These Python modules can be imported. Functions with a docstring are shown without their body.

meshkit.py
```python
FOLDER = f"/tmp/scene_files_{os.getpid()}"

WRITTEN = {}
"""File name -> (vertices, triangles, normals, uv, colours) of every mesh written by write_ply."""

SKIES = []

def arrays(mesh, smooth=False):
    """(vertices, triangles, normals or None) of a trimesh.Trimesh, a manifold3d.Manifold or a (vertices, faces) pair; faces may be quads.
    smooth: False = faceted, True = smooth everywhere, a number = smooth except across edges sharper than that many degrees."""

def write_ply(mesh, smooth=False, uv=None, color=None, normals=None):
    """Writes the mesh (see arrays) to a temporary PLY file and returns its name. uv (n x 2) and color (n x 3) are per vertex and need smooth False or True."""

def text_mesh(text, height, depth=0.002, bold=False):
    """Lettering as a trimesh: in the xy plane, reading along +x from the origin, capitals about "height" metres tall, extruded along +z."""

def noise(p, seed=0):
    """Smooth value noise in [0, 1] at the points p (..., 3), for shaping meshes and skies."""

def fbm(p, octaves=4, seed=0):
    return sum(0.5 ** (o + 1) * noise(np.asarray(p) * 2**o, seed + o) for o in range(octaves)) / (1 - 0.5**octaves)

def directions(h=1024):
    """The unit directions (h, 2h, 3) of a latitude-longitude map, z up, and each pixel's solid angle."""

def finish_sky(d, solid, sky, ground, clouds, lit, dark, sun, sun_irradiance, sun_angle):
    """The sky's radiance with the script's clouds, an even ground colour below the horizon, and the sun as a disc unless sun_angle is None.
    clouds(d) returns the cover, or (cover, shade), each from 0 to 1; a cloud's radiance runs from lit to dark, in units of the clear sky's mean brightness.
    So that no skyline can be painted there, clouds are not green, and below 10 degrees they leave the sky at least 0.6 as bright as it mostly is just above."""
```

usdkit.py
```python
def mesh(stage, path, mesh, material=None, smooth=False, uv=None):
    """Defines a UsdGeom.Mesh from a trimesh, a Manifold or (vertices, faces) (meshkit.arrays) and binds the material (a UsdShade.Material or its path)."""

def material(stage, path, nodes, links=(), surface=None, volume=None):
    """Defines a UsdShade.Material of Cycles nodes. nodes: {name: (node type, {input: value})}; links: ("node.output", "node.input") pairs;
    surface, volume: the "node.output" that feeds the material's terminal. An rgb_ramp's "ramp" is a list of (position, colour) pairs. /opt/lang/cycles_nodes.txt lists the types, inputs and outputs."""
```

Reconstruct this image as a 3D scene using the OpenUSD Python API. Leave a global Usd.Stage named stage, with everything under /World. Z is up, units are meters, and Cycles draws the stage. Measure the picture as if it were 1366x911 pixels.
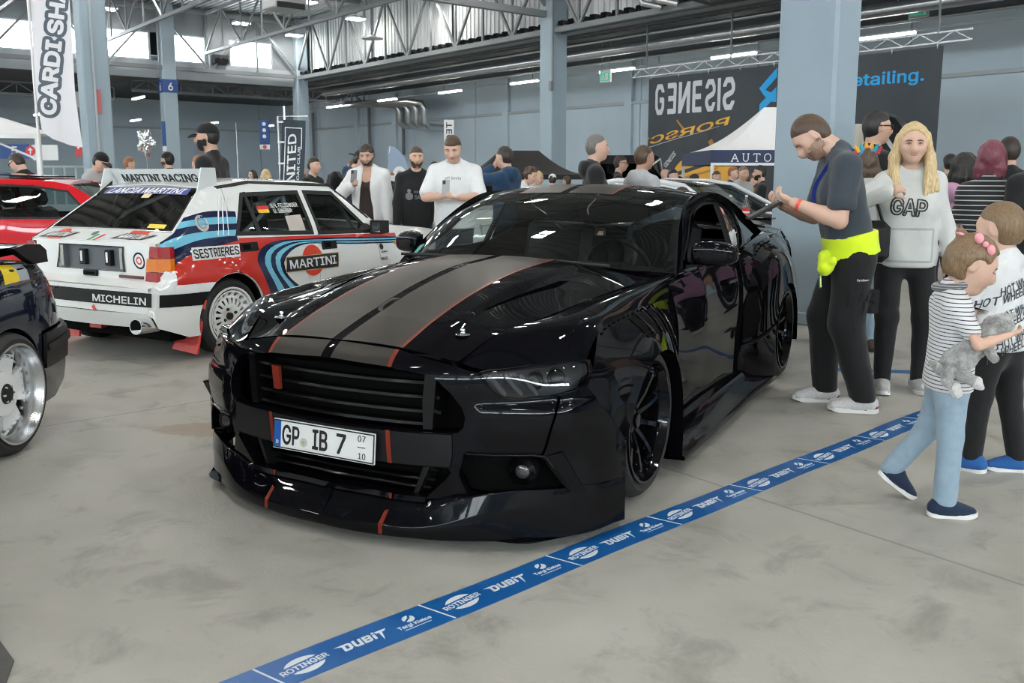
import math, random
import numpy as np, trimesh, shapely, usdkit, meshkit
from shapely.geometry import Polygon, LineString, Point, box as sbox
from shapely.ops import unary_union
from shapely import affinity
from scipy.spatial import Delaunay
from scipy.interpolate import RBFInterpolator, RectBivariateSpline, CubicSpline, PchipInterpolator
from pxr import Usd, UsdGeom, UsdLux, UsdShade, Gf, Sdf, Vt

stage = Usd.Stage.CreateInMemory()
UsdGeom.SetStageUpAxis(stage, 'Z')
W_ = UsdGeom.Xform.Define(stage, '/World')
# ---------------------------------------------------------------- camera
PIX, FPX, CAM_H, PITCH, SHIFT = 1366, 1200.0, 1.40, 0.148, -42.4
cam = UsdGeom.Camera.Define(stage, '/World/camera')
cam.CreateHorizontalApertureAttr(36.0)
cam.CreateVerticalApertureAttr(36.0 * 911 / 1366)
cam.CreateFocalLengthAttr(36.0 * FPX / PIX)
cam.CreateVerticalApertureOffsetAttr(SHIFT * 36.0 / PIX)
cam.AddTranslateOp().Set(Gf.Vec3d(0, 0, CAM_H))
cam.AddRotateXOp().Set(90 - math.degrees(PITCH))
cam.CreateExposureAttr(EXPOSURE := 0.10)
cam.CreateFStopAttr(6.3)
cam.CreateFocusDistanceAttr(5.2)
# ---------------------------------------------------------------- sky (seen only through the hall's windows)
dome = UsdLux.DomeLight.Define(stage, '/World/sky')
dome.CreateIntensityAttr(1.0)
dome.CreateColorAttr(Gf.Vec3f(0.80, 0.90, 1.0))

# ---------------------------------------------------------------- helpers
_names = {}
def path_for(name, parent=None):
    base = str(parent.GetPath()) if parent is not None else '/World'
    k = (base, name); n = _names.get(k, 0); _names[k] = n + 1
    return f'{base}/{name}' + (f'_{n:03d}' if n else '')
def tag(prim, label=None, cat=None, group=None, kind=None):
    p = prim.GetPrim() if hasattr(prim, 'GetPrim') else prim
    for k, v in (('label', label), ('category', cat), ('group', group), ('kind', kind)):
        if v: p.SetCustomDataByKey(k, v)
    return p
def thing(name, label=None, cat=None, loc=(0, 0, 0), rz=0.0, group=None, kind=None, scale=None):
    x = UsdGeom.Xform.Define(stage, path_for(name))
    x.AddTranslateOp().Set(Gf.Vec3d(*map(float, loc)))
    if rz: x.AddRotateZOp().Set(math.degrees(rz))
    if scale: x.AddScaleOp().Set(Gf.Vec3f(scale, scale, scale))
    return tag(x, label, cat, group, kind)
def dup(src, loc, rz=0.0, label=None, group=None, name=None):
    was = src.GetCustomData()
    nm = name or src.GetName().rstrip('0123456789').rstrip('_')
    r = thing(nm, label or was.get('label'), was.get('category'), loc, rz, group or was.get('group'))
    r.GetReferences().AddInternalReference(src.GetPath()); r.SetInstanceable(True)
    return r
def V(a): return np.asarray(a, float)
def obj(name, mesh, mat, parent=None, smooth=30, label=None, cat=None, group=None, kind=None, normals=None):
    """mesh: trimesh / (V,F) / (V,F,N) / list of them -> ONE Mesh prim"""
    if isinstance(mesh, list): mesh = join(mesh, smooth)
    if isinstance(mesh, tuple) and len(mesh) == 3: v, f, n = mesh
    else: v, f, n = meshkit.arrays(mesh, smooth)
    v = np.asarray(v); f = np.asarray(f); used = np.zeros(len(v), bool); used[f.ravel()] = True
    if not used.all():
        k = np.cumsum(used) - 1; v = v[used]; f = k[f]; n = None if n is None else np.asarray(n)[used]
    p = path_for(name, parent)
    m = UsdGeom.Mesh.Define(stage, p)
    m.CreatePointsAttr(Vt.Vec3fArray.FromNumpy(np.ascontiguousarray(v, np.float32)))
    m.CreateFaceVertexCountsAttr(Vt.IntArray.FromNumpy(np.full(len(f), 3, np.int32)))
    m.CreateFaceVertexIndicesAttr(Vt.IntArray.FromNumpy(np.ascontiguousarray(f, np.int32).ravel()))
    m.CreateSubdivisionSchemeAttr('none')
    if n is not None:
        m.CreateNormalsAttr(Vt.Vec3fArray.FromNumpy(np.ascontiguousarray(n, np.float32))); m.SetNormalsInterpolation('vertex')
    if mat is not None:
        UsdShade.MaterialBindingAPI.Apply(m.GetPrim()).Bind(UsdShade.Material.Get(stage, mat))
    tag(m, label, cat, group, kind); return m
def vfn(m, smooth=30):
    if isinstance(m, tuple) and len(m) == 3: return m
    v, f, n = meshkit.arrays(m, smooth)
    if n is None:                                  # facet: split vertices
        v2 = v[f].reshape(-1, 3); f2 = np.arange(len(v2)).reshape(-1, 3)
        nn = np.cross(v2[1::3] - v2[::3], v2[2::3] - v2[::3]); nn /= np.maximum(np.linalg.norm(nn, axis=1, keepdims=True), 1e-12)
        return v2, f2, np.repeat(nn, 3, 0)
    return v, f, n
def join(ms, smooth=30):
    vs, fs, ns, k = [], [], [], 0
    for m in ms:
        v, f, n = vfn(m, smooth); vs.append(v); fs.append(f + k); ns.append(n); k += len(v)
    return np.vstack(vs), np.vstack(fs), np.vstack(ns)
def tf(m, R=None, t=(0, 0, 0), s=None):
    v, f, n = vfn(m)
    v = np.array(v, float); n = np.array(n, float)
    if s is not None: v = v * s
    if R is not None: v = v @ np.asarray(R).T; n = n @ np.asarray(R).T
    return v + np.asarray(t, float), f, n
def mirror_y(m):
    v, f, n = vfn(m); return v * [1, -1, 1], f[:, ::-1], n * [1, -1, 1]
def rot(axis, a):
    c, s = math.cos(a), math.sin(a)
    return V({'x': [[1, 0, 0], [0, c, -s], [0, s, c]], 'y': [[c, 0, s], [0, 1, 0], [-s, 0, c]], 'z': [[c, -s, 0], [s, c, 0], [0, 0, 1]]}[axis])
def box(x0, x1, y0, y1, z0, z1, b=0.0):
    """box with optional chamfered edges"""
    x0, x1 = min(x0, x1), max(x0, x1); y0, y1 = min(y0, y1), max(y0, y1); z0, z1 = min(z0, z1), max(z0, z1)
    if b <= 0:
        m = trimesh.creation.box([x1 - x0, y1 - y0, z1 - z0]); m.apply_translation([(x0 + x1) / 2, (y0 + y1) / 2, (z0 + z1) / 2]); return m
    b = min(b, .49 * (x1 - x0), .49 * (y1 - y0), .49 * (z1 - z0)); pts = []
    for X, sx in ((x0, 1), (x1, -1)):
        for Y, sy in ((y0, 1), (y1, -1)):
            for Z, sz in ((z0, 1), (z1, -1)):
                pts += [(X + sx * b, Y + sy * b, Z), (X + sx * b, Y, Z + sz * b), (X, Y + sy * b, Z + sz * b)]
    return trimesh.convex.convex_hull(V(pts))
def hull(pts): return trimesh.convex.convex_hull(V(pts))
def cyl(p0, p1, r, n=12, r1=None):
    return tube([p0, p1], [r, r if r1 is None else r1], n)
def tube(pts, radii, n=8, caps=True, smooth=True):
    """swept round tube along a polyline, caps closed"""
    p = V(pts); k = len(p); rr = np.broadcast_to(V(radii), (k,))
    t = np.gradient(p, axis=0) if k > 2 else np.repeat((p[1] - p[0])[None], 2, 0)
    t = t / (np.linalg.norm(t, axis=1, keepdims=True) + 1e-12)
    ref = V([0, 0, 1.0]) if abs(t[0, 2]) < .9 else V([1.0, 0, 0])
    a = np.zeros_like(p); u = np.cross(t[0], ref); u /= np.linalg.norm(u); a[0] = u
    for i in range(1, k):
        u = a[i - 1] - t[i] * (a[i - 1] @ t[i]); a[i] = u / (np.linalg.norm(u) + 1e-12)
    b = np.cross(t, a); th = np.arange(n) * 2 * np.pi / n
    d = np.cos(th)[None, :, None] * a[:, None] + np.sin(th)[None, :, None] * b[:, None]
    v = (p[:, None] + rr[:, None, None] * d).reshape(-1, 3); nn = d.reshape(-1, 3)
    i, j = np.meshgrid(np.arange(k - 1), np.arange(n), indexing='ij')
    q = np.stack([i * n + j, i * n + (j + 1) % n, (i + 1) * n + (j + 1) % n, (i + 1) * n + j], -1).reshape(-1, 4)
    f = np.vstack([q[:, [0, 1, 2]], q[:, [0, 2, 3]]])
    if caps:
        for e, s in ((0, -1), (k - 1, 1)):
            m = len(v); v = np.vstack([v, v[e * n:(e + 1) * n], p[e:e + 1]]); nn = np.vstack([nn, np.repeat(s * t[e][None], n + 1, 0)])
            jj = np.arange(n); c = np.stack([m + jj, m + (jj + 1) % n, np.full(n, m + n)], 1)
            f = np.vstack([f, c if s > 0 else c[:, ::-1]])
    return v, f, nn
def lathe(prof, n=32, axis='z'):
    """prof: (r,h) pairs, revolve about an axis; outward for h increasing"""
    pr = V(prof); m = trimesh.creation.revolve(pr, sections=n)
    v = np.array(m.vertices)
    if axis == 'x': m.vertices = v[:, [2, 0, 1]]
    if axis == 'y': m.vertices = v[:, [1, 2, 0]]
    return m
def ext(poly, z0, z1):
    """extrude shapely polygon(s) from z0 to z1 -> trimesh"""
    gs = [g for g in getattr(poly, 'geoms', [poly]) if g.area > 1e-9]
    m = trimesh.util.concatenate([trimesh.creation.extrude_polygon(g, z1 - z0, engine='earcut') for g in gs])
    m.apply_translation([0, 0, z0]); return m
def plate(poly, h, o, ex, ey, mid=False):
    """polygon in the plane (ex,ey) at o, thickness h along ex x ey"""
    m = ext(poly, -h / 2 if mid else 0, h / 2 if mid else h); ex, ey = V(ex), V(ey); ex = ex / np.linalg.norm(ex); ey = ey / np.linalg.norm(ey)
    return tf(vfn(m, 30), np.stack([ex, ey, np.cross(ex, ey)], 1), o)
def grid_mesh(P, flip=False):
    """P (m,n,3) -> smooth mesh with normals"""
    m, n = P.shape[:2]; i, j = np.meshgrid(np.arange(m - 1), np.arange(n - 1), indexing='ij')
    q = np.stack([i * n + j, (i + 1) * n + j, (i + 1) * n + j + 1, i * n + j + 1], -1).reshape(-1, 4)
    f = np.vstack([q[:, [0, 1, 2]], q[:, [0, 2, 3]]])
    N = np.cross(np.gradient(P, axis=0), np.gradient(P, axis=1)); N /= np.linalg.norm(N, axis=2, keepdims=True) + 1e-12
    if flip: f = f[:, ::-1]; N = -N
    return P.reshape(-1, 3), f, N.reshape(-1, 3)
def spline_grid(C, m, n, ends='natural'):
    """control points (a,b,3) -> cubic surface sampled m x n, chord-length parameters"""
    C = V(C)
    def par(D): 
        d = np.linalg.norm(np.diff(D, axis=0), axis=2).mean(1); t = np.r_[0, np.cumsum(d)]; return t / t[-1]
    u = par(C); D = (CubicSpline(u, C, axis=0, bc_type=ends) if len(u) > 2 else PchipInterpolator(u, C, axis=0))(np.linspace(0, 1, m))
    w = par(C.transpose(1, 0, 2)); return (CubicSpline(w, D, axis=1, bc_type=ends) if len(w) > 2 else PchipInterpolator(w, D, axis=1))(np.linspace(0, 1, n))
def densify(ring, h):
    c = V(ring.coords)[:, :2]; out = []
    for a, b in zip(c[:-1], c[1:]):
        k = max(1, int(math.ceil(np.linalg.norm(b - a) / h))); out += [a + (b - a) * t / k for t in range(k)]
    return V(out)
def panel(poly, fn, h=.03, thick=.012, flip=False, lift=0.0, eps=1e-3, rim=True):
    """trimmed surface: shapely polygon in the parameter plane, fn (N,2)->(N,3); turned-in rim of given thickness"""
    if poly.geom_type != 'Polygon': return join([panel(g, fn, h, thick, flip, lift, eps, rim) for g in poly.geoms if g.area > 1e-6])
    poly = poly.buffer(0)
    if poly.geom_type != 'Polygon': return join([panel(g, fn, h, thick, flip, lift, eps, rim) for g in poly.geoms if g.area > 1e-6])
    rings = [densify(r, h) for r in [poly.exterior, *poly.interiors]]
    x0, y0, x1, y1 = poly.bounds
    gx, gy = np.meshgrid(np.arange(x0 + h * .5, x1, h), np.arange(y0 + h * .5, y1, h)); gx = gx + (np.arange(len(gx)) % 2)[:, None] * h * .5
    g = np.stack([gx.ravel(), gy.ravel()], 1); inner = poly.buffer(-h * .45)
    if len(g): g = g[shapely.contains_xy(inner, g[:, 0], g[:, 1])]
    P = np.vstack(rings + [g]); T = Delaunay(P + np.random.RandomState(1).uniform(-1e-6, 1e-6, P.shape)).simplices
    c = P[T].mean(1); T = T[shapely.contains_xy(poly, c[:, 0], c[:, 1])]
    a = P[T]; e1 = a[:, 1] - a[:, 0]; e2 = a[:, 2] - a[:, 0]; s = e1[:, 0] * e2[:, 1] - e1[:, 1] * e2[:, 0]; T = T[np.abs(s) > 1e-10]; s = s[np.abs(s) > 1e-10]
    T = np.where((s < 0)[:, None], T[:, ::-1], T)
    X = fn(P); N = np.cross(fn(P + [eps, 0]) - fn(P - [eps, 0]), fn(P + [0, eps]) - fn(P - [0, eps]))
    N /= np.linalg.norm(N, axis=1, keepdims=True) + 1e-15
    if flip: N = -N; T = T[:, ::-1]
    X = X + N * lift
    vs, fs, ns = [X], [T], [N]; k = len(X); o = 0
    if rim and thick > 0:
        for r in rings:
            m = len(r); A = X[o:o + m]; B = A - N[o:o + m] * thick; t = np.roll(A, -1, 0) - np.roll(A, 1, 0)
            nn = np.cross(t, N[o:o + m]); nn /= np.linalg.norm(nn, axis=1, keepdims=True) + 1e-15
            if flip: nn = -nn
            i = np.arange(m); j = (i + 1) % m
            q = np.vstack([np.stack([k + i, k + m + i, k + j], 1), np.stack([k + j, k + m + i, k + m + j], 1)])
            if flip: q = q[:, ::-1]
            vs += [A, B]; ns += [nn, nn]; fs.append(q); k += 2 * m; o += m
    return np.vstack(vs), np.vstack(fs), np.vstack(ns)
def text_poly(s, h, bold=True):
    """outline of a text as shapely geometry, cap height h, origin at left baseline"""
    m = meshkit.text_mesh(s, h, 0.01, bold)
    v = np.array(m.vertices); f = np.array(m.faces); top = f[np.abs(v[f][:, :, 2] - .01).max(1) < 1e-6]
    return unary_union([Polygon(v[t][:, :2]).buffer(1e-6) for t in top]).buffer(0)
_tp = {}
def text(s, w=None, h=None, bold=True, shear=0.0, center=True):
    """text polygon fitted into width w and/or height h, optionally sheared, centred on the origin"""
    if (s, bold) not in _tp: _tp[(s, bold)] = text_poly(s, 1.0, bold)
    g = _tp[(s, bold)]
    x0, y0, x1, y1 = g.bounds
    sx = (w / (x1 - x0)) if w else (h / (y1 - y0)); sy = (h / (y1 - y0)) if h else sx
    g = affinity.translate(g, -(x0 + x1) / 2, -(y0 + y1) / 2) if center else affinity.translate(g, -x0, -y0)
    return affinity.affine_transform(g, [sx, sx * shear, 0, sy, 0, 0])
def arcpts(cx, cy, rx, ry, a0, a1, n=16):
    t = np.radians(np.linspace(a0, a1, n)); return [(cx + rx * math.cos(x), cy + ry * math.sin(x)) for x in t]
def smoothline(pts, n=40, closed=False):
    p = V(pts)
    if closed: p = np.vstack([p, p[:1]])
    d = np.r_[0, np.cumsum(np.linalg.norm(np.diff(p, axis=0), axis=1))]
    return CubicSpline(d, p, axis=0, bc_type='periodic' if closed else 'natural')(np.linspace(0, d[-1], n))[: n - 1 if closed else n]

# ---------------------------------------------------------------- materials
_mats = {}
def mat(name, col=(.5, .5, .5), rough=.5, metal=0.0, coat=0.0, spec=.5, noise=None, bump=None, emit=None, strength=0.0, trans=0.0, sheen=0.0, ior=1.5, sss=0.0, obj_space=True):
    """principled material; noise=(scale, amount, col2) mixes a second colour by noise; bump=(scale, strength)"""
    if name in _mats: return _mats[name]
    p = {'roughness': rough, 'metallic': metal, 'coat_weight': coat, 'specular_ior_level': spec, 'base_color': col, 'ior': ior}
    if trans: p['transmission_weight'] = trans
    if sheen: p['sheen_weight'] = sheen
    if emit is not None: p['emission_color'] = emit; p['emission_strength'] = strength
    if sss: p['subsurface_weight'] = sss; p['subsurface_radius'] = (1.0, .35, .2); p['subsurface_scale'] = .008
    nodes = {'p': ('principled_bsdf', p)}; links = []
    if noise or bump: nodes['tc'] = ('texture_coordinate', {})
    if noise:
        nodes['n'] = ('noise_texture', {'scale': noise[0], 'detail': 4.0, 'roughness': .6}); links.append(('tc.object', 'n.vector'))
        nodes['r'] = ('rgb_ramp', {'ramp': [(.5 - noise[1] / 2, col), (.5 + noise[1] / 2, noise[2])]})
        links += [('n.fac', 'r.fac'), ('r.color', 'p.base_color')]
    if bump:
        nodes['bn'] = ('noise_texture', {'scale': bump[0], 'detail': 3.0}); nodes['b'] = ('bump', {'strength': bump[1], 'distance': .01})
        links += [('tc.object', 'bn.vector'), ('bn.fac', 'b.height'), ('b.normal', 'p.normal')]
    usdkit.material(stage, f'/World/Looks/{name}', nodes, links, surface='p.BSDF')
    _mats[name] = f'/World/Looks/{name}'
    return _mats[name]
def glass(name, tint=(.9, .93, .93), refl=1.0):
    """thin pane: transparent mixed with glossy by fresnel"""
    if name in _mats: return _mats[name]
    usdkit.material(stage, f'/World/Looks/{name}', {'t': ('transparent_bsdf', {'color': tint}), 'g': ('glossy_bsdf', {'color': (refl, refl, refl), 'roughness': 0.0}),
        'f': ('fresnel', {'IOR': 1.5}), 'm': ('mix_closure', {})}, [('f.fac', 'm.fac'), ('t.BSDF', 'm.closure1'), ('g.BSDF', 'm.closure2')], surface='m.closure')
    _mats[name] = f'/World/Looks/{name}'; return _mats[name]
# ================================================================ THE HALL (axes: a runs away to the left, b away to the right)
TH = math.radians(39); EA = V([-math.sin(TH), math.cos(TH), 0]); EB = V([math.cos(TH), math.sin(TH), 0]); EZ = V([0, 0, 1.0])
def ab(a, b, z=0): return EA * a + EB * b + EZ * z
RAB = np.stack([EA, -EB, EZ], 1)                       # local x -> a, local y -> -b
def habox(a0, a1, b0, b1, z0, z1, c=0): return tf(box(a0, a1, -b1, -b0, z0, z1, c), RAB)
def hbeam(p, q, w, h=None):
    """square section beam between two (a,b,z) points"""
    p, q = V(p), V(q); d = q - p; L = np.linalg.norm(d); d = d / L; s = np.cross(d, [0, 0, 1.0]) if abs(d[2]) < .99 else V([1.0, 0, 0]); s /= np.linalg.norm(s); u = np.cross(s, d)
    m = box(0, L, -w / 2, w / 2, -(h or w) / 2, (h or w) / 2); R = np.stack([d, -s, u], 1)
    v, f, n = tf(m, R, p); return tf((v * [1, -1, 1], f[:, ::-1], n * [1, -1, 1]), RAB)
def wallmat(name, col, col2, rough=.75):
    return mat(name, col, rough, noise=(.6, .9, col2), bump=(60, .06))
M_wall = wallmat('wall_panel', (.45, .55, .625), (.51, .61, .685))
M_wall2 = wallmat('wall_panel_dark', (.17, .19, .205), (.21, .235, .25))
M_col = mat('pillar_paint', (.27, .345, .395), .6, noise=(3, .8, (.295, .37, .42)), bump=(40, .08))
M_steel = mat('painted_steel', (.165, .18, .19), .5)
M_steel_l = mat('light_steel', (.36, .39, .41), .45)
M_deck = mat('roof_deck', (.55, .57, .58), .35, metal=.5)
M_dark = mat('dark_void', (.02, .022, .024), .8)
M_galv = mat('galvanised_duct', (.62, .63, .64), .28, metal=.9, noise=(6, .8, (.48, .49, .5)), bump=(9, .25))
M_clad = mat('ribbed_cladding', (.62, .65, .66), .5)
M_glow = mat('window_daylight', (.8, .8, .8), .3, emit=(.86, .95, 1.0), strength=12.0)
M_tube = mat('tube_light', (.9, .9, .9), .3, emit=(1.0, .97, .90), strength=42.0)
M_gate = mat('gate_daylight', (.8, .8, .8), .3, emit=(.90, .96, 1.0), strength=34.0)
M_led = mat('high_bay_led', (.9, .9, .9), .3, emit=(1.0, .96, .90), strength=95.0)
M_whitemetal = mat('white_metal', (.75, .76, .76), .4)

# floor: one cast slab, saw cut joints and stains in its material
def floor_material():
    n, l = {}, []
    n['tc'] = ('geometry', {}); n['mp'] = ('mapping', {'rotation': (0, 0, TH), 'mapping_type': 'texture'}); l.append(('tc.position', 'mp.vector'))
    n['big'] = ('noise_texture', {'scale': .55, 'detail': 6.0, 'roughness': .62}); n['mid'] = ('noise_texture', {'scale': 3.1, 'detail': 8.0, 'roughness': .68, 'distortion': .6})
    n['fine'] = ('noise_texture', {'scale': 60.0, 'detail': 4.0}); n['spk'] = ('noise_texture', {'scale': 7.0, 'detail': 9.0, 'roughness': .75, 'distortion': 1.2})
    for k in ('big', 'mid', 'fine', 'spk'): l.append(('tc.position', k + '.vector'))
    n['r1'] = ('rgb_ramp', {'ramp': [(.30, (.290, .285, .252)), (.52, (.385, .380, .340)), (.72, (.435, .432, .395))]}); l.append(('big.fac', 'r1.fac'))
    n['r2'] = ('rgb_ramp', {'ramp': [(.33, (.58, .58, .57)), (.47, (.95, .95, .95)), (.65, (1.0, 1.0, 1.0)), (.8, (1.08, 1.08, 1.08))]}); l.append(('mid.fac', 'r2.fac'))
    n['m1'] = ('mix_color', {'blend_type': 'multiply', 'fac': .75}); l += [('r1.color', 'm1.a'), ('r2.color', 'm1.b')]
    n['r3'] = ('rgb_ramp', {'ramp': [(.27, (.55, .55, .53)), (.36, (1, 1, 1))]}); l.append(('spk.fac', 'r3.fac'))
    n['m2'] = ('mix_color', {'blend_type': 'multiply', 'fac': .7}); l += [('m1.result', 'm2.a'), ('r3.color', 'm2.b')]
    # joints every 6.2 m, offsets read from the photograph (a = 5.49, b = 3.2)
    n['sx'] = ('separate_xyz', {}); l.append(('mp.vector', 'sx.vector'))
    for k, out, off in (('u', 'x', 3.22), ('v', 'y', 5.49)):
        n[k + '1'] = ('math', {'math_type': 'subtract', 'value2': off - 6.2 * 30 - 3.1}); n[k + '2'] = ('math', {'math_type': 'modulo', 'value2': 6.2}); n[k + '3'] = ('math', {'math_type': 'subtract', 'value2': 3.1}); n[k + '4'] = ('math', {'math_type': 'absolute'})
        l += [('sx.' + out, k + '1.value1'), (k + '1.value', k + '2.value1'), (k + '2.value', k + '3.value1'), (k + '3.value', k + '4.value1')]
    n['jm'] = ('math', {'math_type': 'minimum'}); l += [('u4.value', 'jm.value1'), ('v4.value', 'jm.value2')]
    n['jr'] = ('rgb_ramp', {'ramp': [(0, (.45, .45, .44)), (.004, (.45, .45, .44)), (.010, (1, 1, 1))]}); l.append(('jm.value', 'jr.fac'))
    n['m3'] = ('mix_color', {'blend_type': 'multiply', 'fac': .6}); l += [('m2.result', 'm3.a'), ('jr.color', 'm3.b')]
    # brown spill beside the black car
    n['sd'] = ('vector_math', {'vector_math_type': 'subtract', 'math_type': 'subtract', 'vector2': (-1.72, 4.86, 0)}); n['ss'] = ('vector_math', {'math_type': 'multiply', 'vector2': (1.0, 1.9, 0)}); n['sl'] = ('vector_math', {'math_type': 'length'})
    l += [('tc.position', 'sd.vector1'), ('sd.vector', 'ss.vector1'), ('ss.vector', 'sl.vector1')]
    n['sn'] = ('math', {'math_type': 'multiply_add', 'value2': .55}); l += [('mid.fac', 'sn.value1'), ('sl.value', 'sn.value3')]
    n['sr'] = ('rgb_ramp', {'ramp': [(0, (1, 1, 1)), (.50, (1, 1, 1)), (.56, (0, 0, 0))]}); l.append(('sn.value', 'sr.fac'))
    n['bw'] = ('rgb_to_bw', {}); l.append(('sr.color', 'bw.color')); n['sf'] = ('math', {'math_type': 'multiply', 'value2': .55}); l.append(('bw.val', 'sf.value1'))
    n['m4'] = ('mix_color', {'blend_type': 'mix', 'b': (.27, .19, .11)}); l += [('m3.result', 'm4.a'), ('sf.value', 'm4.fac')]
    n['rr'] = ('rgb_ramp', {'ramp': [(.3, (.42, .42, .42)), (.7, (.60, .60, .60))]}); l.append(('mid.fac', 'rr.fac'))
    n['b'] = ('bump', {'strength': .10, 'distance': .01}); l.append(('fine.fac', 'b.height'))
    n['p'] = ('principled_bsdf', {'specular_ior_level': .38}); l += [('m4.result', 'p.base_color'), ('rr.color', 'p.roughness'), ('b.normal', 'p.normal')]
    del n['sd'][1]['vector_math_type']
    usdkit.material(stage, '/World/Looks/concrete_floor', n, l, surface='p.BSDF'); return '/World/Looks/concrete_floor'
A0, A1, B0, B1 = -26.0, 62.0, -26.0, 29.0
obj('floor', habox(A0, A1, B0, B1, -.2, 0), floor_material(), kind='structure', label='grey beige concrete hall floor', smooth=False)

# walls: right (b = 29) and far left (a = 62), nearer ones behind the camera
def wall_panels(name, span, plane, axis, label):
    w = UsdGeom.Xform.Define(stage, path_for(name)); tag(w, label, kind='structure')
    s = span[0]; k = 0
    while s < span[1] - .1:
        e = min(s + 5.9, span[1])
        for z0, z1, o in ((0, 4.45, 0), (4.53, 9.2, -.05)):
            g = .02
            m = habox(s + g, e - g, plane - o, plane + .3, z0, z1) if axis == 'a' else habox(plane - o, plane + .3, s + g, e - g, z0, z1)
            if plane < 0: m = habox(s + g, e - g, plane - .3, plane + o, z0, z1) if axis == 'a' else habox(plane - .3, plane + o, s + g, e - g, z0, z1)
            obj('panel', m, M_wall, w, smooth=False)
        s = e
    d = .3 if plane > 0 else -.3
    obj('backing', habox(span[0], span[1], plane + d, plane + d * 1.2, 0, 9.2) if axis == 'a' else habox(plane + d, plane + d * 1.2, span[0], span[1], 0, 9.2), M_wall2, w, smooth=False)
    return w
wr = wall_panels('wall_right', (A0, A1), B1, 'a', 'grey concrete panel wall along the right of the hall')
wl = wall_panels('wall_far', (B0, B1), A1, 'b', 'grey panel wall at the far left end of the hall')
wall_panels('wall_near', (B0, B1), A0, 'b', 'grey panel wall behind the camera')
wall_panels('wall_left', (A0, A1), B0, 'a', 'grey panel wall at the left of the hall')
obj('trim', habox(A0, A1, B1 - .12, B1, 4.44, 4.56), M_steel_l, kind='structure', smooth=False)
obj('trim', habox(A1 - .12, A1, B0, B1, 4.44, 4.56), M_steel_l, kind='structure', smooth=False)
for a in (57.5, 51.2, 46.6, 36, 27.5, 8.5):
    tag(obj('wall_column', habox(a, a + .45, B1 - .14, B1, 0, 6.2), M_wall, smooth=False), f'shallow wall column on the right wall, {"nearest the camera" if a < 9 else "far along the hall" if a > 40 else "behind the middle pillar" if a > 30 else "left of the black banner"}' if a in (8.5, 27.5, 36) else 'slim column on the far stretch of the right wall', 'column', None if a in (8.5, 27.5, 36) else 'far wall columns')
for a, z0 in ((57.0, 0), (49.5, 0), (45.6, 2.6)):
    tag(obj('drain_pipe', hbeam((a, B1 - .25, z0), (a, B1 - .25, 5.6), .14), M_steel, smooth=False), 'dark vertical drain pipe on the far right wall', 'pipe', 'drain pipes on the far right wall')

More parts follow.
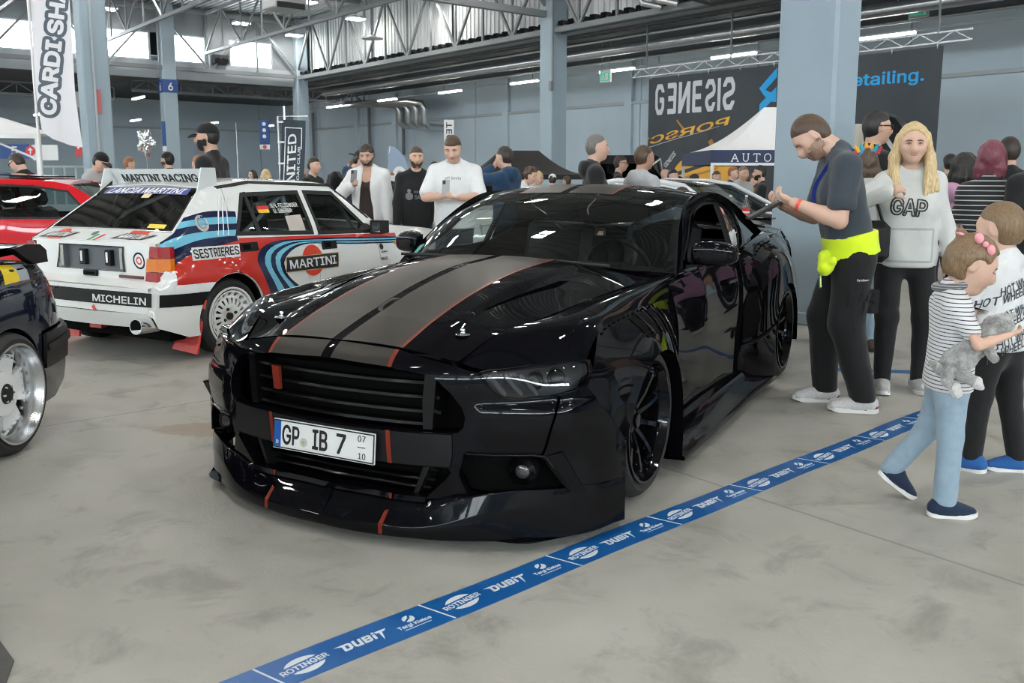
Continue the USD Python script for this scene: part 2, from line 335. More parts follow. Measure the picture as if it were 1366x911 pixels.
# low aisle ceilings and roof deck with real ribs
def ribbed(a0, a1, b0, b1, z, along='b', pitch=.30, h=.055):
    """trapezoid deck seen from below, one sheet"""
    L0, L1, C0, C1 = (b0, b1, a0, a1) if along == 'b' else (a0, a1, b0, b1)
    x = []; n = int((C1 - C0) / pitch)
    for i in range(n): x += [(C0 + i * pitch, 0), (C0 + (i + .42) * pitch, 0), (C0 + (i + .5) * pitch, h), (C0 + (i + .92) * pitch, h)]
    x.append((C0 + n * pitch, 0)); x = V(x)
    P = np.zeros((len(x), 2, 3))
    for j, L in enumerate((L0, L1)):
        P[:, j] = [ab(c, L, z + q) if along == 'b' else ab(L, c, z + q) for c, q in x]
    v = P.reshape(-1, 3); i = np.arange(len(x) - 1) * 2
    f = np.vstack([np.stack([i, i + 1, i + 3], 1), np.stack([i, i + 3, i + 2], 1)])
    return v, f
ceil = UsdGeom.Xform.Define(stage, path_for('ceiling')); tag(ceil, 'ribbed grey steel roof deck of the hall', kind='structure')
obj('roof_deck', ribbed(A0, 42.6, B0, 21.0, 9.0, 'a', .26, .16), M_deck, ceil, smooth=False)
obj('roof_cover', habox(A0, A1, B0, B1, 9.2, 9.3), M_dark, ceil, smooth=False)
obj('aisle_ceiling', habox(A0, A1, 20.95, B1, 6.35, 6.45), mat('aisle_ceiling', (.045, .05, .055), .8), ceil, smooth=False)
obj('aisle_ceiling', habox(42.5, A1, B0, 20.9, 6.35, 6.45), 'X' and _mats['aisle_ceiling'], ceil, smooth=False)
# clad clerestory strip on the right, daylight strip on the left
cw = tag(UsdGeom.Xform.Define(stage, path_for('wall_clerestory')), 'pale ribbed cladding above the right aisle', kind='structure')
def vribs(a0, a1, b, z0, z1, pitch=.25, h=.04):
    n = int((a1 - a0) / pitch); x = []
    for i in range(n): x += [(a0 + i * pitch, 0), (a0 + (i + .45) * pitch, 0), (a0 + (i + .5) * pitch, h), (a0 + (i + .95) * pitch, h)]
    v = V([[ab(a, b + q, z0), ab(a, b + q, z1)] for a, q in x]).reshape(-1, 3); i = np.arange(len(x) - 1) * 2
    return v, np.vstack([np.stack([i, i + 1, i + 3], 1), np.stack([i, i + 3, i + 2], 1)])
s = A0
while s < 42.3:
    e = min(s + 6.2, 42.3); obj('cladding', vribs(s, e - .06, 21.1, 6.3, 9.1), M_clad, cw, smooth=False); s = e
obj('backing', habox(A0, 42.6, 21.2, 21.3, 6.3, 9.1), M_wall2, cw, smooth=False)
obj('sill', habox(A0, 42.6, 20.75, 21.2, 6.05, 6.32), M_steel, cw, smooth=False)
obj('corrugated_edge', ribbed(A0, 42.6, 20.55, 20.8, 6.33, 'b', .5, .12), M_dark, cw, smooth=False)
def window(a0, a1, b0, b1, z0, z1, n, label, glow=None):
    w = tag(UsdGeom.Xform.Define(stage, path_for('window')), label, kind='structure')
    P = lambda t: (a0 + (a1 - a0) * t, b0 + (b1 - b0) * t)
    for i in range(n):
        p, q = P((i + .04) / n), P((i + .96) / n); t = .03
        obj('pane', habox(p[0] - t, q[0] + t, p[1] - t, q[1] + t, z0 + .08, z1 - .08), glow or M_glow, w, smooth=False)
    obj('frame', [hbeam((*P(0), z0), (*P(1), z0), .12), hbeam((*P(0), z1), (*P(1), z1), .12)] + [hbeam((*P(i / n), z0), (*P(i / n), z1), .09) for i in range(n + 1)], M_steel_l, w, smooth=False)
lw = tag(UsdGeom.Xform.Define(stage, path_for('wall_window_band')), 'grey band below and above the left clerestory windows', kind='structure')
obj('lower_band', habox(42.35, 42.6, B0, 20.9, 5.75, 6.5), mat('band_paint', (.30, .33, .35), .6), lw, smooth=False)
obj('upper_band', habox(42.35, 42.6, B0, 20.9, 7.75, 9.1), M_wall2, lw, smooth=False)
for i, (b0, b1, n) in enumerate(((-26, -14.6, 4), (-14.3, -7.6, 3), (-7.3, -.5, 3), (-.2, 6.4, 3), (6.8, 13.5, 3), (14.2, 16.0, 1), (17.2, 19.3, 1))):
    window(42.45, 42.45, b0, b1, 6.5, 7.75, n, 'bright clerestory window strip over the left aisle')
    if b0 == 14.2:
        obj('upper_band', habox(42.35, 42.55, 16.05, 17.15, 6.5, 7.75), M_wall2, lw, smooth=False); obj('upper_band', habox(42.35, 42.55, 19.35, 20.9, 6.5, 7.75), M_wall2, lw, smooth=False)
for k in range(7): window(A0 + .1, A0 + .1, -25.5 + 7.2 * k, -18.9 + 7.2 * k, 6.6, 8.0, 3, 'bright clerestory window behind the camera', M_gate)
for k in range(9): window(-24 + 7.5 * k, -17.4 + 7.5 * k, B0 + .1, B0 + .1, 5.6, 8.4, 3, 'bright clerestory window on the left side wall')

# pillars
def pillar(a, b, w, d, label, sign=None):
    t = thing('pillar', label, 'pillar', ab(a, b))
    R = RAB
    obj('shaft', tf(box(-w / 2, w / 2, -d / 2, d / 2, 0, 9.0, .03), R), M_col, t, smooth=False)
    obj('base_plate', tf(box(-w / 2 - .02, w / 2 + .02, -d / 2 - .02, d / 2 + .02, 0, .12, .01), R), M_col, t, smooth=False)
    return t
p1 = pillar(4.91, 7.64, .62, .40, 'broad grey concrete pillar behind the man reading a tablet')
obj('conduit', hbeam((0, 0, 0), (0, 0, 1e-3), .01), M_steel, p1) if False else None
p2 = pillar(23.35, 20.7, .62, .7, 'grey pillar rising behind the white canopy side, middle of the hall')
p3 = pillar(23.35, 6.1, .55, .6, 'pale pillar left, beside the hanging white banner')
p4 = pillar(42.3, 14.2, .6, .62, 'distant pillar carrying a blue number 6 sign')
p5 = pillar(42.3, 20.7, .6, .6, 'distant corner pillar behind the dark club flag')
tag(obj('pillar_pipe', [hbeam((23.03, 6.02, 0), (23.03, 6.02, 9), .05)], M_steel_l, smooth=False), 'thin pipe running up the pale left pillar', 'pipe')
tag(obj('pillar_pipe', [hbeam((22.95, 21.12 - .8, 4.5), (22.95, 20.3, 9), .05), hbeam((23.0, 20.3, 4.5), (23.0, 20.3, 4.2), .12)], M_steel, smooth=False), 'dark cable and box running down the middle pillar', 'pipe')

# roof trusses: chords, posts and diagonals are parts
def truss(label, p, q, zl, zu, n, group=None, w=.11, diag=1):
    t = thing('roof_truss', label, 'roof truss', group=group)
    p, q = V(p), V(q); P = lambda s, z: (*(p + (q - p) * s), z)
    obj('lower_chord', hbeam(P(0, zl), P(1, zl), w * 1.5), M_steel, t, smooth=False)
    obj('upper_chord', hbeam(P(0, zu), P(1, zu), w * 1.5), M_steel, t, smooth=False)
    for i in range(n + 1): obj('post', hbeam(P(i / n, zl), P(i / n, zu), w * .7), M_steel, t, smooth=False)
    for i in range(n):
        a, b = (zl, zu) if (i + diag) % 2 else (zu, zl)
        obj('diagonal', hbeam(P(i / n, a), P((i + 1) / n, b), w * .8), M_steel, t, smooth=False)
    return t
truss('long roof truss in front of the pale cladding over the right aisle', (4.9, 20.5), (42.3, 20.5), 6.15, 8.75, 22)
for b in (16.0, 11.3, 6.5, 1.8, -2.9, -8):
    truss('roof truss running down the hall under the ribbed deck', (-4, b), (42.3, b), 7.0, 8.75, 22, 'long roof trusses', .08)
truss('cross truss in front of the bright clerestory windows', (42.1, -16), (42.1, 20.7), 6.2, 8.75, 16)
for a in (23.4,):
    truss('cross truss tied into the middle pillar', (a, -10), (a, 20.7), 6.7, 8.75, 14, None, .14)
for k, a in enumerate((11.1, 17.3, 29.6, 35.8)):
    tag(obj('roof_purlin', hbeam((a, -14, 8.88), (a, 20.5, 8.88), .14, .2), M_steel, smooth=False), 'steel purlin crossing under the roof deck', 'beam', 'roof purlins')

# high bay lamps: real lights on the ceiling
lamp_src = None
def high_bay(a, b, z, label='twin square high bay lamp hanging under the roof', group='high bay lamps'):
    global lamp_src
    if lamp_src is None:
        t = thing('high_bay_lamp', label, 'lamp', ab(a, b, z), group=group)
        R = RAB
        obj('housing', tf(join([box(-.30, .30, -.36, -.02, .03, .12, .02), box(-.30, .30, .02, .36, .03, .12, .02)]), R), M_steel_l, t, smooth=False)
        for y in (-.19, .19): obj('led_panel', tf(box(-.26, .26, y - .14, y + .14, 0, .03), R), M_led, t, smooth=False)
        obj('hanger', tf(join([box(-.01, .01, -.01, .01, .1, 9.0 - z)]), R), M_steel, t, smooth=False)
        lamp_src = t
    else: dup(lamp_src, ab(a, b, z), 0, label, group)
for b in (17.2, 11.4, 5.6, -.2, -6.0, -12):
    for a in (-11, -4.5, 2, 8.5, 15, 21.5, 28, 34.3, 40.9):
        high_bay(a, b, 8.25)
for a in (29.6, 35.2, 41.1): high_bay(a, 19.9, 8.0)

# right aisle: ducts, tray, tubes
def duct(name, label, pts, r, m=M_galv, group=None, n=14):
    return tag(obj(name, tube([ab(*p) for p in pts], r, n), m), label, 'duct', group)
duct('air_duct', 'silver round air duct running along the right aisle', [(-10, 22.9, 5.68), (44, 22.9, 5.68)], .17)
duct('air_duct', 'thinner silver duct above the main right aisle duct', [(-10, 22.6, 6.0), (46, 22.6, 6.0)], .06)
duct('air_duct', 'second silver duct behind the main right aisle duct', [(-10, 23.6, 5.75), (30, 23.6, 5.75)], .13)
duct('air_duct', 'thin grey pipe below the right aisle ducts', [(-10, 24.0, 5.5), (36, 24.0, 5.5)], .04)
for i, (a, dz) in enumerate(((43.5, 0), (42.6, .05), (41.8, .1), (41.0, .15))):
    duct('bent_duct', ('leftmost', 'second from left', 'third from left', 'rightmost')[i] + ' of the four silver ducts bending down the far wall', [(a + 3 + i * .3, 25.5, 5.35), (a + .5, 26.5, 5.3), (a, 27, 5.2), (a, 27.2, 4.9), (a, 27.2, 4.35 - dz), (a + .1, 27.5, 4.15 - dz), (a + .1, 28.6, 4.1 - dz)], .17, group='bent silver ducts', n=10)
for i, a in enumerate((17.9, 18.5)):
    duct('silver_downpipe', ('right', 'left')[i] + ' silver foil pipe turning under the roof beside the black pipe', [(a + .3, 19.9, 8.5), (a + .3, 19.9, 6.7), (a + .2, 20.0, 6.35), (a - .3, 20.3, 6.2)], .09, group='silver downpipes')
duct('black_downpipe', 'thick black pipe turning under the roof', [(17.1, 19.9, 8.7), (17.1, 19.9, 6.8), (16.9, 20.0, 6.3), (16.3, 20.2, 6.1), (12, 20.4, 6.1)], .15, mat('black_rubber_pipe', (.02, .02, .022), .5))
tray = thing('cable_tray', 'dark cable tray under the right aisle ceiling', 'cable tray')
obj('rail', [hbeam((-10, 21.7, 6.15), (46, 21.7, 6.15), .06, .14), hbeam((-10, 22.1, 6.15), (46, 22.1, 6.15), .06, .14)], M_steel, tray, smooth=False)
obj('rungs', [hbeam((a, 21.7, 6.12), (a, 22.1, 6.12), .05) for a in np.arange(-10, 46, .5)], M_steel, tray, smooth=False, kind='stuff')
tr = thing('light_track', 'white light track hanging along the right aisle', 'light track')
obj('track', hbeam((0, 25, 5.42), (50, 25, 5.30), .05), M_steel_l, tr, smooth=False)
for a in (2, 8.5, 15.5, 22.5, 29.5, 36, 43): obj('suspension', hbeam((a, 25, 5.4), (a, 25, 6.35), .02), M_steel, tr, smooth=False)
tub0 = None
for a0, a1 in ((13.1, 14.8), (18.36, 20.1), (23.7, 25.5), (29.1, 31.0), (34.6, 36.4), (40.2, 42.1), (45.9, 47.8), (7.8, 9.6), (2.5, 4.3)):
    a = (a0 + a1) / 2; z = 5.36 - .0022 * (a - 20)
    if tub0 is None:
        tub0 = thing('tube_lamp', 'white fluorescent tube lamp on the right aisle track, just right of the broad pillar', 'lamp', ab(a, 25, z), group='tube lamps on the track')
        obj('tube', tf(box(-.9, .9, -.05, .05, -.07, .0, .015), RAB), M_tube, tub0, smooth=False); obj('housing', tf(box(-.92, .92, -.06, .06, .0, .05), RAB), M_whitemetal, tub0, smooth=False)
    else: dup(tub0, ab(a, 25, z), 0, 'tube lamp on the right aisle track, ' + {18.36: 'above the huge black banner', 23.7: 'just left of the banner by the exit sign', 29.1: 'just left of the middle pillar', 34.6: 'second left of the middle pillar', 40.2: 'third left of the middle pillar', 45.9: 'farthest along the hall'}.get(a0, 'beyond the right edge of the picture'))
for b, a in ((16.5, 55), (11, 53), (6, 52), (1, 54), (21, 55), (25, 56), (-4, 52), (8, 47), (14.6, 48), (2, 47)):
    d = dup(tub0, ab(a, b, 4.6 if a > 50 else 5.3), 0, 'white tube lamp under the low far left ceiling', 'far left tube lamps'); d.AddScaleOp().Set(Gf.Vec3f(1.6, 1.6, 1.4)) if False else None
# lattice under far aisle
truss('white lattice girder under the low far left ceiling', (47, 14), (47, 27), 5.55, 6.1, 16, None, .09)
truss('second white lattice girder under the low far left ceiling', (50, -4), (50, 14), 5.3, 5.9, 20, None, .06)
t = thing('unit_heater', 'white box heater hanging under the low far left ceiling', 'heater', ab(47, 11.9, 4.55))
obj('casing', tf(box(-.6, .6, -.75, .75, 0, .75, .04), RAB), M_whitemetal, t, smooth=False); obj('grille', tf(box(-.63, -.58, -.5, .5, .08, .25), RAB), M_dark, t, smooth=False)
t = thing('unit_heater', 'grey box heater hanging from the roof trusses', 'heater', ab(29.6, 14.0, 6.95))
obj('casing', tf(box(-.5, .5, -.6, .6, 0, .6, .04), RAB), M_steel_l, t, smooth=False); obj('grille', tf(box(-.53, -.48, -.5, .5, .02, .2), RAB), M_dark, t, smooth=False)
for a, b, z, d, lb in ((34.0, 20.0, 7.1, .45, 'flat round grey lamp hanging before the pale cladding'),):
    t = thing('round_lamp', lb, 'lamp', ab(a, b, z)); obj('shade', lathe([(0, .12), (.1, .12), (.2, .06), (d, .0), (d, -.03), (0, -.03)], 24), M_steel_l, t); obj('stem', cyl((0, 0, .1), (0, 0, 1.7), .02), M_steel, t)
tag(obj('speaker', [habox(42.0, 42.3, 16.3, 17.0, 6.55, 6.95), *[tf(lathe([(0, 0), (.13, 0), (.13, .06), (0, .06)], 16), None, ab(41.97, b, 6.75) - [0, 0, .0]) for b in (16.5, 16.8)]], M_dark, smooth=False), 'dark twin floodlight box beside the clerestory window', 'floodlight')
# exit signs
M_exit = mat('exit_green', (.05, .42, .25), .5, emit=(.1, .8, .45), strength=.25)
for a, b, z, lb in ((24.68, 24.5, 5.06, 'small green exit sign left of the black banner'), (12.73, 24.5, 5.85, 'small green exit sign over the right end of the banner')):
    t = thing('exit_sign', lb, 'exit sign', ab(a, b, z))
    obj('box', tf(box(-.28, .28, -.05, .05, -.22, .22, .02), RAB), M_whitemetal, t, smooth=False)
    obj('face', tf(box(-.22, .22, .05, .06, -.16, .16), RAB), M_exit, t, smooth=False)
    fig = unary_union([Point(-.08, .09).buffer(.03), Polygon([(-.12, .05), (-.02, .06), (-.03, -.02), (-.10, -.03)]), Polygon([(-.1, -.02), (-.06, -.02), (-.12, -.13), (-.16, -.12)]), Polygon([(-.06, -.02), (-.02, -.02), (.02, -.12), (-.02, -.13)]), Polygon([(.04, -.13), (.17, -.13), (.17, .12), (.04, .12)])])
    obj('pictogram', plate(fig, .004, ab(0, -.062, 0), -EA, EZ), M_whitemetal, t, smooth=False)
    obj('rods', [tf(cyl((x, 0, .2), (x, 0, 6.4 - z), .012, 6), RAB) for x in (-.2, .2)], M_steel, t)
# ================================================================ BLACK WIDE-BODY COUPE: master surfaces (x forward from the front axle, y to the car's left, z up)
FS_ = V([0, .30, .51, .61, .72, .83, .92, .97, 1.02])
FZ_ = V([.0, .19, .32, .45, .58, .70, .76])
_row19 = [(.955, 0), (.94, .3), (.91, .46), (.868, .6), (.81, .74), (.735, .86), (.64, .945), (.52, 1.0), (.39, 1.035)]
_FR = [_row19, _row19,
    [(.966, 0), (.947, .3), (.905, .52), (.872, .62), (.81, .735), (.73, .855), (.635, .94), (.52, .998), (.39, 1.035)],
    [(.980, 0), (.956, .3), (.908, .515), (.872, .61), (.81, .725), (.735, .845), (.64, .93), (.52, .985), (.38, 1.03)],
    [(.982, 0), (.958, .3), (.912, .505), (.874, .60), (.81, .715), (.735, .83), (.64, .915), (.51, .967), (.36, 1.005)],
    [(.957, 0), (.938, .3), (.893, .5), (.855, .60), (.79, .71), (.71, .81), (.615, .885), (.48, .93), (.32, .955)],
    [(.884, 0), (.861, .298), (.832, .5), (.80, .60), (.745, .70), (.67, .795), (.58, .865), (.45, .91), (.29, .93)]]
_FR = V(_FR)
_fx = RectBivariateSpline(FZ_, FS_, _FR[:, :, 0], kx=3, ky=3); _fy = RectBivariateSpline(FZ_, FS_, _FR[:, :, 1], kx=3, ky=3)
def FRONT(p):
    """(s,z), s signed"""
    p = V(p); s = p[:, 0]; a = np.clip(np.abs(s), 0, 1.1); z = np.clip(p[:, 1], 0, .8)
    k = np.clip((z - .530) / .050, 0, 1); led = .017 * (1 - k * k * (3 - 2 * k)) * np.clip((a - .60) / .05, 0, 1) * np.clip((1.0 - a) / .10, 0, 1) * np.clip((z - .36) / .10, 0, 1)   # ledge under the lamps
    return np.stack([_fx.ev(z, a) + led * .9, np.sign(s) * (_fy.ev(z, a) + led * .45 * np.clip((a - .6) / .3, 0, 1)), p[:, 1]], 1)
_T = V([(.884, 0, .760), (.632, 0, .823), (.411, 0, .880), (.2, 0, .921), (-.03, 0, .955), (-.35, 0, .972), (-.6, 0, .985),
    (.861, .298, .747), (.6, .3, .822), (.3, .3, .893), (0, .3, .938), (-.4, .3, .965), (-.7, .3, .97),
    (.829, .54, .708), (.672, .6, .788), (.49, .66, .818), (.3, .69, .838), (0, .71, .860), (-.213, .74, .872), (-.45, .75, .882), (-.677, .76, .889), (-.9, .77, .89),
    (.62, .45, .812), (.3, .5, .872), (0, .5, .912), (-.4, .55, .934), (-.75, .55, .935)])
_T = np.vstack([_T, _T[_T[:, 1] > 0] * [1, -1, 1]])
_tz = RBFInterpolator(_T[:, :2], _T[:, 2], kernel='thin_plate_spline', smoothing=1e-5)
def TOP(p):
    p = V(p); z = _tz(p)
    b = np.clip((np.abs(p[:, 1]) - .385 - .05 * np.clip(.5 - p[:, 0], 0, 1.3)) / .06, 0, 1)            # raised power dome with a soft edge
    return np.stack([p[:, 0], p[:, 1], z + .010 * (1 - b * b * (3 - 2 * b)) * np.clip((.86 - p[:, 0]) / .2, 0, 1)], 1)
# side, y = f(x, z): door, sill, quarter
_S = V([(x, y, z) for x, r in {
    .1: ((.84, .85), (.90, .70), (.92, .5), (.91, .3), (.90, .1)), -.6: ((.845, .86), (.885, .74), (.905, .55), (.895, .35), (.89, .15)), -1.2: ((.845, .89), (.885, .76), (.905, .56), (.893, .36), (.885, .15)),
    -1.8: ((.86, .92), (.90, .80), (.915, .6), (.90, .4), (.895, .15)), -2.3: ((.885, .95), (.935, .84), (.945, .65), (.93, .45), (.92, .15)), -2.8: ((.885, .97), (.955, .85), (.965, .65), (.95, .45), (.93, .15)),
    -3.3: ((.84, .985), (.92, .86), (.935, .65), (.92, .45), (.90, .15)), -3.75: ((.75, .98), (.83, .86), (.85, .65), (.84, .45), (.82, .15))}.items() for y, z in r])
_sy = RBFInterpolator(_S[:, [0, 2]], _S[:, 1], kernel='thin_plate_spline', smoothing=1e-5)
def SIDE(p, s=1.0):
    p = V(p); return np.stack([p[:, 0], s * _sy(p), p[:, 1]], 1)
# greenhouse side, y = f(x, z)
def GH(p, s=1.0):
    p = V(p); x, z = p[:, 0], p[:, 1]; k = np.clip((z - .90) / .40, -.2, 1.2)
    w = .835 + .03 * np.clip((-x - 1.2) / .8, 0, 1) - .10 * np.clip((-x - 2.3) / .9, 0, 1.2)
    return np.stack([x, s * (w - .145 * k - .035 * k * k), z], 1)
M_gloss = mat('gloss_black_paint', (.0022, .0022, .0034), .03, spec=.21)
M_satin = mat('satin_black', (.008, .008, .009), .38, spec=.25)
M_matt = mat('matt_black_plastic', (.008, .008, .008), .7)
M_deep = mat('deep_black', (.0025, .0025, .0025), .9, spec=.1)
M_stripe = mat('dark_bronze_stripe', (.022, .0195, .016), .40, spec=.2, noise=(900, .6, (.033, .029, .024)))
M_red = mat('red_pinstripe', (.17, .022, .012), .35, spec=.2)
M_rubber = mat('tyre_rubber', (.014, .014, .015), .65, bump=(30, .05))
M_lens = mat('smoked_lamp', (.03, .03, .032), .12, coat=.6)
M_chrome = mat('chrome', (.75, .76, .78), .08, metal=1.0)
M_plate = mat('plate_white', (.70, .71, .70), .4)
M_ink = mat('black_ink', (.012, .012, .013), .5)
M_blue = mat('plate_blue', (.01, .09, .36), .45)
M_windscreen = glass('tinted_windscreen', (.58, .66, .63), 1.0)
M_sideglass = glass('side_glass', (.62, .68, .68), 1.0)
M_cabin = mat('dark_cabin_trim', (.012, .012, .013), .6)
M_leather = mat('black_leather', (.010, .010, .011), .5, spec=.3)
def wheel(parent, loc, R, width, rim_r, style, m_rim, side=1, m_lip=None, name='wheel', spokes=10, dish=.06):
    """wheel with axle along local y, outer face to +y*side; parent part 'wheel' (tyre mesh) > rim, spokes"""
    w2 = width / 2; pr = [(rim_r - .005, -w2 + .02), (rim_r + .012, -w2 + .005), (R - .035, -w2), (R - .010, -w2 + .022), (R, -w2 + .05), (R, w2 - .05), (R - .010, w2 - .022), (R - .035, w2), (rim_r + .012, w2 - .005), (rim_r - .005, w2 - .02)]
    S = np.diag([1, side, 1.0]); 
    def place(m):
        v, f, n = vfn(m, 30); v = v * [1, side, 1]; n = n * [1, side, 1]
        return v + V(loc), (f[:, ::-1] if side < 0 else f), n
    tyre = vfn(lathe(pr, 56, 'y'), 35)
    t = obj(name, place(tyre), M_rubber, parent)
    # tread grooves as dark rings just proud of the tread
    gr = [lathe([(R + .0015, x - .004), (R + .0015, x + .004)], 48, 'y') for x in (-w2 * .45, 0, w2 * .45)]
    obj('tread_groove', place(join(gr)), M_deep, t, kind='stuff')
    lip = lathe([(rim_r - .028, -w2 + .03), (rim_r - .03, w2 - .06), (rim_r - .012, w2 - .02), (rim_r - .004, w2 + .004), (rim_r + .008, w2 + .004), (rim_r + .010, w2 - .02)], 56, 'y')
    obj('rim', place(join([lip, lathe([(0, -w2 * .2), (rim_r - .02, -w2 * .2)], 40, 'y')][:1])), m_lip or m_rim, t)
    obj('brake_disc', place(lathe([(.05, -.06), (rim_r * .78, -.06), (rim_r * .78, -.035), (.05, -.035)], 32, 'y')), mat('brake_iron', (.06, .06, .062), .4, metal=.6), t)
    obj('barrel', place(lathe([(0, -w2 * .55), (rim_r - .03, -w2 * .55)], 32, 'y')), M_deep, t)
    yo = w2 - dish; ms = []
    if style == 'slim':
        for k in range(spokes):
            a = 2 * math.pi * (k + .5) / spokes; c, s = math.cos(a), math.sin(a)
            sec = []
            for r, y, ww, th in ((.055, yo - .055, .022, .03), (rim_r * .5, yo - .03, .016, .028), (rim_r - .02, w2 - .03, .020, .026)):
                for du, dy in ((-ww, -th), (ww, -th), (ww * .6, 0), (-ww * .6, 0)): sec.append((r * c - du * s, y + dy, r * s + du * c))
            sec = V(sec); ms += [hull(sec[0:8]), hull(sec[4:12])]
        hub = lathe([(0, yo - .03), (.03, yo - .032), (.034, yo - .045), (.075, yo - .06), (.085, yo - .10), (0, yo - .10)][::-1], 24, 'y')
    elif style == 'rally':                        # two rings of small windows
        rr = rim_r - .02
        pl = Point(0, 0).buffer(rr, 24)
        for k in range(18):
            a = 2 * math.pi * k / 18
            for r0, r1, w in ((.50, .73, .078), (.815, .945, .105)):
                aa = a + (math.pi / 18 if r0 > .8 else 0)
                q = Polygon([(r0 * rr * math.cos(aa - w * .72), r0 * rr * math.sin(aa - w * .72)), (r1 * rr * math.cos(aa - w), r1 * rr * math.sin(aa - w)), (r1 * rr * math.cos(aa + w), r1 * rr * math.sin(aa + w)), (r0 * rr * math.cos(aa + w * .72), r0 * rr * math.sin(aa + w * .72))])
                pl = pl.difference(q)
        fn = lambda p: np.stack([p[:, 0], yo + .035 * np.exp(-((np.hypot(p[:, 0], p[:, 1]) / rr - .98) / .12) ** 2) - .03 * (np.hypot(p[:, 0], p[:, 1]) < .05 * rr) - .012 * np.cos(np.clip(np.hypot(p[:, 0], p[:, 1]) / rr, 0, 1) * 6), p[:, 1]], 1)
        ms = [panel(pl, fn, .022, .008, flip=True)]
        hub = lathe([(0, yo + .012), (.028, yo + .012), (.03, yo - .01)][::-1], 16, 'y')
        obj('wheel_nut', place(join([lathe([(0, .012), (.011, .012), (.012, 0)][::-1], 8, 'y') if False else tf(lathe([(0, .014), (.011, .014), (.013, 0)][::-1], 8, 'y'), None, (.062 * math.cos(a), yo, .062 * math.sin(a))) for a in np.arange(4) * math.pi / 2 + .4])), M_matt, t)
    else:                                          # 'five': broad flat five spoke with bolts round the rim
        for k in range(5):
            a = 2 * math.pi * k / 5 + math.pi / 2 + .25; c, s = math.cos(a), math.sin(a)
            fn = None; rr = rim_r - .045
            pts = [(.06, -.055), (rr * .62, -.066), (rr, -.090), (rr, .090), (rr * .62, .066), (.06, .055)]
            hv = []
            for u, v_ in pts:
                for y in (yo, yo - .035): hv.append((u * c - v_ * s, y - .012 * (u / rr), u * s + v_ * c))
            ms.append(hull(hv))
        ms.append(lathe([(0, yo - .045), (.115, yo - .045), (.115, yo + .004), (.10, yo + .012), (0, yo + .012)], 32, 'y'))
        hub = lathe([(0, yo + .022), (.048, yo + .02), (.054, yo + .008)][::-1], 24, 'y')
        obj('rim_bolt', place(join([tf(lathe([(0, .012), (.007, .012), (.008, 0)][::-1], 8, 'y'), None, ((rim_r - .058) * math.cos(a), yo - .012, (rim_r - .058) * math.sin(a))) for a in np.arange(30) * 2 * math.pi / 30])), M_chrome, t, kind='stuff')
        obj('hub_bolt', place(join([tf(lathe([(0, .012), (.006, .012), (.007, 0)][::-1], 8, 'y'), None, (.040 * math.cos(a), yo + .018, .040 * math.sin(a))) for a in np.arange(6) * math.pi / 3])), M_chrome, t)
    obj('spokes', place(join(ms)), m_rim, t)
    obj('hub_cap', place(hub), M_matt if style != 'slim' else m_rim, t)
    return t
def FRl(s): return lambda p: FRONT(p)
def both(fnpanel): a = fnpanel; return [a, mirror_y(a)]
# ---------------------------------------------------------------- assembly
mus = thing('sports_car', 'glossy black wide-body coupe with bronze centre stripes, filling the middle of the picture', 'car', (-.279, 4.284, 0), -2.058)
def sym(pts): return Polygon([*pts, *[(-x, y) for x, y in pts[::-1]]]).buffer(0)
GR = [(0, .700), (.29, .689), (.465, .669), (.50, .648), (.545, .606), (.582, .552), (.592, .515), (.583, .476), (.556, .454), (.44, .449), (0, .447)]
grille_op = sym(GR)
low_op = sym([(0, .322), (.29, .314), (.515, .316), (.53, .30), (.485, .190), (.27, .180), (0, .184)])
fog_op = Polygon([(.572, .378), (.678, .372), (.79, .368), (.818, .356), (.838, .316), (.885, .236), (.893, .218), (.80, .208), (.675, .196), (.60, .215), (.556, .300)])
hl_op = Polygon([(.636, .676), (.664, .683), (.72, .688), (.779, .695), (.829, .703), (.89, .706), (.93, .703), (.956, .692), (.957, .66), (.943, .612), (.935, .602), (.894, .590), (.836, .583), (.756, .578), (.717, .583), (.679, .618)])
hl_op = hl_op.buffer(.006).buffer(-.006)
fog_op2 = affinity.scale(fog_op, -1, 1, origin=(0, 0)); hl_op2 = affinity.scale(hl_op, -1, 1, origin=(0, 0))
body = sym([(0, .757), (.298, .747), (.51, .712), (.565, .700), (.625, .684), (.62, .70 - .02), (.664, .690), (.779, .702), (.829, .710), (.89, .713), (.93, .710), (.962, .698), (.965, .66), (.950, .606), (1.018, .36), (1.03, .28), (1.03, .13), (.0, .13)])
body = body.difference(unary_union([grille_op, low_op, fog_op, hl_op, fog_op2, hl_op2]))
seam = LineString([(.90, .70), (.885, .58), (.868, .52), (.852, .475), (.828, .40), (.812, .365)]).buffer(.004)
seam2 = affinity.scale(seam, -1, 1, origin=(0, 0))
band = sym([(0, .4435), (.44, .4455), (.535, .448), (.52, .322), (.29, .3175), (0, .3255)])
cover = body.difference(unary_union([seam, seam2, band.buffer(.003)]))
pieces = sorted(getattr(cover, 'geoms', [cover]), key=lambda g: -g.area)
bumper = obj('front_bumper', panel(pieces[0], FRONT, .022, .045, flip=False), M_gloss, mus)
for g in pieces[1:]: obj('fender_flare_front', panel(g, FRONT, .022, .04), M_gloss, mus)
obj('bumper_band', panel(band, FRONT, .03, .03, lift=.002), M_satin, mus)
for sg in (1, -1): obj('pinstripe', panel(Polygon([(sg * .283, .448), (sg * .300, .448), (sg * .300, .317), (sg * .283, .317)]).buffer(0), FRONT, .02, .001, lift=.0035), M_red, bumper)
for sg in (1, -1): obj('bumper_stripe', panel(Polygon([(sg * .022, .7015), (sg * .285, .691), (sg * .285, .7455), (sg * .022, .755)]).buffer(0), FRONT, .02, .001, lift=.0015), M_stripe, bumper)
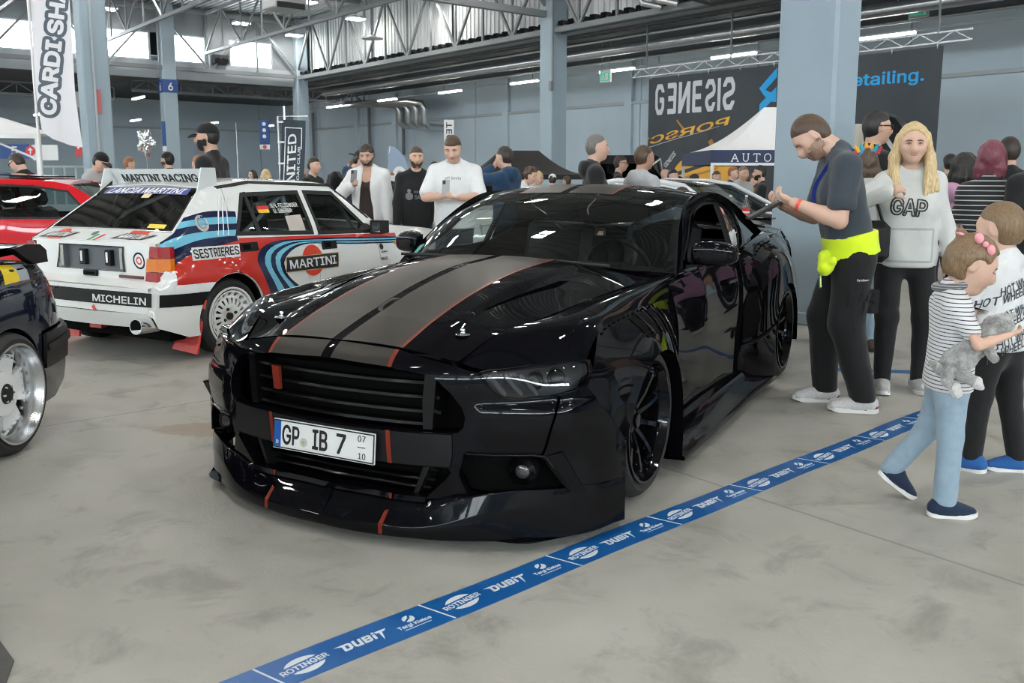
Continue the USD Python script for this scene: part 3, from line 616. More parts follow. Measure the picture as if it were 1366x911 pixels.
for sg in (1, -1): obj('pinstripe', panel(Polygon([(sg * .285, .690), (sg * .303, .689), (sg * .303, .7445), (sg * .285, .746)]).buffer(0), FRONT, .02, .001, lift=.0016), M_red, bumper)
# recesses behind openings
def back(poly, depth, name, m, parent):
    return obj(name, panel(poly.buffer(.015), lambda p: FRONT(p) - [depth, 0, 0], .05, 0), m, parent)
M_slat = mat('slat_black', (.004, .004, .004), .16, spec=.3)
gr = obj('grille', panel(grille_op.buffer(.02), lambda p: FRONT(p) - [.16, 0, 0], .05, 0), M_deep, mus)
def frontbar(s0, s1, z, dx, h=.016, d=.05, m=M_gloss, parent=None, name='grille_slat', n=24):
    ss = np.linspace(s0, s1, n); P = FRONT(np.stack([ss, np.full(n, z)], 1)); rings = []
    for o, q in ((0, -h * .5), (-.004, h * .5), (-d, h * .62), (-d, -h * .3)): rings.append(P + [-dx + o, 0, q])
    rings.append(rings[0]); G = np.stack(rings, 1)
    f = []; 
    return obj(name, (G.reshape(-1, 3), grid_mesh(G, flip=True)[1]), m, parent, smooth=25)
for z, w in ((.628, .46), (.572, .47), (.516, .47), (.467, .44)): frontbar(-w, w, z, .055, .010, .035, M_slat, gr)
for sg in (1, -1):
    q = FRONT(V([(sg * .43, .665), (sg * .475, .66), (sg * .455, .56), (sg * .445, .455), (sg * .41, .455), (sg * .415, .56)]))
    obj('bracket', hull(np.vstack([q - [.03, 0, 0], q - [.13, 0, 0]])), M_slat, gr, smooth=20)
q = FRONT(V([(-.31, .632), (-.265, .632), (-.27, .535), (-.305, .535)])); obj('red_badge', hull(np.vstack([q - [.035, 0, 0], q - [.05, 0, 0]])), M_red, gr, smooth=False)
lg = obj('lower_grille', panel(low_op.buffer(.02), lambda p: FRONT(p) - [.14, 0, 0], .05, 0), M_deep, mus)
for z in (.285, .245, .212): frontbar(-.46, .46, z, .06, .007, .03, M_slat, lg)
for s in (-.42, .42): 
    q = FRONT(V([(s - .012, .31), (s + .012, .31), (s + .012, .19), (s - .012, .19)])); obj('bracket', hull(np.vstack([q - [.03, 0, 0], q - [.12, 0, 0]])), M_satin, lg, smooth=False)
frontbar(-.49, .49, .186, -.012, .02, .05, M_gloss, bumper, 'lower_lip')
for s in (-.285, .285): 
    q = FRONT(V([(s - .008, .1965), (s + .008, .1965), (s + .008, .176), (s - .008, .176)])); obj('pinstripe', hull(np.vstack([q + [.0145, 0, 0], q + [.006, 0, 0]])), M_red, bumper, smooth=False)
# headlights
def lamp(sg):
    P = hl_op if sg > 0 else hl_op2
    h = obj('headlight', panel(P, lambda p: FRONT(p) - V([.045, 0, 0]) - (V([0, .02, 0]) * np.sign(p[:, :1])), .03, 0), mat('lamp_bowl', (.028, .028, .030), .35, metal=.3), mus)
    obj('lens', panel(P.buffer(-.002), FRONT, .025, .006, lift=-.003), glass('smoked_lens', (.55, .55, .56), .8), h)
    for k in range(3):
        s0 = .665 + .048 * k; a = V([(s0 + t * .052, .668 - t * .076) for t in np.linspace(0, 1, 8)]); a[:, 0] *= sg
        obj('light_bar', tube(FRONT(a) - [.026, sg * .006, 0], [.007] + [.0105] * 6 + [.006], 8), mat('lamp_grey', (.20, .20, .20), .35), h)
    for s, z, r in ((.815, .640, .030), (.885, .650, .032)):
        c = FRONT(V([(sg * s, z)]))[0] - [.035, sg * .02, 0]; d = V([.85, sg * .5, -.05]); d /= np.linalg.norm(d)
        obj('projector', tube([c - d * .02, c + d * .010, c + d * .012], [r * 1.1, r * 1.1, r * .85], 20), M_satin, h)
        m = trimesh.creation.icosphere(2, r * .8); m.apply_translation(c + d * .004); obj('projector_lens', m, M_lens, h, smooth=True)
    return h
lamp(1); lamp(-1)
# fog recess
for sg, P in ((1, fog_op), (-1, fog_op2)):
    fr = obj('fog_recess', panel(P.buffer(.012), lambda p: FRONT(p) - V([.10, 0, 0]) - V([0, .03, 0]) * np.sign(p[:, :1]), .04, 0), M_deep, mus)
    c = FRONT(V([(sg * .747, .296)]))[0] - [.07, sg * .015, 0]; d = V([1, sg * .12, 0]); d /= np.linalg.norm(d)
    obj('bezel', tube([c - d * .03, c + d * .03, c + d * .034, c + d * .02], [.055, .055, .044, .040], 28), M_satin, fr)
    m = trimesh.creation.icosphere(3, .037); m.vertices *= [.6, 1, 1]; m.apply_translation(c + d * .018); obj('fog_lens', m, mat('clear_lamp', (.10, .10, .10), .08, metal=.6), fr, smooth=True)
    a = FRONT(V([(sg * x, z) for x, z in ((.800, .374), (.822, .364), (.848, .318), (.897, .222))])); b = FRONT(V([(sg * x, z) for x, z in ((.845, .388), (.868, .378), (.893, .33), (.925, .212))]))
    obj('fin', hull(np.vstack([a[[1, 3]] + [.004, 0, 0], b[[1, 3]] + [.0, sg * .015, 0], a[[1, 3]] - [.05, 0, 0], b[[1, 3]] - [.05, 0, 0]])), M_gloss, fr, smooth=20)
    obj('fin_edge', tube(np.vstack([FRONT(V([(sg * .58, .380), (sg * .68, .375), (sg * .785, .372)])), a[1:]]) + [.004, sg * .002, 0], .006, 8), M_gloss, fr)
# splitter
def splitter():
    C = [(1.035, 0), (1.012, .285), (.975, .45), (.94, .545), (.885, .65), (.79, .80), (.64, .95), (.43, 1.05)]
    top = [.088, .092, .10, .118, .150, .178, .195, .205]; n = 56
    c = smoothline([(*p, t) for p, t in zip(C, top)], n)
    s = np.interp(np.linspace(0, 1, n), np.linspace(0, 1, 8), [0, .285, .44, .53, .63, .76, .90, 1.02]); inn = FRONT(np.stack([s, np.interp(s, [0, .45, .56, .7, 1.02], [.176, .178, .20, .216, .216])], 1))
    rows = []
    d = c[:, :2] - inn[:, :2]; d /= np.linalg.norm(d, axis=1, keepdims=True) + 1e-9
    back_ = np.stack([c[:, 0] - d[:, 0] * .25, np.maximum(c[:, 1] - d[:, 1] * .25, 0), np.full(n, .045)], 1)
    bot = np.stack([c[:, 0] - d[:, 0] * .012, c[:, 1] - d[:, 1] * .012, np.full(n, .045)], 1)
    low = np.stack([c[:, 0], c[:, 1], np.full(n, .055)], 1); up = c.copy(); up[:, 2] -= .006; ins = c.copy(); ins[:, :2] -= d * .010; 
    bulge = np.interp(s, [0, .47, .56, .70, .92, 1.02], [0, 0, .050, .058, .040, .0])
    m1 = ins * .6 + inn * .4; m1[:, 2] += bulge * .9 - .008; m2 = ins * .25 + inn * .75; m2[:, 2] += bulge * .55 - .012 * (s < .5); i2 = inn - [.02, 0, 0]
    G = np.stack([back_, bot, low, up, ins, m1, m2, inn, i2], 1); return grid_mesh_s(G)
def grid_mesh_s(G, flip=False, angle=28):
    v, f, n = grid_mesh(G, flip); return (v, f)
a = splitter(); sp_ = meshkit.arrays(a, 32); b = (sp_[0] * [1, -1, 1], sp_[1][:, ::-1], sp_[2] * [1, -1, 1])
if (sp_[2][:, 2] * (sp_[0][:, 2] > .1)).sum() < 0: sp_ = (sp_[0], sp_[1][:, ::-1], -sp_[2]); b = (b[0], b[1][:, ::-1], -b[2])
spl = obj('splitter', join([sp_, b]), M_gloss, mus)
for sg in (1, -1):
    q = V([(1.016, .085, .093), (1.016, .10, .093), (.965, .085, .17), (.965, .10, .17)]) * 1
for y0 in (0,):
    obj('strut', hull(V([(1.022, y, .09) for y in (-.012, .012)] + [(.955, y, .175) for y in (-.018, .018)] + [(.97, y, .09) for y in (-.012, .012)])), M_gloss, spl, smooth=False)
for sg in (1, -1): obj('pinstripe', hull(V([(1.0135, sg * .277, .0935), (1.0135, sg * .293, .0935), (.96, sg * .277, .140), (.96, sg * .293, .140), (1.0145, sg * .277, .055), (1.0145, sg * .293, .055), (1.005, sg * .277, .06), (.95, sg * .293, .12)])), M_red, spl, smooth=False)
# canard at the far corner
for sg in (1, -1):
    q = FRONT(V([(sg * .945, .405), (sg * .93, .30)]))
    obj('canard', hull(V([q[0], q[1], q[0] + [.03, sg * .075, .02], q[0] + [-.10, sg * .05, .02], q[1] - [.12, 0, -.02]])), M_gloss, mus, smooth=20) if sg < 0 else None
# hood
ye = PchipInterpolator([-.9, -.68, -.3, 0, .3, .48, .665, .72, .832], [.785, .768, .745, .715, .69, .657, .598, .572, .530])
fr_ = [(.889, 0), (.880, .15), (.8655, .298), (.846, .42), (.832, .525)]
xs = np.linspace(.80, -.80, 26); re_ = [(-.80, .772), (-.66, .62), (-.53, .45), (-.46, .25), (-.445, 0)]
hp = [(x - .004, y) for x, y in fr_] + [(x, float(ye(x)) - .003) for x in xs] + re_
hood_poly = Polygon(hp + [(x, -y) for x, y in hp[::-1]]).buffer(0)
slot = [Polygon([(.47, sg * .432), (.455, sg * .442), (.20, sg * .497), (.0, sg * .545), (-.14, sg * .54), (-.10, sg * .515), (.03, sg * .505), (.2, sg * .474)]).buffer(.003) for sg in (1, -1)]
hood = obj('hood', panel(hood_poly.difference(unary_union(slot)), TOP, .028, .03), M_gloss, mus)
for s_ in slot: obj('vent', panel(s_.buffer(.012), lambda p: TOP(p) - [0, 0, .028], .03, 0), M_deep, hood)
for sg in (1, -1):
    st = Polygon([(x, sg * .024) for x in np.linspace(.884, -.445, 30)] + [(x, sg * (.287 + .012 * np.clip((.87 - x) / 1.3, 0, 1))) for x in np.linspace(-.46, .861, 30)])
    obj('stripe', panel(st.buffer(0), TOP, .03, .001, lift=.0012), M_stripe, hood)
    st = Polygon([(x, sg * (.287 + .012 * np.clip((.87 - x) / 1.3, 0, 1))) for x in np.linspace(.861, -.46, 30)] + [(x, sg * (.300 + .012 * np.clip((.87 - x) / 1.3, 0, 1))) for x in np.linspace(-.46, .859, 30)])
    obj('pinstripe', panel(st.buffer(0), TOP, .02, .001, lift=.0014), M_red, hood)
    c = TOP(V([(.685, sg * .462)]))[0]
    obj('hood_pin', [lathe([(0, .004), (.028, .003), (.032, -.002)][::-1], 20), lathe([(0, .022), (.009, .022), (.012, .014), (.010, .003)][::-1], 12)], M_chrome, hood).AddTranslateOp().Set(Gf.Vec3d(*c))
    wz = TOP(V([(.12, sg * .60), (.05, sg * .615)]))
tagm = None
# fender tops
FT = V([[(.829, .54, .708), (.795, .628, .684), (.71, .745, .695), (.63, .842, .706), (.515, .912, .696)],
    [(.665, .599, .790), (.64, .68, .784), (.60, .755, .776), (.545, .83, .768), (.45, .905, .735)],
    [(.45, .664, .822), (.44, .73, .825), (.42, .785, .827), (.40, .845, .818), (.35, .895, .778)],
    [(.13, .704, .850), (.13, .76, .855), (.13, .80, .855), (.13, .845, .838), (.13, .880, .803)],
    [(-.15, .732, .868), (-.15, .785, .873), (-.15, .82, .868), (-.15, .85, .850), (-.15, .880, .812)],
    [(-.5, .757, .883), (-.5, .795, .887), (-.5, .825, .882), (-.5, .852, .86), (-.5, .872, .80)],
    [(-.86, .784, .895), (-.86, .81, .90), (-.86, .83, .897), (-.86, .848, .87), (-.86, .872, .80)]])
ft = grid_mesh(spline_grid(FT, 44, 26), flip=True)
if ft[2][:, 2].mean() < 0: ft = (ft[0], ft[1][:, ::-1], -ft[2])
obj('fender', ft, M_gloss, mus); obj('fender', mirror_y(ft), M_gloss, mus)
# flares
f3 = FRONT(V([(.948, .605), (.984, .485), (1.02, .36)]))
RF = V([f3, [(.47, .928, .69), (.40, .992, .565), (.33, 1.035, .43)], [(.36, .897, .775), (.29, .975, .665), (.22, 1.035, .545)], [(.13, .878, .803), (.11, .968, .722), (.07, 1.035, .628)],
    [(-.10, .878, .811), (-.09, .97, .735), (-.07, 1.035, .645)], [(-.34, .872, .80), (-.29, .968, .712), (-.21, 1.035, .605)], [(-.53, .88, .71), (-.43, .965, .61), (-.31, 1.035, .50)],
    [(-.61, .905, .50), (-.50, .975, .43), (-.36, 1.035, .36)], [(-.60, .90, .30), (-.50, .97, .25), (-.375, 1.035, .20)], [(-.56, .895, .07), (-.48, .97, .07), (-.37, 1.035, .07)]])
RR = V([[(-1.98, .90, .07), (-2.18, .99, .07), (-2.36, 1.045, .07)], [(-1.95, .905, .30), (-2.15, .99, .28), (-2.345, 1.045, .25)], [(-1.95, .912, .50), (-2.16, 1.0, .48), (-2.38, 1.045, .42)],
    [(-2.02, .905, .72), (-2.28, 1.005, .67), (-2.50, 1.045, .555)], [(-2.22, .90, .90), (-2.46, 1.01, .81), (-2.64, 1.045, .635)], [(-2.6, .90, .965), (-2.75, 1.01, .85), (-2.80, 1.045, .655)],
    [(-3.0, .895, .96), (-3.03, 1.0, .80), (-2.95, 1.045, .61)], [(-3.3, .90, .86), (-3.22, 1.0, .68), (-3.06, 1.045, .51)], [(-3.45, .92, .6), (-3.3, 1.0, .48), (-3.12, 1.045, .36)], [(-3.45, .91, .3), (-3.3, .99, .26), (-3.13, 1.045, .2)]])
def ring(C, m=70, n=14):
    G = spline_grid(C, m, n); t = G[:, -1] - G[:, -2]
    L = G[:, -1] + [0, -.012, 0]; L2 = G[:, -1] + [0, -.07, 0]
    G2 = np.concatenate([G, L[:, None] * 1, L2[:, None]], 1); v, f, nn = grid_mesh(G2)
    if nn[:, 1].mean() < 0: f = f[:, ::-1]
    return meshkit.arrays((v, f), 40), G
for C, nm in ((RF, 'fender_flare'), (RR, 'rear_flare')):
    m_, G = ring(C); fl = obj(nm, m_, M_gloss, mus); obj(nm, mirror_y(m_), M_gloss, mus)
    if nm == 'fender_flare':
        GF = G; flare_l = fl
    else: GRR = G; rear_l = fl
_gu, _gv = np.linspace(0, 1, GF.shape[0]), np.linspace(0, 1, GF.shape[1])
_gf = [RectBivariateSpline(_gu, _gv, GF[:, :, k]) for k in range(3)]; _gr = [RectBivariateSpline(_gu, _gv, GRR[:, :, k]) for k in range(3)]
FLF = lambda p: np.stack([g.ev(p[:, 0], p[:, 1]) for g in _gf], 1); FLR = lambda p: np.stack([g.ev(p[:, 0], p[:, 1]) for g in _gr], 1)
fs = np.sign((np.cross(FLF(V([[.41, .5]])) - FLF(V([[.40, .5]])), FLF(V([[.4, .51]])) - FLF(V([[.4, .5]]))))[0, 1])
for k in range(5):
    u = .345 + .058 * k
    obj('louver_slot', panel(Polygon([(u, .10), (u + .040, .10), (u + .036, .62), (u + .004, .62)]), FLF, .04, 0, flip=fs < 0, lift=.003), M_deep, flare_l)
    a = FLF(V([(u + .045, v_) for v_ in np.linspace(.06, .66, 8)])); obj('louver_blade', tube(a + [0, .004, .009], [.004] + [.007] * 6 + [.004], 6), M_gloss, flare_l)
fr2 = np.sign((np.cross(FLR(V([[.21, .5]])) - FLR(V([[.20, .5]])), FLR(V([[.2, .51]])) - FLR(V([[.2, .5]]))))[0, 1])
obj('side_intake', panel(Polygon([(.15, .06), (.25, .03), (.27, .22), (.20, .42), (.155, .34)]).buffer(.01), FLR, .04, 0, flip=fr2 < 0, lift=.004), M_deep, rear_l)
a = FLR(V([(.12, .03), (.128, .30), (.15, .62), (.19, .93)])); obj('blade', tube(a + [0, .006, 0], [.006, .012, .012, .005], 8), M_gloss, rear_l)
a = FLR(V([(.36 + .02 * k, .06) for k in range(10)])); obj('rivet', join([tf(trimesh.creation.icosphere(1, .006), None, q + [0, .004, .002]) for q in a]), M_gloss, rear_l, kind='stuff')
a = FLF(V([(.18 + .03 * k, .05) for k in range(16)])); obj('rivet', join([tf(trimesh.creation.icosphere(1, .006), None, q + [0, .004, .003]) for q in a]), M_gloss, flare_l, kind='stuff')
# sides: fender rear, door, quarter
arch_r = Polygon([(-2.36, 0), (-2.345, .25), (-2.38, .42), (-2.50, .555), (-2.64, .635), (-2.80, .655), (-2.95, .61), (-3.06, .51), (-3.12, .36), (-3.13, 0)])
bz = lambda x: np.interp(x, [-3.75, -2.8, -2.3, -1.6, -.86, 0], [.97, .985, .955, .905, .888, .86])
def sidepoly(x0, x1, zb=.13, top=None):
    xx = np.linspace(x0, x1, 16); return Polygon([(x0, zb), *[(x, (top(x) if top else bz(x))) for x in xx], (x1, zb)])
for sg in (1, -1):
    fn = (lambda p: SIDE(p, 1)) if sg > 0 else (lambda p: SIDE(p, -1)); fl = sg > 0
    obj('fender_side', panel(sidepoly(-.36, -.64, .13, lambda x: .80), fn, .05, .012, flip=not fl), M_gloss, mus)
    d = obj('door', panel(sidepoly(-.648, -1.895), fn, .045, .014, flip=not fl), M_gloss, mus)
    if sg > 0:
        q = SIDE(V([(-1.70, .775)]))[0]; obj('door_handle', box(-.10, .10, -.012, .022, -.016, .016, .008), M_gloss, d).AddTranslateOp().Set(Gf.Vec3d(*q))
    obj('quarter_panel', panel(sidepoly(-1.903, -3.74).difference(arch_r.buffer(.06)), fn, .05, .012, flip=not fl), M_gloss, mus)
    # skirt blade
    P = [(.885, .175), (.925, .165), (.955, .125), (1.02, .085), (1.045, .075), (1.045, .058), (.90, .05)]
    xs_ = np.linspace(-.38, -2.36, 14); G = V([[(x, y + .015 * (x < -1.9) * (-1.9 - x) / .4, z + .0 * x) for y, z in P + P[:1]] for x in xs_])
    v, f, n = grid_mesh(G, flip=True); mm = meshkit.arrays((v, f), 25); mm = (mm[0], mm[1], mm[2]) 
    if (mm[2][:, 1] * (mm[0][:, 1] > 1.0)).sum() < 0: mm = (mm[0], mm[1][:, ::-1], -mm[2])
    obj('side_skirt', mm if sg > 0 else mirror_y(mm), M_gloss, mus)
# greenhouse
OUT = [(-.86, .905), (-1.055, 1.057), (-1.268, 1.187), (-1.471, 1.262), (-1.766, 1.287), (-2.04, 1.268), (-2.285, 1.200), (-2.55, 1.115), (-2.85, 1.03), (-3.0, .985)]
outl = smoothline(OUT, 40)
DLO = Polygon(smoothline([(-1.0, .937), (-1.18, 1.049), (-1.361, 1.160), (-1.521, 1.212), (-1.769, 1.240), (-1.971, 1.224), (-2.10, 1.178), (-2.165, 1.09), (-2.13, 1.005), (-2.05, .955), (-1.85, .930), (-1.55, .922), (-1.25, .925), (-1.06, .920)], 70, True)).buffer(0)
ghp = Polygon([*outl, (-3.0, .97), (-2.3, .93), (-1.6, .885), (-.86, .87)]).buffer(0)
bpil = Polygon([(-1.80, .90), (-1.845, .90), (-1.935, 1.26), (-1.885, 1.26)])
for sg in (1, -1):
    fn = (lambda p: GH(p, 1)) if sg > 0 else (lambda p: GH(p, -1)); fl = sg < 0
    obj('roof_pillar', panel(ghp.difference(DLO), fn, .035, .03, flip=fl), M_gloss, mus)
    obj('window_frame', panel(DLO.difference(DLO.buffer(-.018)), fn, .03, .01, flip=fl, lift=-.006), M_matt, mus)
    obj('door_pillar', panel(DLO.buffer(-.01).intersection(bpil), fn, .03, .02, flip=fl, lift=-.008), M_matt, mus)
    qw = DLO.buffer(-.018).intersection(Polygon([(-1.86, .8), (-1.94, 1.3), (-2.4, 1.3), (-2.4, .8)]))
    obj('quarter_glass', panel(qw, fn, .05, 0, flip=fl, lift=-.012), glass('dark_quarter_glass', (.30, .33, .33)), mus)
def gh_y(x, z): return float(GH(V([[x, z]]))[0, 1])
def half_to_full(rows): return V([[*[(x, -y, z) for x, y, z in r[::-1][:-1]], *r] for r in rows])
hd = [(-1.253, 0, 1.297), (-1.268, .34, 1.287), (-1.305, .55, 1.262), (-1.335, gh_y(-1.335, 1.217), 1.217)]
wsb = [(-.425, 0, .962), (-.47, .36, .955), (-.62, .63, .936), (-.84, gh_y(-.84, .90), .90)]
mid = [[tuple(V(a) * (1 - t) + V(b) * t + V([.018, 0, .035]) * 4 * t * (1 - t)) for a, b in zip(wsb, hd)] for t in (0, .35, .7, 1)]
ws = spline_grid(half_to_full(mid), 24, 40); m_ = grid_mesh(ws, flip=False)
if m_[2][:, 2].mean() < 0: m_ = (m_[0], m_[1][:, ::-1], -m_[2])
obj('windscreen', m_, M_windscreen, mus)
# black frit border
def sub(G, u0, u1, v0, v1, lift):
    n0, n1 = G.shape[:2]; g = grid_mesh(G); N = g[2].reshape(G.shape); N = N if N[:, :, 2].mean() > 0 else -N
    a, b, c, d = int(u0 * (n0 - 1)), int(round(u1 * (n0 - 1))) + 1, int(v0 * (n1 - 1)), int(round(v1 * (n1 - 1))) + 1
    m = grid_mesh((G + N * lift)[a:b, c:d]); return m if m[2][:, 2].mean() > 0 else (m[0], m[1][:, ::-1], -m[2])
for k, q in enumerate(((0, 1, 0, .025), (0, 1, .975, 1), (0, .05, 0, 1), (.95, 1, 0, 1))): obj('screen_border', sub(ws, *q, -.006), M_matt, mus)
rows = [hd,
    [(-1.47, 0, 1.335), (-1.47, .34, 1.323), (-1.475, .53, 1.298), (-1.475, gh_y(-1.475, 1.263), 1.263)],
    [(-1.75, 0, 1.344), (-1.755, .34, 1.333), (-1.76, .53, 1.312), (-1.766, gh_y(-1.766, 1.287), 1.287)],
    [(-2.05, 0, 1.328), (-2.045, .34, 1.317), (-2.04, .53, 1.295), (-2.04, gh_y(-2.04, 1.268), 1.268)],
    [(-2.33, 0, 1.275), (-2.31, .34, 1.262), (-2.30, .53, 1.235), (-2.285, gh_y(-2.285, 1.2), 1.2)]]
RG = spline_grid(half_to_full(rows), 30, 44); m_ = grid_mesh(RG)
if m_[2][:, 2].mean() < 0: m_ = (m_[0], m_[1][:, ::-1], -m_[2])
roof = obj('roof', m_, M_gloss, mus)
yy = RG[0, :, 1]
def vfrac(y): return float(np.interp(y, RG[0, :, 1], np.linspace(0, 1, RG.shape[1])))
_ru, _rv = np.linspace(0, 1, RG.shape[0]), np.linspace(0, 1, RG.shape[1]); _rg = [RectBivariateSpline(_ru, _rv, RG[:, :, k]) for k in range(3)]
ROOF = lambda p: np.stack([g.ev(p[:, 0], p[:, 1]) for g in _rg], 1)
rfl = np.cross(ROOF(V([[.5, .5]])) - ROOF(V([[.49, .5]])), ROOF(V([[.5, .51]])) - ROOF(V([[.5, .5]])))[0, 2] < 0
for sg in (1, -1):
    for a, b, m, nm, l in ((.024, .287, M_stripe, 'stripe', .0012), (.287, .304, M_red, 'pinstripe', .0014)):
        va, vb = sorted((vfrac(sg * a), vfrac(sg * b))); obj(nm, panel(sbox(0.005, va, 1, vb), ROOF, .03, 0, flip=rfl, lift=l), m, roof)
rb = [rows[-1], [(-2.75, 0, 1.16), (-2.72, .34, 1.148), (-2.68, .53, 1.118), (-2.62, gh_y(-2.62, 1.098), 1.098)], [(-3.12, 0, 1.04), (-3.08, .34, 1.03), (-3.03, .55, 1.01), (-2.98, gh_y(-2.98, .99), .99)]]
m_ = grid_mesh(spline_grid(half_to_full(rb), 16, 30))
if m_[2][:, 2].mean() < 0: m_ = (m_[0], m_[1][:, ::-1], -m_[2])
obj('rear_window', m_, glass('dark_rear_glass', (.12, .13, .13)), mus)
dk = [[(-2.9, 0, 1.0), (-2.9, .45, .995), (-2.9, .885, .978)], [(-3.3, 0, 1.03), (-3.3, .45, 1.022), (-3.3, .845, .98)], [(-3.6, 0, 1.035), (-3.6, .45, 1.025), (-3.6, .785, .975)], [(-3.74, 0, 1.03), (-3.74, .45, 1.02), (-3.74, .752, .968)], [(-3.80, 0, .95), (-3.79, .45, .94), (-3.76, .74, .90)], [(-3.82, 0, .6), (-3.80, .45, .6), (-3.76, .82, .6)], [(-3.78, 0, .2), (-3.76, .45, .2), (-3.72, .8, .2)]]
m_ = grid_mesh(spline_grid(half_to_full(dk), 40, 24))
if m_[2][:200, 2].mean() < 0: m_ = (m_[0], m_[1][:, ::-1], -m_[2])
obj('tail', m_, M_gloss, mus)
obj('rear_spoiler', box(-3.80, -3.62, -.72, .72, 1.05, 1.065, .006), M_gloss, mus, smooth=20)
sh_ = [[(-2.15, gh_y(-2.15, .94), .945), (-2.15, .868, .945), (-2.15, .885, .925)], [(-2.5, gh_y(-2.5, .965), .975), (-2.5, .85, .978), (-2.5, .90, .955)], [(-3.0, .70, 1.0), (-3.0, .82, .99), (-3.0, .90, .955)]]
m_ = grid_mesh(spline_grid(sh_, 16, 8))
if m_[2][:, 2].mean() < 0: m_ = (m_[0], m_[1][:, ::-1], -m_[2])
obj('shoulder', m_, M_gloss, mus); obj('shoulder', mirror_y(m_), M_gloss, mus)
# mirrors
for sg in (1, -1):
    c = V([-1.06, sg * .975, .992]); 
    m = trimesh.creation.icosphere(4, 1.0); v = np.array(m.vertices)
    v = np.sign(v) * np.abs(v) ** .62 * [.072, .112, .066]; v[:, 0] = np.where(v[:, 0] < -.02, -.02 - (v[:, 0] + .02) * 0.05, v[:, 0]); v[:, 0] -= (v[:, 1] * sg) * .38; v[:, 2] += np.where(v[:, 1] * sg > 0, -.16, .02) * np.abs(v[:, 1]) * (v[:, 2] > 0)
    m.vertices = v + c; mm = obj('mirror', m, M_gloss, mus, smooth=True)
    obj('mirror_foot', hull(V([c + [.02, -sg * .09, -.04], c + [-.04, -sg * .09, -.04], c + [.02, -sg * .03, -.055], c + [-.04, -sg * .03, -.055], c + [.05, -sg * .145, -.085], c + [-.06, -sg * .145, -.085], c + [.05, -sg * .145, -.065], c + [-.06, -sg * .145, -.065]])), M_gloss, mm, smooth=30)
    obj('mirror_glass', box(-.0225, -.0205, -.085, .085, -.045, .045), M_chrome, mm).AddTranslateOp().Set(Gf.Vec3d(*c))
# wheels
rimm = mat('gloss_black_rim', (.003, .003, .004), .06, spec=.3)
for x, sg, y in ((0, 1, .865), (0, -1, .865), (-2.72, 1, .885), (-2.72, -1, .885)): wheel(mus, (x, sg * y, .335), .335, .265 if x == 0 else .30, .262, 'slim', rimm, sg, dish=.02)
for x, ys in ((0, .66), (-2.74, .66)):
    for sg in (1, -1):
        ar = [ (x + .42 * math.cos(t), .33 + .40 * math.sin(t)) for t in np.linspace(-.3, math.pi + .3, 24)]
        G = V([[(px, sg * .72, pz), (px, sg * .99, pz)] for px, pz in ar]); obj('wheel_well', grid_mesh(G), M_deep, mus)
        obj('wheel_well', hull(V([(px, sg * yy_, pz) for px, pz in ar for yy_ in (.70, .72)])), M_deep, mus, smooth=False)
# floor pan, cabin, seats, wheel
obj('underbody', box(-3.6, .75, -.80, .80, .09, .14), M_deep, mus, smooth=False)
obj('bay', box(-.5, .70, -.66, .66, .14, .52), M_deep, mus, smooth=False)
cab = obj('dashboard', [hull(V([(-.66, y, .90) for y in (-.68, .68)] + [(-1.02, y, .87) for y in (-.70, .70)] + [(-1.10, y, .78) for y in (-.70, .70)] + [(-.6, y, .6) for y in (-.7, .7)])), hull(V([(-.95, y, .93) for y in (.20, .52)] + [(-1.06, y, .90) for y in (.18, .54)] + [(-1.06, y, .80) for y in (.18, .54)] + [(-.8, y, .87) for y in (.2, .5)]))], M_cabin, mus, smooth=25)
obj('floor_tub', box(-2.6, -.6, -.74, .74, .18, .30), M_cabin, mus, smooth=False)
obj('firewall', box(-2.75, -2.65, -.74, .74, .2, .95), M_cabin, mus, smooth=False)
th_ = np.linspace(0, 2 * math.pi, 33); sw = V([(-1.22, .37, .86)]) + np.stack([.06 * np.sin(th_), .185 * np.cos(th_), .175 * np.sin(th_)], 1)
stw = obj('steering_wheel', tube(sw, .015, 10, caps=False), M_leather, mus); obj('steering_hub', [tf(box(-.03, .03, -.07, .07, -.05, .05, .02), None, (-1.20, .37, .86)), cyl((-1.2, .2, .86), (-1.2, .54, .86), .013), cyl((-1.2, .37, .86), (-1.24, .37, .70), .014), cyl((-1.2, .37, .84), (-.95, .37, .8), .025)], M_leather, stw)
for y in (.37, -.37):
    s_ = obj('seat', [tf(box(-.22, .26, -.25, .25, -.06, .08, .05), rot('y', -.12), (-1.62, y, .50)), tf(box(-.07, .07, -.25, .25, 0, .62, .06), rot('y', -.30), (-1.86, y, .52))], M_leather, mus, smooth=30)
    obj('headrest', tf(box(-.05, .05, -.13, .13, 0, .20, .045), rot('y', -.22), (-2.03, y, 1.02)), M_leather, s_, smooth=30)
obj('rear_bench', [box(-2.6, -2.2, -.6, .6, .4, .58, .05), tf(box(-.06, .06, -.6, .6, 0, .42, .05), rot('y', -.4), (-2.55, 0, .55))], M_leather, mus, smooth=30)
obj('inside_mirror', box(-1.235, -1.215, -.12, .12, 1.185, 1.245, .012), M_matt, mus, smooth=20)
for y in (.06, -.62):
    wz_ = [(-.44, y + .56, .975), (-.50, y + .28, .985), (-.62, y - .02, .985)]
    obj('wiper', tube([(-.50, .60 if y > 0 else -.02, .955), (-.47, .3 if y > 0 else -.3, .972), (-.46, .02 if y > 0 else -.62, .972)], .009, 6), M_matt, mus)
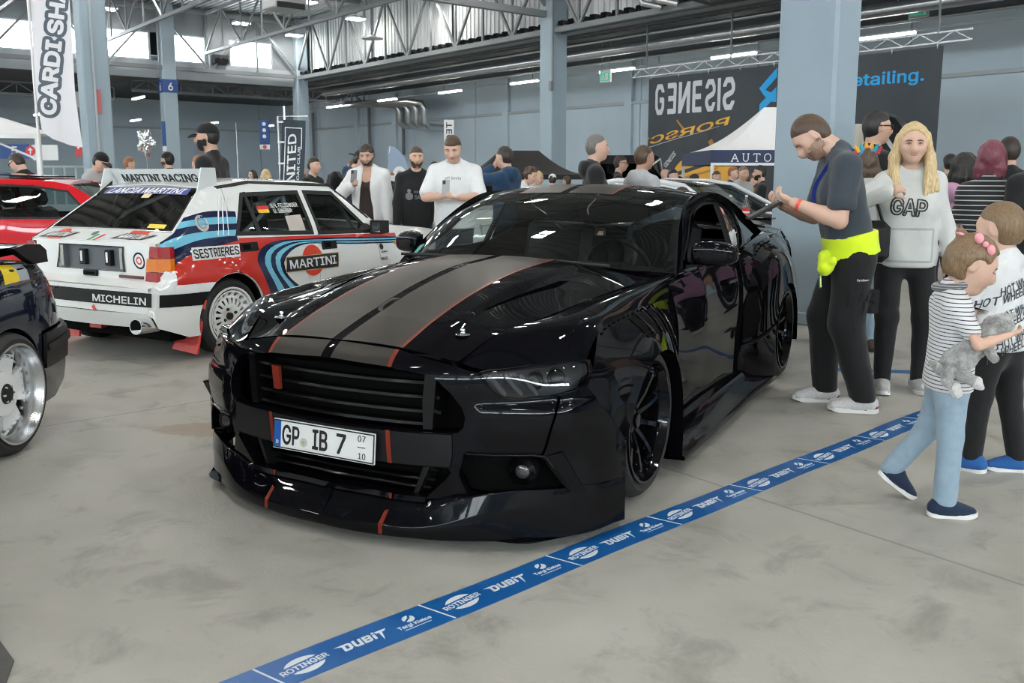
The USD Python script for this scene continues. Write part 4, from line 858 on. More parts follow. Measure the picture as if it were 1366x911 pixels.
# plate, sticker
def FP(s, z, d=0): return FRONT(V([[s, z]]))[0] + [d, 0, 0]
pc = V([.972, 0, .372]); ex = V([0, 1, 0]); ez = V([-.06, 0, .998])
pl = obj('number_plate', plate(sbox(-.248, -.056, .248, .056).buffer(.004), .006, pc + [.012, 0, 0], ex, [-.1, 0, .995]), M_plate, mus, smooth=20, label='white German number plate GP IB 7')
ey = V([-.1, 0, .995]); ey /= np.linalg.norm(ey); nz = np.cross(ex, ey)
def on_plate(poly, m, d=.0068, nm='plate_lettering'): return obj(nm, plate(poly, .0012, pc + [.012, 0, 0] + nz * d, ex, ey), m, pl, smooth=False)
on_plate(sbox(-.25, -.057, .25, .057).difference(sbox(-.245, -.052, .245, .052)), M_ink)
on_plate(sbox(-.245, -.052, -.212, .052), M_blue, nm='plate_band'); on_plate(affinity.translate(text('D', h=.015), -.2285, -.033), M_plate, .0081)
on_plate(unary_union([affinity.translate(text('GP', w=.088, h=.080), -.160, 0), affinity.translate(text('IB', w=.075, h=.080), -.012, 0), affinity.translate(text('7', w=.046, h=.080), .092, 0)]), M_ink)
on_plate(unary_union([affinity.translate(text('07', w=.036, h=.024, bold=False), .19, .033), sbox(.172, -.002, .208, .001), affinity.translate(text('10', w=.034, h=.024, bold=False), .193, -.034)]), M_ink)
on_plate(Point(-.094, -.02).buffer(.018), mat('seal_grey', (.45, .47, .45), .5), nm='plate_seal'); on_plate(Point(-.094, -.02).buffer(.007), mat('seal_gold', (.45, .35, .08), .5), .0081, 'plate_seal')
tagm = sub(ws, .06, .16, .045, .105, .004); obj('screen_sticker', tagm, mat('green_sticker', (.02, .30, .22), .4), mus)
# ================================================================ A CAR FROM ITS SIDE OUTLINE: rounded side panels plus strips across the profile
class Car:
    def __init__(s, root, outline, ypts, r=.06):
        s.root, s.r = root, r; s.out = Polygon(outline).buffer(0)
        s.top = s.out.exterior; q = V(ypts)
        s.rbf = RBFInterpolator(q[:, [0, 2]], q[:, 1], kernel='linear' if len(q) < 4 else 'thin_plate_spline', smoothing=1e-4)
        z0 = s.out.bounds[1]
        c = [p for p in outline if p[1] > z0 + .12]; s.edge = LineString([*outline[:0], *c])
    def S(s, x, z): return s.rbf(np.stack([x, z], 1))
    def side(s, sg=1):
        def f(p):
            p = V(p); d = shapely.distance(shapely.points(p), s.edge); t = 1 - np.clip(d / s.r, 0, 1)
            y = s.S(p[:, 0], p[:, 1]) - s.r * (1 - np.sqrt(np.clip(1 - t * t * .96, 0, 1)))
            return np.stack([p[:, 0], sg * y, p[:, 1]], 1)
        return f
    def panel(s, name, poly, m, sg, h=.05, thick=.012, lift=0, parent=None, **k):
        return obj(name, panel(poly, s.side(sg), h, thick, flip=sg > 0, lift=lift), m, parent or s.root, **k)
    def strip_fn(s, pts, crown=.02, inset=.0, vpow=2.0):
        """surface over a run of profile points: (t 0..1, v -1..1)"""
        p = V(pts); d = np.r_[0, np.cumsum(np.linalg.norm(np.diff(p, axis=0), axis=1))]; d /= d[-1]
        t = np.gradient(p, axis=0); nrm = np.stack([-t[:, 1], t[:, 0]], 1); nrm /= np.linalg.norm(nrm, axis=1, keepdims=True)
        c = V(s.out.centroid.coords[0]); 
        if ((p.mean(0) - c) @ nrm.mean(0)) < 0: nrm = -nrm
        fi = (lambda a: PchipInterpolator(d, a, axis=0)) if len(p) > 2 else (lambda a: (lambda t_: a[0] + (a[1] - a[0]) * np.clip(V(t_), 0, 1)[..., None]))
        fp, fnn = fi(p), fi(nrm)
        def f(q):
            q = V(q); P = fp(np.clip(q[:, 0], 0, 1)); N = fnn(np.clip(q[:, 0], 0, 1)); y = (s.S(P[:, 0], P[:, 1]) - s.r * .80 - inset) * q[:, 1]
            P = P + N * (crown * (1 - np.abs(q[:, 1:2]) ** vpow))
            return np.stack([P[:, 0], y, P[:, 1]], 1)
        return f
    def strip(s, name, pts, m, poly=None, h=.06, crown=.02, inset=0., thick=.01, lift=0, parent=None, **k):
        f = s.strip_fn(pts, crown, inset); poly = poly if poly is not None else sbox(0, -1, 1, 1)
        a = V([[.5, 0]]); n = np.cross(f(a + [.01, 0]) - f(a), f(a + [0, .01]) - f(a))[0]; c = f(a)[0]; o = s.out.centroid
        fl = n @ (c - V([o.x, 0, o.y])) < 0
        return obj(name, panel(poly, f, h, thick, flip=fl, lift=lift), m, parent or s.root, **k)
def paint(name, col, rough=.12, **k): return mat(name, col, rough, coat=.6, spec=.4, **k)
def simple_seats(root, rows, m=None, z=.45, sy=.36):
    for x in rows:
        for y in (sy, -sy):
            obj('seat', [tf(box(-.24, .24, -.24, .24, -.06, .08, .05), rot('y', -.1), (x, y, z)), tf(box(-.07, .07, -.24, .24, 0, .60, .06), rot('y', -.25), (x - .22, y, z)), tf(box(-.05, .05, -.13, .13, 0, .19, .045), rot('y', -.2), (x - .38, y, z + .60))], m or M_leather, root, smooth=30)
def wells(root, xs, r, y, z=.30):
    for x in xs:
        for sg in (1, -1):
            a = [(x + r * math.cos(t), z + r * math.sin(t)) for t in np.linspace(-.2, math.pi + .2, 20)]
            obj('wheel_well', [grid_mesh(V([[(px, sg * (y - .26), pz), (px, sg * (y + .0), pz)] for px, pz in a])), hull(V([(px, sg * q, pz) for px, pz in a for q in (y - .28, y - .26)]))], M_deep, root, smooth=40)
def generic_car(name, label, loc, yaw, outline, body, windows, strips, wheels, W=.86, zb=.9, tumble=.42, wheel_style='slim', wm=None, R=.31, rim=.21, glassm=None, arch=.35, seats=(-1.3, -2.1), group=None, cat='car', low=.03, doors=()):
    t = thing(name, label, cat, (*loc, 0), yaw, group)
    x0, x1 = min(p[0] for p in outline), max(p[0] for p in outline); yp = []
    for x in np.linspace(x0, x1, 7):
        e = .05 * (abs((x - (x0 + x1) / 2) / (x1 - x0) * 2) ** 4)
        yp += [(x, W - low - e, .2), (x, W - e, .55), (x, W - .02 - e, zb), (x, W - .02 - e - tumble * (1.3 - zb), 1.3)]
    c = Car(t, outline, yp, .07); gm = glassm or M_sideglass
    aw = unary_union([Point(x, .30).buffer(arch, 24) for x in wheels])
    win = unary_union([Polygon(w) for w in windows]) if windows else Polygon()
    dl = unary_union([LineString(d).buffer(.005) for d in doors]) if doors else Polygon()
    for sg in (1, -1):
        pl = c.out.difference(unary_union([aw, win, dl])); gs = sorted(getattr(pl, 'geoms', [pl]), key=lambda g: -g.area)
        for i, g in enumerate(gs):
            if g.area > .004: c.panel('body_side' if i == 0 else 'door', g, body, sg, .06)
        for w in windows:
            g = Polygon(w); c.panel('window_frame', g.difference(g.buffer(-.022)), M_matt, sg, .06, .01, -.003); c.panel('side_window', g.buffer(-.018), gm, sg, .12, 0, -.012)
        for x in wheels: wheel(t, (x, sg * (W - .115), R), R, .21, rim, wheel_style, wm or M_galv, sg, dish=.04)
    for nm, pts, m, cr in strips: c.strip(nm, pts, m, crown=cr)
    wells(t, wheels, arch + .02, W - .02)
    obj('underbody', box(x0 + .2, x1 - .2, -W + .15, W - .15, .16, .26), M_deep, t, smooth=False)
    obj('cabin_floor', box(x0 + .9, x1 - 1.2, -W + .12, W - .12, .26, .36), M_cabin, t, smooth=False)
    if seats: simple_seats(t, seats, sy=W * .42)
    return t, c
M_white = paint('white_rally_paint', (.74, .75, .73)); M_lred = paint('rally_red', (.50, .035, .025)); M_navy = paint('rally_navy', (.012, .018, .055)); M_lblue = paint('rally_light_blue', (.16, .47, .62))
LOUT = [(-3.12, .29), (-3.17, .40), (-3.17, .585), (-3.08, .635), (-3.055, .90), (-2.90, .975), (-2.46, 1.31), (-2.30, 1.345), (-1.9, 1.362), (-1.3, 1.352), (-.96, 1.318), (-.44, .93), (0, .89), (.55, .82), (.68, .75), (.73, .5), (.73, .28), (.5, .2), (-2.9, .2)]
_ly = []
for x in (-3.17, -2.95, -2.475, -1.9, -1.3, -.6, 0, .72):
    e = .055 if x < -3.1 else .012 if x < -2.9 else 0
    fl = .035 if abs(x + 2.475) < .5 or abs(x) < .45 else 0.0
    _ly += [(x, .825 + fl - e, .25), (x, .845 + fl - e, .5), (x, .838 + fl - e, .70), (x, .812 - e, .755), (x, .80 - e, .90), (x, .605, 1.32), (x, .705, 1.11)]
lan = thing('rally_car', 'white rally hatchback in red and blue stripes, rear spoiler up, behind the black coupe', 'car', (-1.764, 9.603, 0), 1.065)
LC = Car(lan, LOUT, _ly, .05)
arch_l = [Polygon([(x + .355 * math.cos(t) * (1.0), .30 + .345 * math.sin(t)) for t in np.linspace(-.6, math.pi + .6, 30)]) for x in (-2.46, .0)]
LW1 = Polygon([(-2.335, .925), (-2.12, 1.262), (-1.43, 1.272), (-1.415, .885)]); LW2 = Polygon([(-1.365, .88), (-1.375, 1.272), (-.99, 1.255), (-.60, .855)])
# ---- build
def lancia():
    win = unary_union([LW1, LW2]); arches = unary_union(arch_l)
    lines = unary_union([LineString([(-2.30, 1.29), (-2.335, .90), (-2.32, .86), (-2.41, .65), (-2.33, .63)]).buffer(.004), LineString([(-1.372, .88), (-1.39, .755), (-1.41, .43), (-1.41, .22)]).buffer(.004), LineString([(-.55, .85), (-.50, .2)]).buffer(.004)])
    for sg in (-1, 1):
        pl = LC.out.difference(unary_union([win, arches, lines])); gs = sorted(getattr(pl, 'geoms', [pl]), key=lambda g: -g.area)
        for i, g in enumerate(gs):
            if g.area > .003: LC.panel('body_side' if i == 0 else 'door', g, M_white, sg, .035, .014)
        for w in (LW1, LW2):
            LC.panel('window_frame', w.difference(w.buffer(-.035)), M_matt, sg, .05, .012, .002); LC.panel('side_window', w.buffer(-.03), M_sideglass, sg, .1, 0, -.008)
        LC.panel('window_divider', Polygon([(-2.09, 1.27), (-2.055, 1.27), (-2.04, .915), (-2.085, .915)]), M_matt, sg, .05, .01, .0)
        LC.panel('rain_gutter', Polygon([(-2.34, 1.298), (-1.97, 1.338), (-.98, 1.302), (-.62, 1.0), (-.60, 1.0), (-.95, 1.318), (-1.97, 1.352), (-2.35, 1.312)]).buffer(.003), M_matt, sg, .03, .012, .004)
        # livery
        def deco(name, pts, m, lift=.0015, h=.035, cut=True):
            lift = lift + .0045
            g = Polygon(pts).buffer(0).intersection(LC.out.buffer(-.004))
            if cut: g = g.difference(unary_union([win, arches.buffer(.004)]))
            if g.area > 1e-5: LC.panel(name, g, m, sg, h, .0008, lift)
        q = [smoothline(V(a), 16) for a in ([(-2.87, 1.035), (-2.731, 1.087), (-2.622, 1.112), (-2.25, 1.112)], [(-2.915, 1.020), (-2.75, 1.058), (-2.569, 1.074), (-2.26, 1.068)], [(-2.965, .965), (-2.837, 1.004), (-2.72, 1.02), (-2.531, 1.022), (-2.28, 1.018)],
              [(-3.04, .895), (-2.976, .923), (-2.855, .953), (-2.671, .970), (-2.30, .970)], [(-3.045, .84), (-2.92, .868), (-2.786, .900), (-2.6, .922), (-2.32, .925)], [(-2.99, .72), (-2.90, .775), (-2.832, .806), (-2.619, .853), (-2.416, .874), (-2.315, .886)])]
        for i, m in enumerate((M_navy, M_lblue, M_navy, M_lblue, M_navy)): deco('livery_stripe', [*q[i], *q[i + 1][::-1]], m)
        L = smoothline([(-.24, .800), (-.9, .832), (-1.377, .850), (-1.7, .858), (-1.927, .855), (-2.047, .826), (-2.133, .771), (-2.159, .715), (-2.138, .646), (-2.075, .52), (-1.98, .32)], 40); Rr = smoothline([(-.24, .738), (-.9, .768), (-1.321, .800), (-1.582, .806), (-1.722, .772), (-1.818, .716), (-1.861, .665), (-1.844, .600), (-1.781, .53), (-1.678, .46), (-1.52, .33)], 40)
        fr = [0, .22, .44, .62, .82, 1.0]; fr = [0, .24, .45, .63, .82, 1.0]
        for i, m in enumerate((M_navy, M_lblue, M_navy, M_lblue, M_navy)): deco('livery_stripe', [*(L + (Rr - L) * fr[i]), *((L + (Rr - L) * fr[i + 1])[::-1])], m)
        deco('red_flank', [*q[5], (-2.3, .905), (-1.4, .875), (-.24, .835), *L, (-2.02, .25), (-2.2, .25), (-2.97, .60), (-3.0, .605)], M_lred, .001)
        deco('white_lip', [(-3.02, .605), (-2.66, .595), (-2.70, .53), (-3.02, .545)], M_white, .006); deco('black_band', [(-3.12, .54), (-2.71, .53), (-2.775, .435), (-3.12, .447)], M_satin, .004)
        deco('black_edge', [(-1.846, .585), (-1.825, .716), (-1.139, .71), (-1.161, .576)], mat('gold_edge', (.42, .33, .16), .4), .003); deco('black_box', [(-1.838, .592), (-1.818, .709), (-1.146, .703), (-1.168, .583)], M_ink, .004)
        cpt = Point(-1.49, .664).buffer(.135, 24); deco('red_disc', list(cpt.exterior.coords), mat('disc_red', (.62, .05, .02), .35), .0025)
        def word(s, w, h, cx, cy, m, lift=.005, rot_=0.0, shear=0.0):
            g = text(s, w=w, h=h, shear=shear)
            if sg > 0: g = affinity.scale(g, -1, 1, origin=(0, 0))
            g = affinity.translate(affinity.rotate(g, rot_, origin=(0, 0)), cx, cy); LC.panel('lettering', g, m, sg, .03, .0004, lift + (.0045 if lift > 0 else 0))
        word('MARTINI', .60, .075, -1.494, .647, M_plate, .008)
        deco('name_plate', [(-2.80, .862), (-2.313, .857), (-2.332, .760), (-2.818, .765)], M_plate, .003); word('SESTRIERES', .465, .072, -2.566, .811, M_ink, .008)
        for (x0, x1, y0, y1) in ((-2.315, -2.118, .792, .864), (-1.335, -1.145, .745, .818)):
            LC.panel('door_handle', sbox(x0, y0, x1, y1), M_satin, sg, .04, .012, .008); LC.panel('handle_pocket', sbox(x0 + .03, y0 + .015, x0 + .11, y1 - .015), M_deep, sg, .04, .001, .0095)
        LC.panel('fuel_cap', Point(-2.632, 1.035).buffer(.062, 20), mat('cap_alloy', (.55, .55, .53), .35, metal=.7), sg, .03, .006, .006); LC.panel('fuel_cap_ring', Point(-2.632, 1.035).buffer(.04, 20).difference(Point(-2.632, 1.035).buffer(.034)), M_steel, sg, .02, .001, .007)
        for k in range(3): obj('vent_tube', tube([LC.side(sg)(V([(x0, z)]))[0] + [0, sg * .006, 0] for x0, z in ((-2.52 + .055 * k, .935), (-2.36 + .035 * k, 1.24))], .006, 6), M_whitemetal, lan)
        word('RACE', .10, .03, -.48, .60, M_ink, .003); word('speed', .09, .026, -.47, .665, M_ink, .003); deco('sponsor_mark', list(Point(-.50, .715).buffer(.028).difference(Point(-.5, .715).buffer(.02)).exterior.coords), M_ink, .002)
        LC.panel('side_marker', sbox(-.29, .725, -.26, .765), mat('amber_lens', (.75, .28, .02), .2), sg, .02, .006, .008)
        # names and papers on the glass
        if sg < 0:
            word('S.H. FELDINGER', .33, .036, -1.66, 1.150, M_plate, -.005); word('U. EBERER', .22, .036, -1.70, 1.105, M_plate, -.005)
            for i, c in enumerate(((.01, .01, .01), (.6, .02, .02), (.75, .5, .02))): LC.panel('flag_band', sbox(-1.985, 1.150 - .028 * i, -1.86, 1.178 - .028 * i), mat(f'flag_{i}', c, .5), sg, .1, .0004, -.005)
            LC.panel('paper', Polygon([(-1.70, 1.058), (-1.505, 1.066), (-1.50, .898), (-1.70, .905)]), mat('old_paper', (.50, .45, .40), .7), sg, .1, .0004, -.005)
    # across the car
    st = LC.strip
    st('roof', [(-2.46, 1.31), (-2.30, 1.345), (-1.9, 1.362), (-1.3, 1.352), (-.96, 1.318)], M_white, crown=.02)
    st('windscreen', [(-.96, 1.318), (-.44, .93)], M_windscreen, crown=.03); st('bonnet', [(-.44, .93), (0, .89), (.55, .82), (.68, .75)], M_white, crown=.03)
    st('front', [(.68, .75), (.73, .5), (.73, .28)], M_white, crown=.04)
    HG = [(-2.90, .975), (-2.46, 1.31)]; fr_ = sbox(.02, -.99, .985, .99); gl = Polygon([(.06, -.95), (.94, -.93), (.94, .93), (.06, .95)]).buffer(.03).buffer(-.0)
    st('hatch_frame', HG, M_white, fr_.difference(gl), crown=.01); st('rear_window', HG, glass('rally_rear_glass', (.45, .43, .38)), gl, h=.1, crown=.01, lift=-.004); st('window_seal', HG, M_matt, gl.difference(gl.buffer(-.025)), h=.04, crown=.01, lift=-.001)
    def cross(name, pts, polys, m, lift=.002, parent=None, crown=.01, h=.03):  # polys in (y,z)-like coordinates of the strip: x = y in metres, y = t
        f = LC.strip_fn(pts, crown); P = V(pts); W_ = float(LC.S(*[V([q]) for q in P.mean(0)])[0]) - LC.r * .8
        g = affinity.affine_transform(polys, [0, 1, 1 / W_, 0, 0, 0]); st(name, pts, m, g, h=h, crown=crown, lift=lift, parent=parent, thick=.0006)
    def tfun(pts, z): return (z - pts[0][1]) / (pts[1][1] - pts[0][1])
    def word_r(s, pts, w, z0, z1, cy, m, lift, shear=0.0, crown=.01):
        t0, t1 = tfun(pts, z0), tfun(pts, z1); g = text(s, w=w, h=abs(t1 - t0), shear=0)
        g = affinity.scale(g, -1, 1, origin=(0, 0))                       # seen from behind, +y is to the left
        if shear: g = affinity.affine_transform(g, [1, -shear / abs(t1 - t0) * w * .0 - shear, 0, 1, 0, 0])
        g = affinity.translate(g, cy, (t0 + t1) / 2) if t1 > t0 else affinity.translate(affinity.scale(g, 1, -1, origin=(0, 0)), cy, (t0 + t1) / 2)
        cross('lettering', pts, g, m, lift, crown=crown)
    cross('blue_banner', HG, sbox(-.55, tfun(HG, 1.245), .55, tfun(HG, 1.300)), mat('banner_blue', (.02, .04, .20), .4), .001)
    word_r('LANCIA MARTINI', HG, .98, 1.252, 1.292, 0, M_plate, .002, .35)
    cross('yellow_note', HG, sbox(-.55, tfun(HG, 1.0), -.38, tfun(HG, 1.028)), mat('note_yellow', (.75, .58, .06), .6), .001)
    cross('yellow_note', HG, sbox(-.12, tfun(HG, 1.215), -.02, tfun(HG, 1.25)), mat('note_cream', (.65, .55, .32), .6), .001)
    TL = [(-3.055, .90), (-2.90, .975)]; st('hatch_lip', TL, M_white, crown=.01)
    for cy, z0, z1 in ((.46, .908, .950), (-.41, .912, .958)):
        cross('red_disc', TL, affinity.scale(Point(cy, tfun(TL, (z0 + z1) / 2)).buffer(.1), 1, 6.5, origin=(cy, tfun(TL, .93))).intersection(sbox(-1, -.0, 1, 1)), _mats['disc_red'], .002)
        cross('black_box', TL, affinity.affine_transform(sbox(-.17, -.24, .17, .24), [1, -.2, 0, 1, cy, tfun(TL, (z0 + z1) / 2)]), M_ink, .0035); word_r('MARTINI', TL, .27, z0 + .008, z1 - .008, cy, M_plate, .005, .2)
    RP = [(-3.08, .635), (-3.055, .90)]; rec = sbox(-.385, tfun(RP, .69), .352, tfun(RP, .868))
    lampL = unary_union([Polygon([(s * .685, tfun(RP, .885)), (s * .80, tfun(RP, .885)), (s * .80, tfun(RP, .64)), (s * .64, tfun(RP, .64))]) for s in (1, -1)]).buffer(0)
    f = LC.strip_fn(RP, .01); Wm = float(LC.S(V([-3.07]), V([.77]))[0]) - LC.r * .8
    tr = lambda g: affinity.affine_transform(g, [0, 1, 1 / Wm, 0, 0, 0])
    st('tailgate', RP, M_white, sbox(0, -1, 1, 1).difference(tr(rec)).difference(tr(lampL)), h=.04, crown=.01, thick=.05)
    obj('plate_recess', [box(-3.035, -3.01, -.41, .38, .67, .89), box(-3.075, -3.03, -.385, -.345, .69, .868), box(-3.075, -3.03, .312, .352, .69, .868)], mat('recess_grey', (.10, .11, .12), .5), lan, smooth=False)
    cross('recess_rim', RP, rec.buffer(.02, join_style=2).difference(rec), M_satin, .008)
    for y in (.10, -.20): obj('plate_bracket', box(-3.07, -3.03, y - .035, y + .035, .72, .84, .006), M_satin, lan); obj('bracket_bar', box(-3.078, -3.07, y - .010, y + .012, .745, .825, .003), M_whitemetal, lan)
    for y in (.352 - .02, -.385 + .02): obj('plate_lamp', box(-3.08, -3.07, y - .016, y + .016, .70, .86, .004), mat('lamp_ribbed', (.38, .38, .33), .3), lan)
    for s in (1, -1):
        for z0, z1, m in ((.80, .885, mat('lens_red', (.33, .01, .015), .15, coat=.8)), (.70, .80, mat('lens_orange', (.70, .18, .01), .15, coat=.8)), (.595, .70, _mats['lens_red'])):
            i0, i1 = .64 + .045 * (z0 - .6) / .28, .64 + .045 * (z1 - .6) / .28
            obj('tail_lamp', hull(V([(-3.095 + .02 * (z > .8), s * y, z) for z, yi in ((z0 + .002, i0), (z1 - .002, i1)) for y in (yi, .77)] + [(-3.02, s * .835, z) for z in (z0 + .002, z1 - .002)] + [(-2.985, s * .838, z) for z in (z0 + .002, z1 - .002)] + [(-3.0, s * yi, z0) for yi in (.65,)])), m, lan, smooth=20)
    cross('round_badge', RP, Point(-.56, tfun(RP, .775)).buffer(.001), M_navy, .001)
    for r0, r1, m in ((.062, .048, M_navy), (.030, .018, _mats['disc_red'])):
        k = 1 / .265; c0 = (-.56, tfun(RP, .775)); g = affinity.scale(Point(0, 0).buffer(r0).difference(Point(0, 0).buffer(r1)), 1, k, origin=(0, 0)); cross('round_badge', RP, affinity.translate(g, *c0), m, .0015)
    obj('latch', box(-3.106, -3.06, -.11, .055, .640, .685, .008), M_satin, lan); obj('latch_pocket', box(-3.108, -3.09, -.09, .035, .650, .672), M_deep, lan)
    obj('model_badge', box(-3.098, -3.06, -.615, -.354, .642, .664, .003), mat('badge_maroon', (.12, .03, .035), .4), lan, smooth=False)
    for y, c in ((.035, (.02, .30, .12)), (.012, None), (-.035, (.55, .03, .04))):
        if c: cross('flag_band', TL, affinity.affine_transform(sbox(-.016, .0, .016, .55), [1, -.06, 0, 1, y, 0]), mat('flag_g' if y > 0 else 'flag_r', c, .5), .002)
    cross('maker_badge', TL, affinity.scale(Point(.062, .6).buffer(.022), 1.3, 9, origin=(.062, .6)), mat('badge_grey', (.25, .26, .28), .3, metal=.5), .004)
    B1 = [(-3.17, .585), (-3.08, .635)]; st('bumper_lip', B1, M_white, crown=.006)
    B2 = [(-3.17, .40), (-3.17, .585)]; B3 = [(-3.12, .29), (-3.17, .40)]
    st('bumper', B2, M_white, crown=.03); st('bumper_lower', B3, M_white, crown=.03)
    cross('black_band', B2, sbox(-.79, tfun(B2, .452), .79, tfun(B2, .556)), M_satin, .004, crown=.03); word_r('MICHELIN', B2, .56, .466, .522, -.46, M_plate, .007, crown=.03)
    g = Polygon([(-.185, .443), (-.16, .42), (-.20, .385), (-.225, .395)]); cross('tow_flap', B2, affinity.affine_transform(g, [1, 0, 0, 1 / .185, 0, -.40 / .185]).buffer(0), _mats['disc_red'], .005, crown=.03)
    obj('bumper_vent', hull(V([(-3.158, -.14, .376), (-3.158, -.20, .376), (-3.14, -.30, .335), (-3.14, -.24, .335), (-3.12, -.2, .35)])), M_deep, lan)
    obj('tow_eye', box(-3.0, -2.9, .02, .16, .21, .26), M_lred, lan)
    e = obj('exhaust', tube([(-2.7, -.62, .27), (-3.0, -.66, .30), (-3.24, -.69, .315)], .058, 18), M_chrome, lan); obj('exhaust_bore', tube([(-3.2, -.685, .315), (-3.2415, -.6905, .315)], .05, 16), M_deep, e)
    for sg in (-1, 1): obj('mud_flap', hull(V([(-2.72, sg * .86, .46), (-2.74, sg * .84, .46), (-2.80, sg * .83, .05), (-2.82, sg * .83, .05), (-2.82, sg * .56, .07), (-2.80, sg * .56, .07), (-2.76, sg * .60, .26), (-2.74, sg * .60, .26)])), mat('mudflap_red', (.62, .05, .035), .5), lan, smooth=False)
    for x in (-2.475, 0):
        for sg in (1, -1): wheel(lan, (x, sg * .755, .30), .30, .22, .225, 'rally', mat('white_rim', (.72, .73, .72), .3), sg, dish=.03)
    wells(lan, (-2.475, 0), .36, .83)
    obj('underbody', box(-2.95, .5, -.70, .70, .16, .26), M_deep, lan, smooth=False); obj('cabin_floor', box(-2.9, -.5, -.74, .74, .3, .38), M_cabin, lan, smooth=False); obj('rear_floor', box(-3.0, -2.1, -.7, .7, .5, .56), M_cabin, lan, smooth=False)
    simple_seats(lan, (-1.45,), z=.5); obj('dashboard', box(-.85, -.5, -.68, .68, .55, .86, .05), M_cabin, lan)
    cage = [[(-2.6, y, .6), (-1.55, y * .86, 1.25), (-.9, y * .86, 1.22), (-.5, y, .7)] for y in (.66, -.66)] + [[(-1.55, .56, 1.25), (-1.55, -.56, 1.25)], [(-1.5, .66, .5), (-1.55, .56, 1.25)], [(-1.5, -.66, .5), (-1.55, -.56, 1.25)], [(-2.6, .6, .62), (-1.55, -.52, 1.23)], [(-2.6, -.6, .62), (-1.55, .52, 1.23)]]
    for c in cage: obj('roll_bar', tube(c, .02, 8), M_steel_l, lan)
    for sg in (-1, 1):
        m = obj('mirror', hull(V([(-.56, sg * y, z) for y in (.83, .98) for z in (.86, .975)] + [(-.66, sg * y, z) for y in (.83, .97) for z in (.85, .98)])), M_matt, lan, smooth=25); obj('mirror_face', box(-.663, -.66, sg * .86, sg * .95, .87, .96), M_chrome, m)
        obj('mirror_sail', hull(V([(-.58, sg * .785, .87), (-.80, sg * .785, .87), (-.72, sg * .74, .99), (-.58, sg * .83, .90), (-.66, sg * .83, .90)])), M_matt, m)
    # raised spoiler
    sp = obj('spoiler', hull(V([(-2.335 + d, y, 1.305) for y in (.55, -.55) for d in (0, .03)] + [(-2.42 + d, y, 1.455) for y in (.555, -.555) for d in (0, .03)])), mat('spoiler_grey_white', (.60, .63, .63), .4), lan, smooth=20)
    for sg in (1, -1):
        obj('end_plate', hull(V([(-2.30, sg * .57, 1.25), (-2.30, sg * .585, 1.25), (-2.52, sg * .57, 1.25), (-2.52, sg * .585, 1.25), (-2.46, sg * .57, 1.462), (-2.46, sg * .585, 1.462), (-2.32, sg * .57, 1.462), (-2.32, sg * .585, 1.462)])), _mats['spoiler_grey_white'], sp, smooth=20)
        obj('side_wing', hull(V([(-2.30, sg * .56, 1.30), (-2.56, sg * .57, 1.24), (-2.66, sg * .62, 1.12), (-2.52, sg * .62, 1.14), (-2.35, sg * .58, 1.28), (-2.5, sg * .65, 1.17)])), M_white, sp, smooth=20)
        obj('dark_fin', hull(V([(-2.50, sg * .50, 1.25), (-2.56, sg * .56, 1.25), (-2.40, sg * .56, 1.36), (-2.44, sg * .52, 1.30)])), M_matt, sp, smooth=False)
    u = V([-.085, 0, .15]); u /= np.linalg.norm(u); nrm = V([-u[2], 0, u[0]]); nrm = nrm if nrm[0] < 0 else -nrm
    obj('lettering', plate(text('MARTINI RACING', w=.90, h=.075), .002, V([-2.378, 0, 1.383]) + nrm * .004, (0, -1, 0), u), M_ink, sp, smooth=False)
    obj('antenna', [tube([(-1.75, -.12, 1.36), (-1.75, -.12, 1.80)], .004, 6), lathe([(0, .03), (.02, .025), (.03, 0)][::-1], 12)], M_matt, lan) if False else obj('antenna', tube([(-1.75, -.25, 1.36), (-1.75, -.25, 1.85)], [.006, .003], 6), M_steel_l, lan)
lancia()
# ================================================================ THE OTHER CARS
M_nvy = paint('deep_navy_paint', (.006, .009, .022), .06); M_carred = paint('red_car_paint', (.55, .012, .018), .08); M_wht = paint('white_car_paint', (.66, .69, .70), .15); M_blk = paint('black_car_paint', (.006, .006, .007), .08); M_rimw = mat('white_rim', (.72, .73, .72), .3)
# dark saloon at the left edge: its tail seen from the side
BO = [(-3.40, .24), (-3.46, .38), (-3.47, .55), (-3.36, .60), (-3.29, .80), (-3.20, .935), (-2.62, .97), (-1.95, 1.34), (-1.2, 1.37), (-.75, 1.33), (-.15, .97), (.65, .84), (.74, .6), (.74, .3), (.6, .18), (-3.2, .18)]
yb = []
for x in (-3.47, -3.2, -2.7, -1.5, 0, .74):
    e = .10 if x < -3.4 else .035 if x < -3.1 else 0
    yb += [(x, .83 - e, .2), (x, .850 - e, .55), (x, .842 - e, .78), (x, .80 - e, .97), (x, .60 - e, 1.34)]
bm_ = thing('saloon_car', 'dark navy saloon with white five spoke wheel and rear wing at the left edge', 'car', (-3.36, 1.72, 0), -math.pi / 2)
BC = Car(bm_, BO, yb, .055); ab_ = unary_union([Point(x, .32).buffer(.322, 32) for x in (-2.70, 0)]); wb = [Polygon([(-2.5, 1.02), (-1.92, 1.30), (-1.38, 1.33), (-1.36, .98)]), Polygon([(-1.30, .98), (-1.3, 1.33), (-.80, 1.29), (-.32, .98)])]
bump = Polygon([(-3.50, .37), (-3.50, .575), (-3.04, .56), (-3.03, .37)]).intersection(BC.out); skirt = Polygon([(-3.46, .17), (-3.48, .37), (-3.02, .37), (-3.0, .17)]).intersection(BC.out); ln = unary_union([LineString([(-2.36, .98), (-2.38, .2)]).buffer(.004), LineString([(-1.33, 1.0), (-1.33, .2)]).buffer(.004), LineString([(-3.02, .17), (-3.035, .57), (-3.5, .585)]).buffer(.005)])
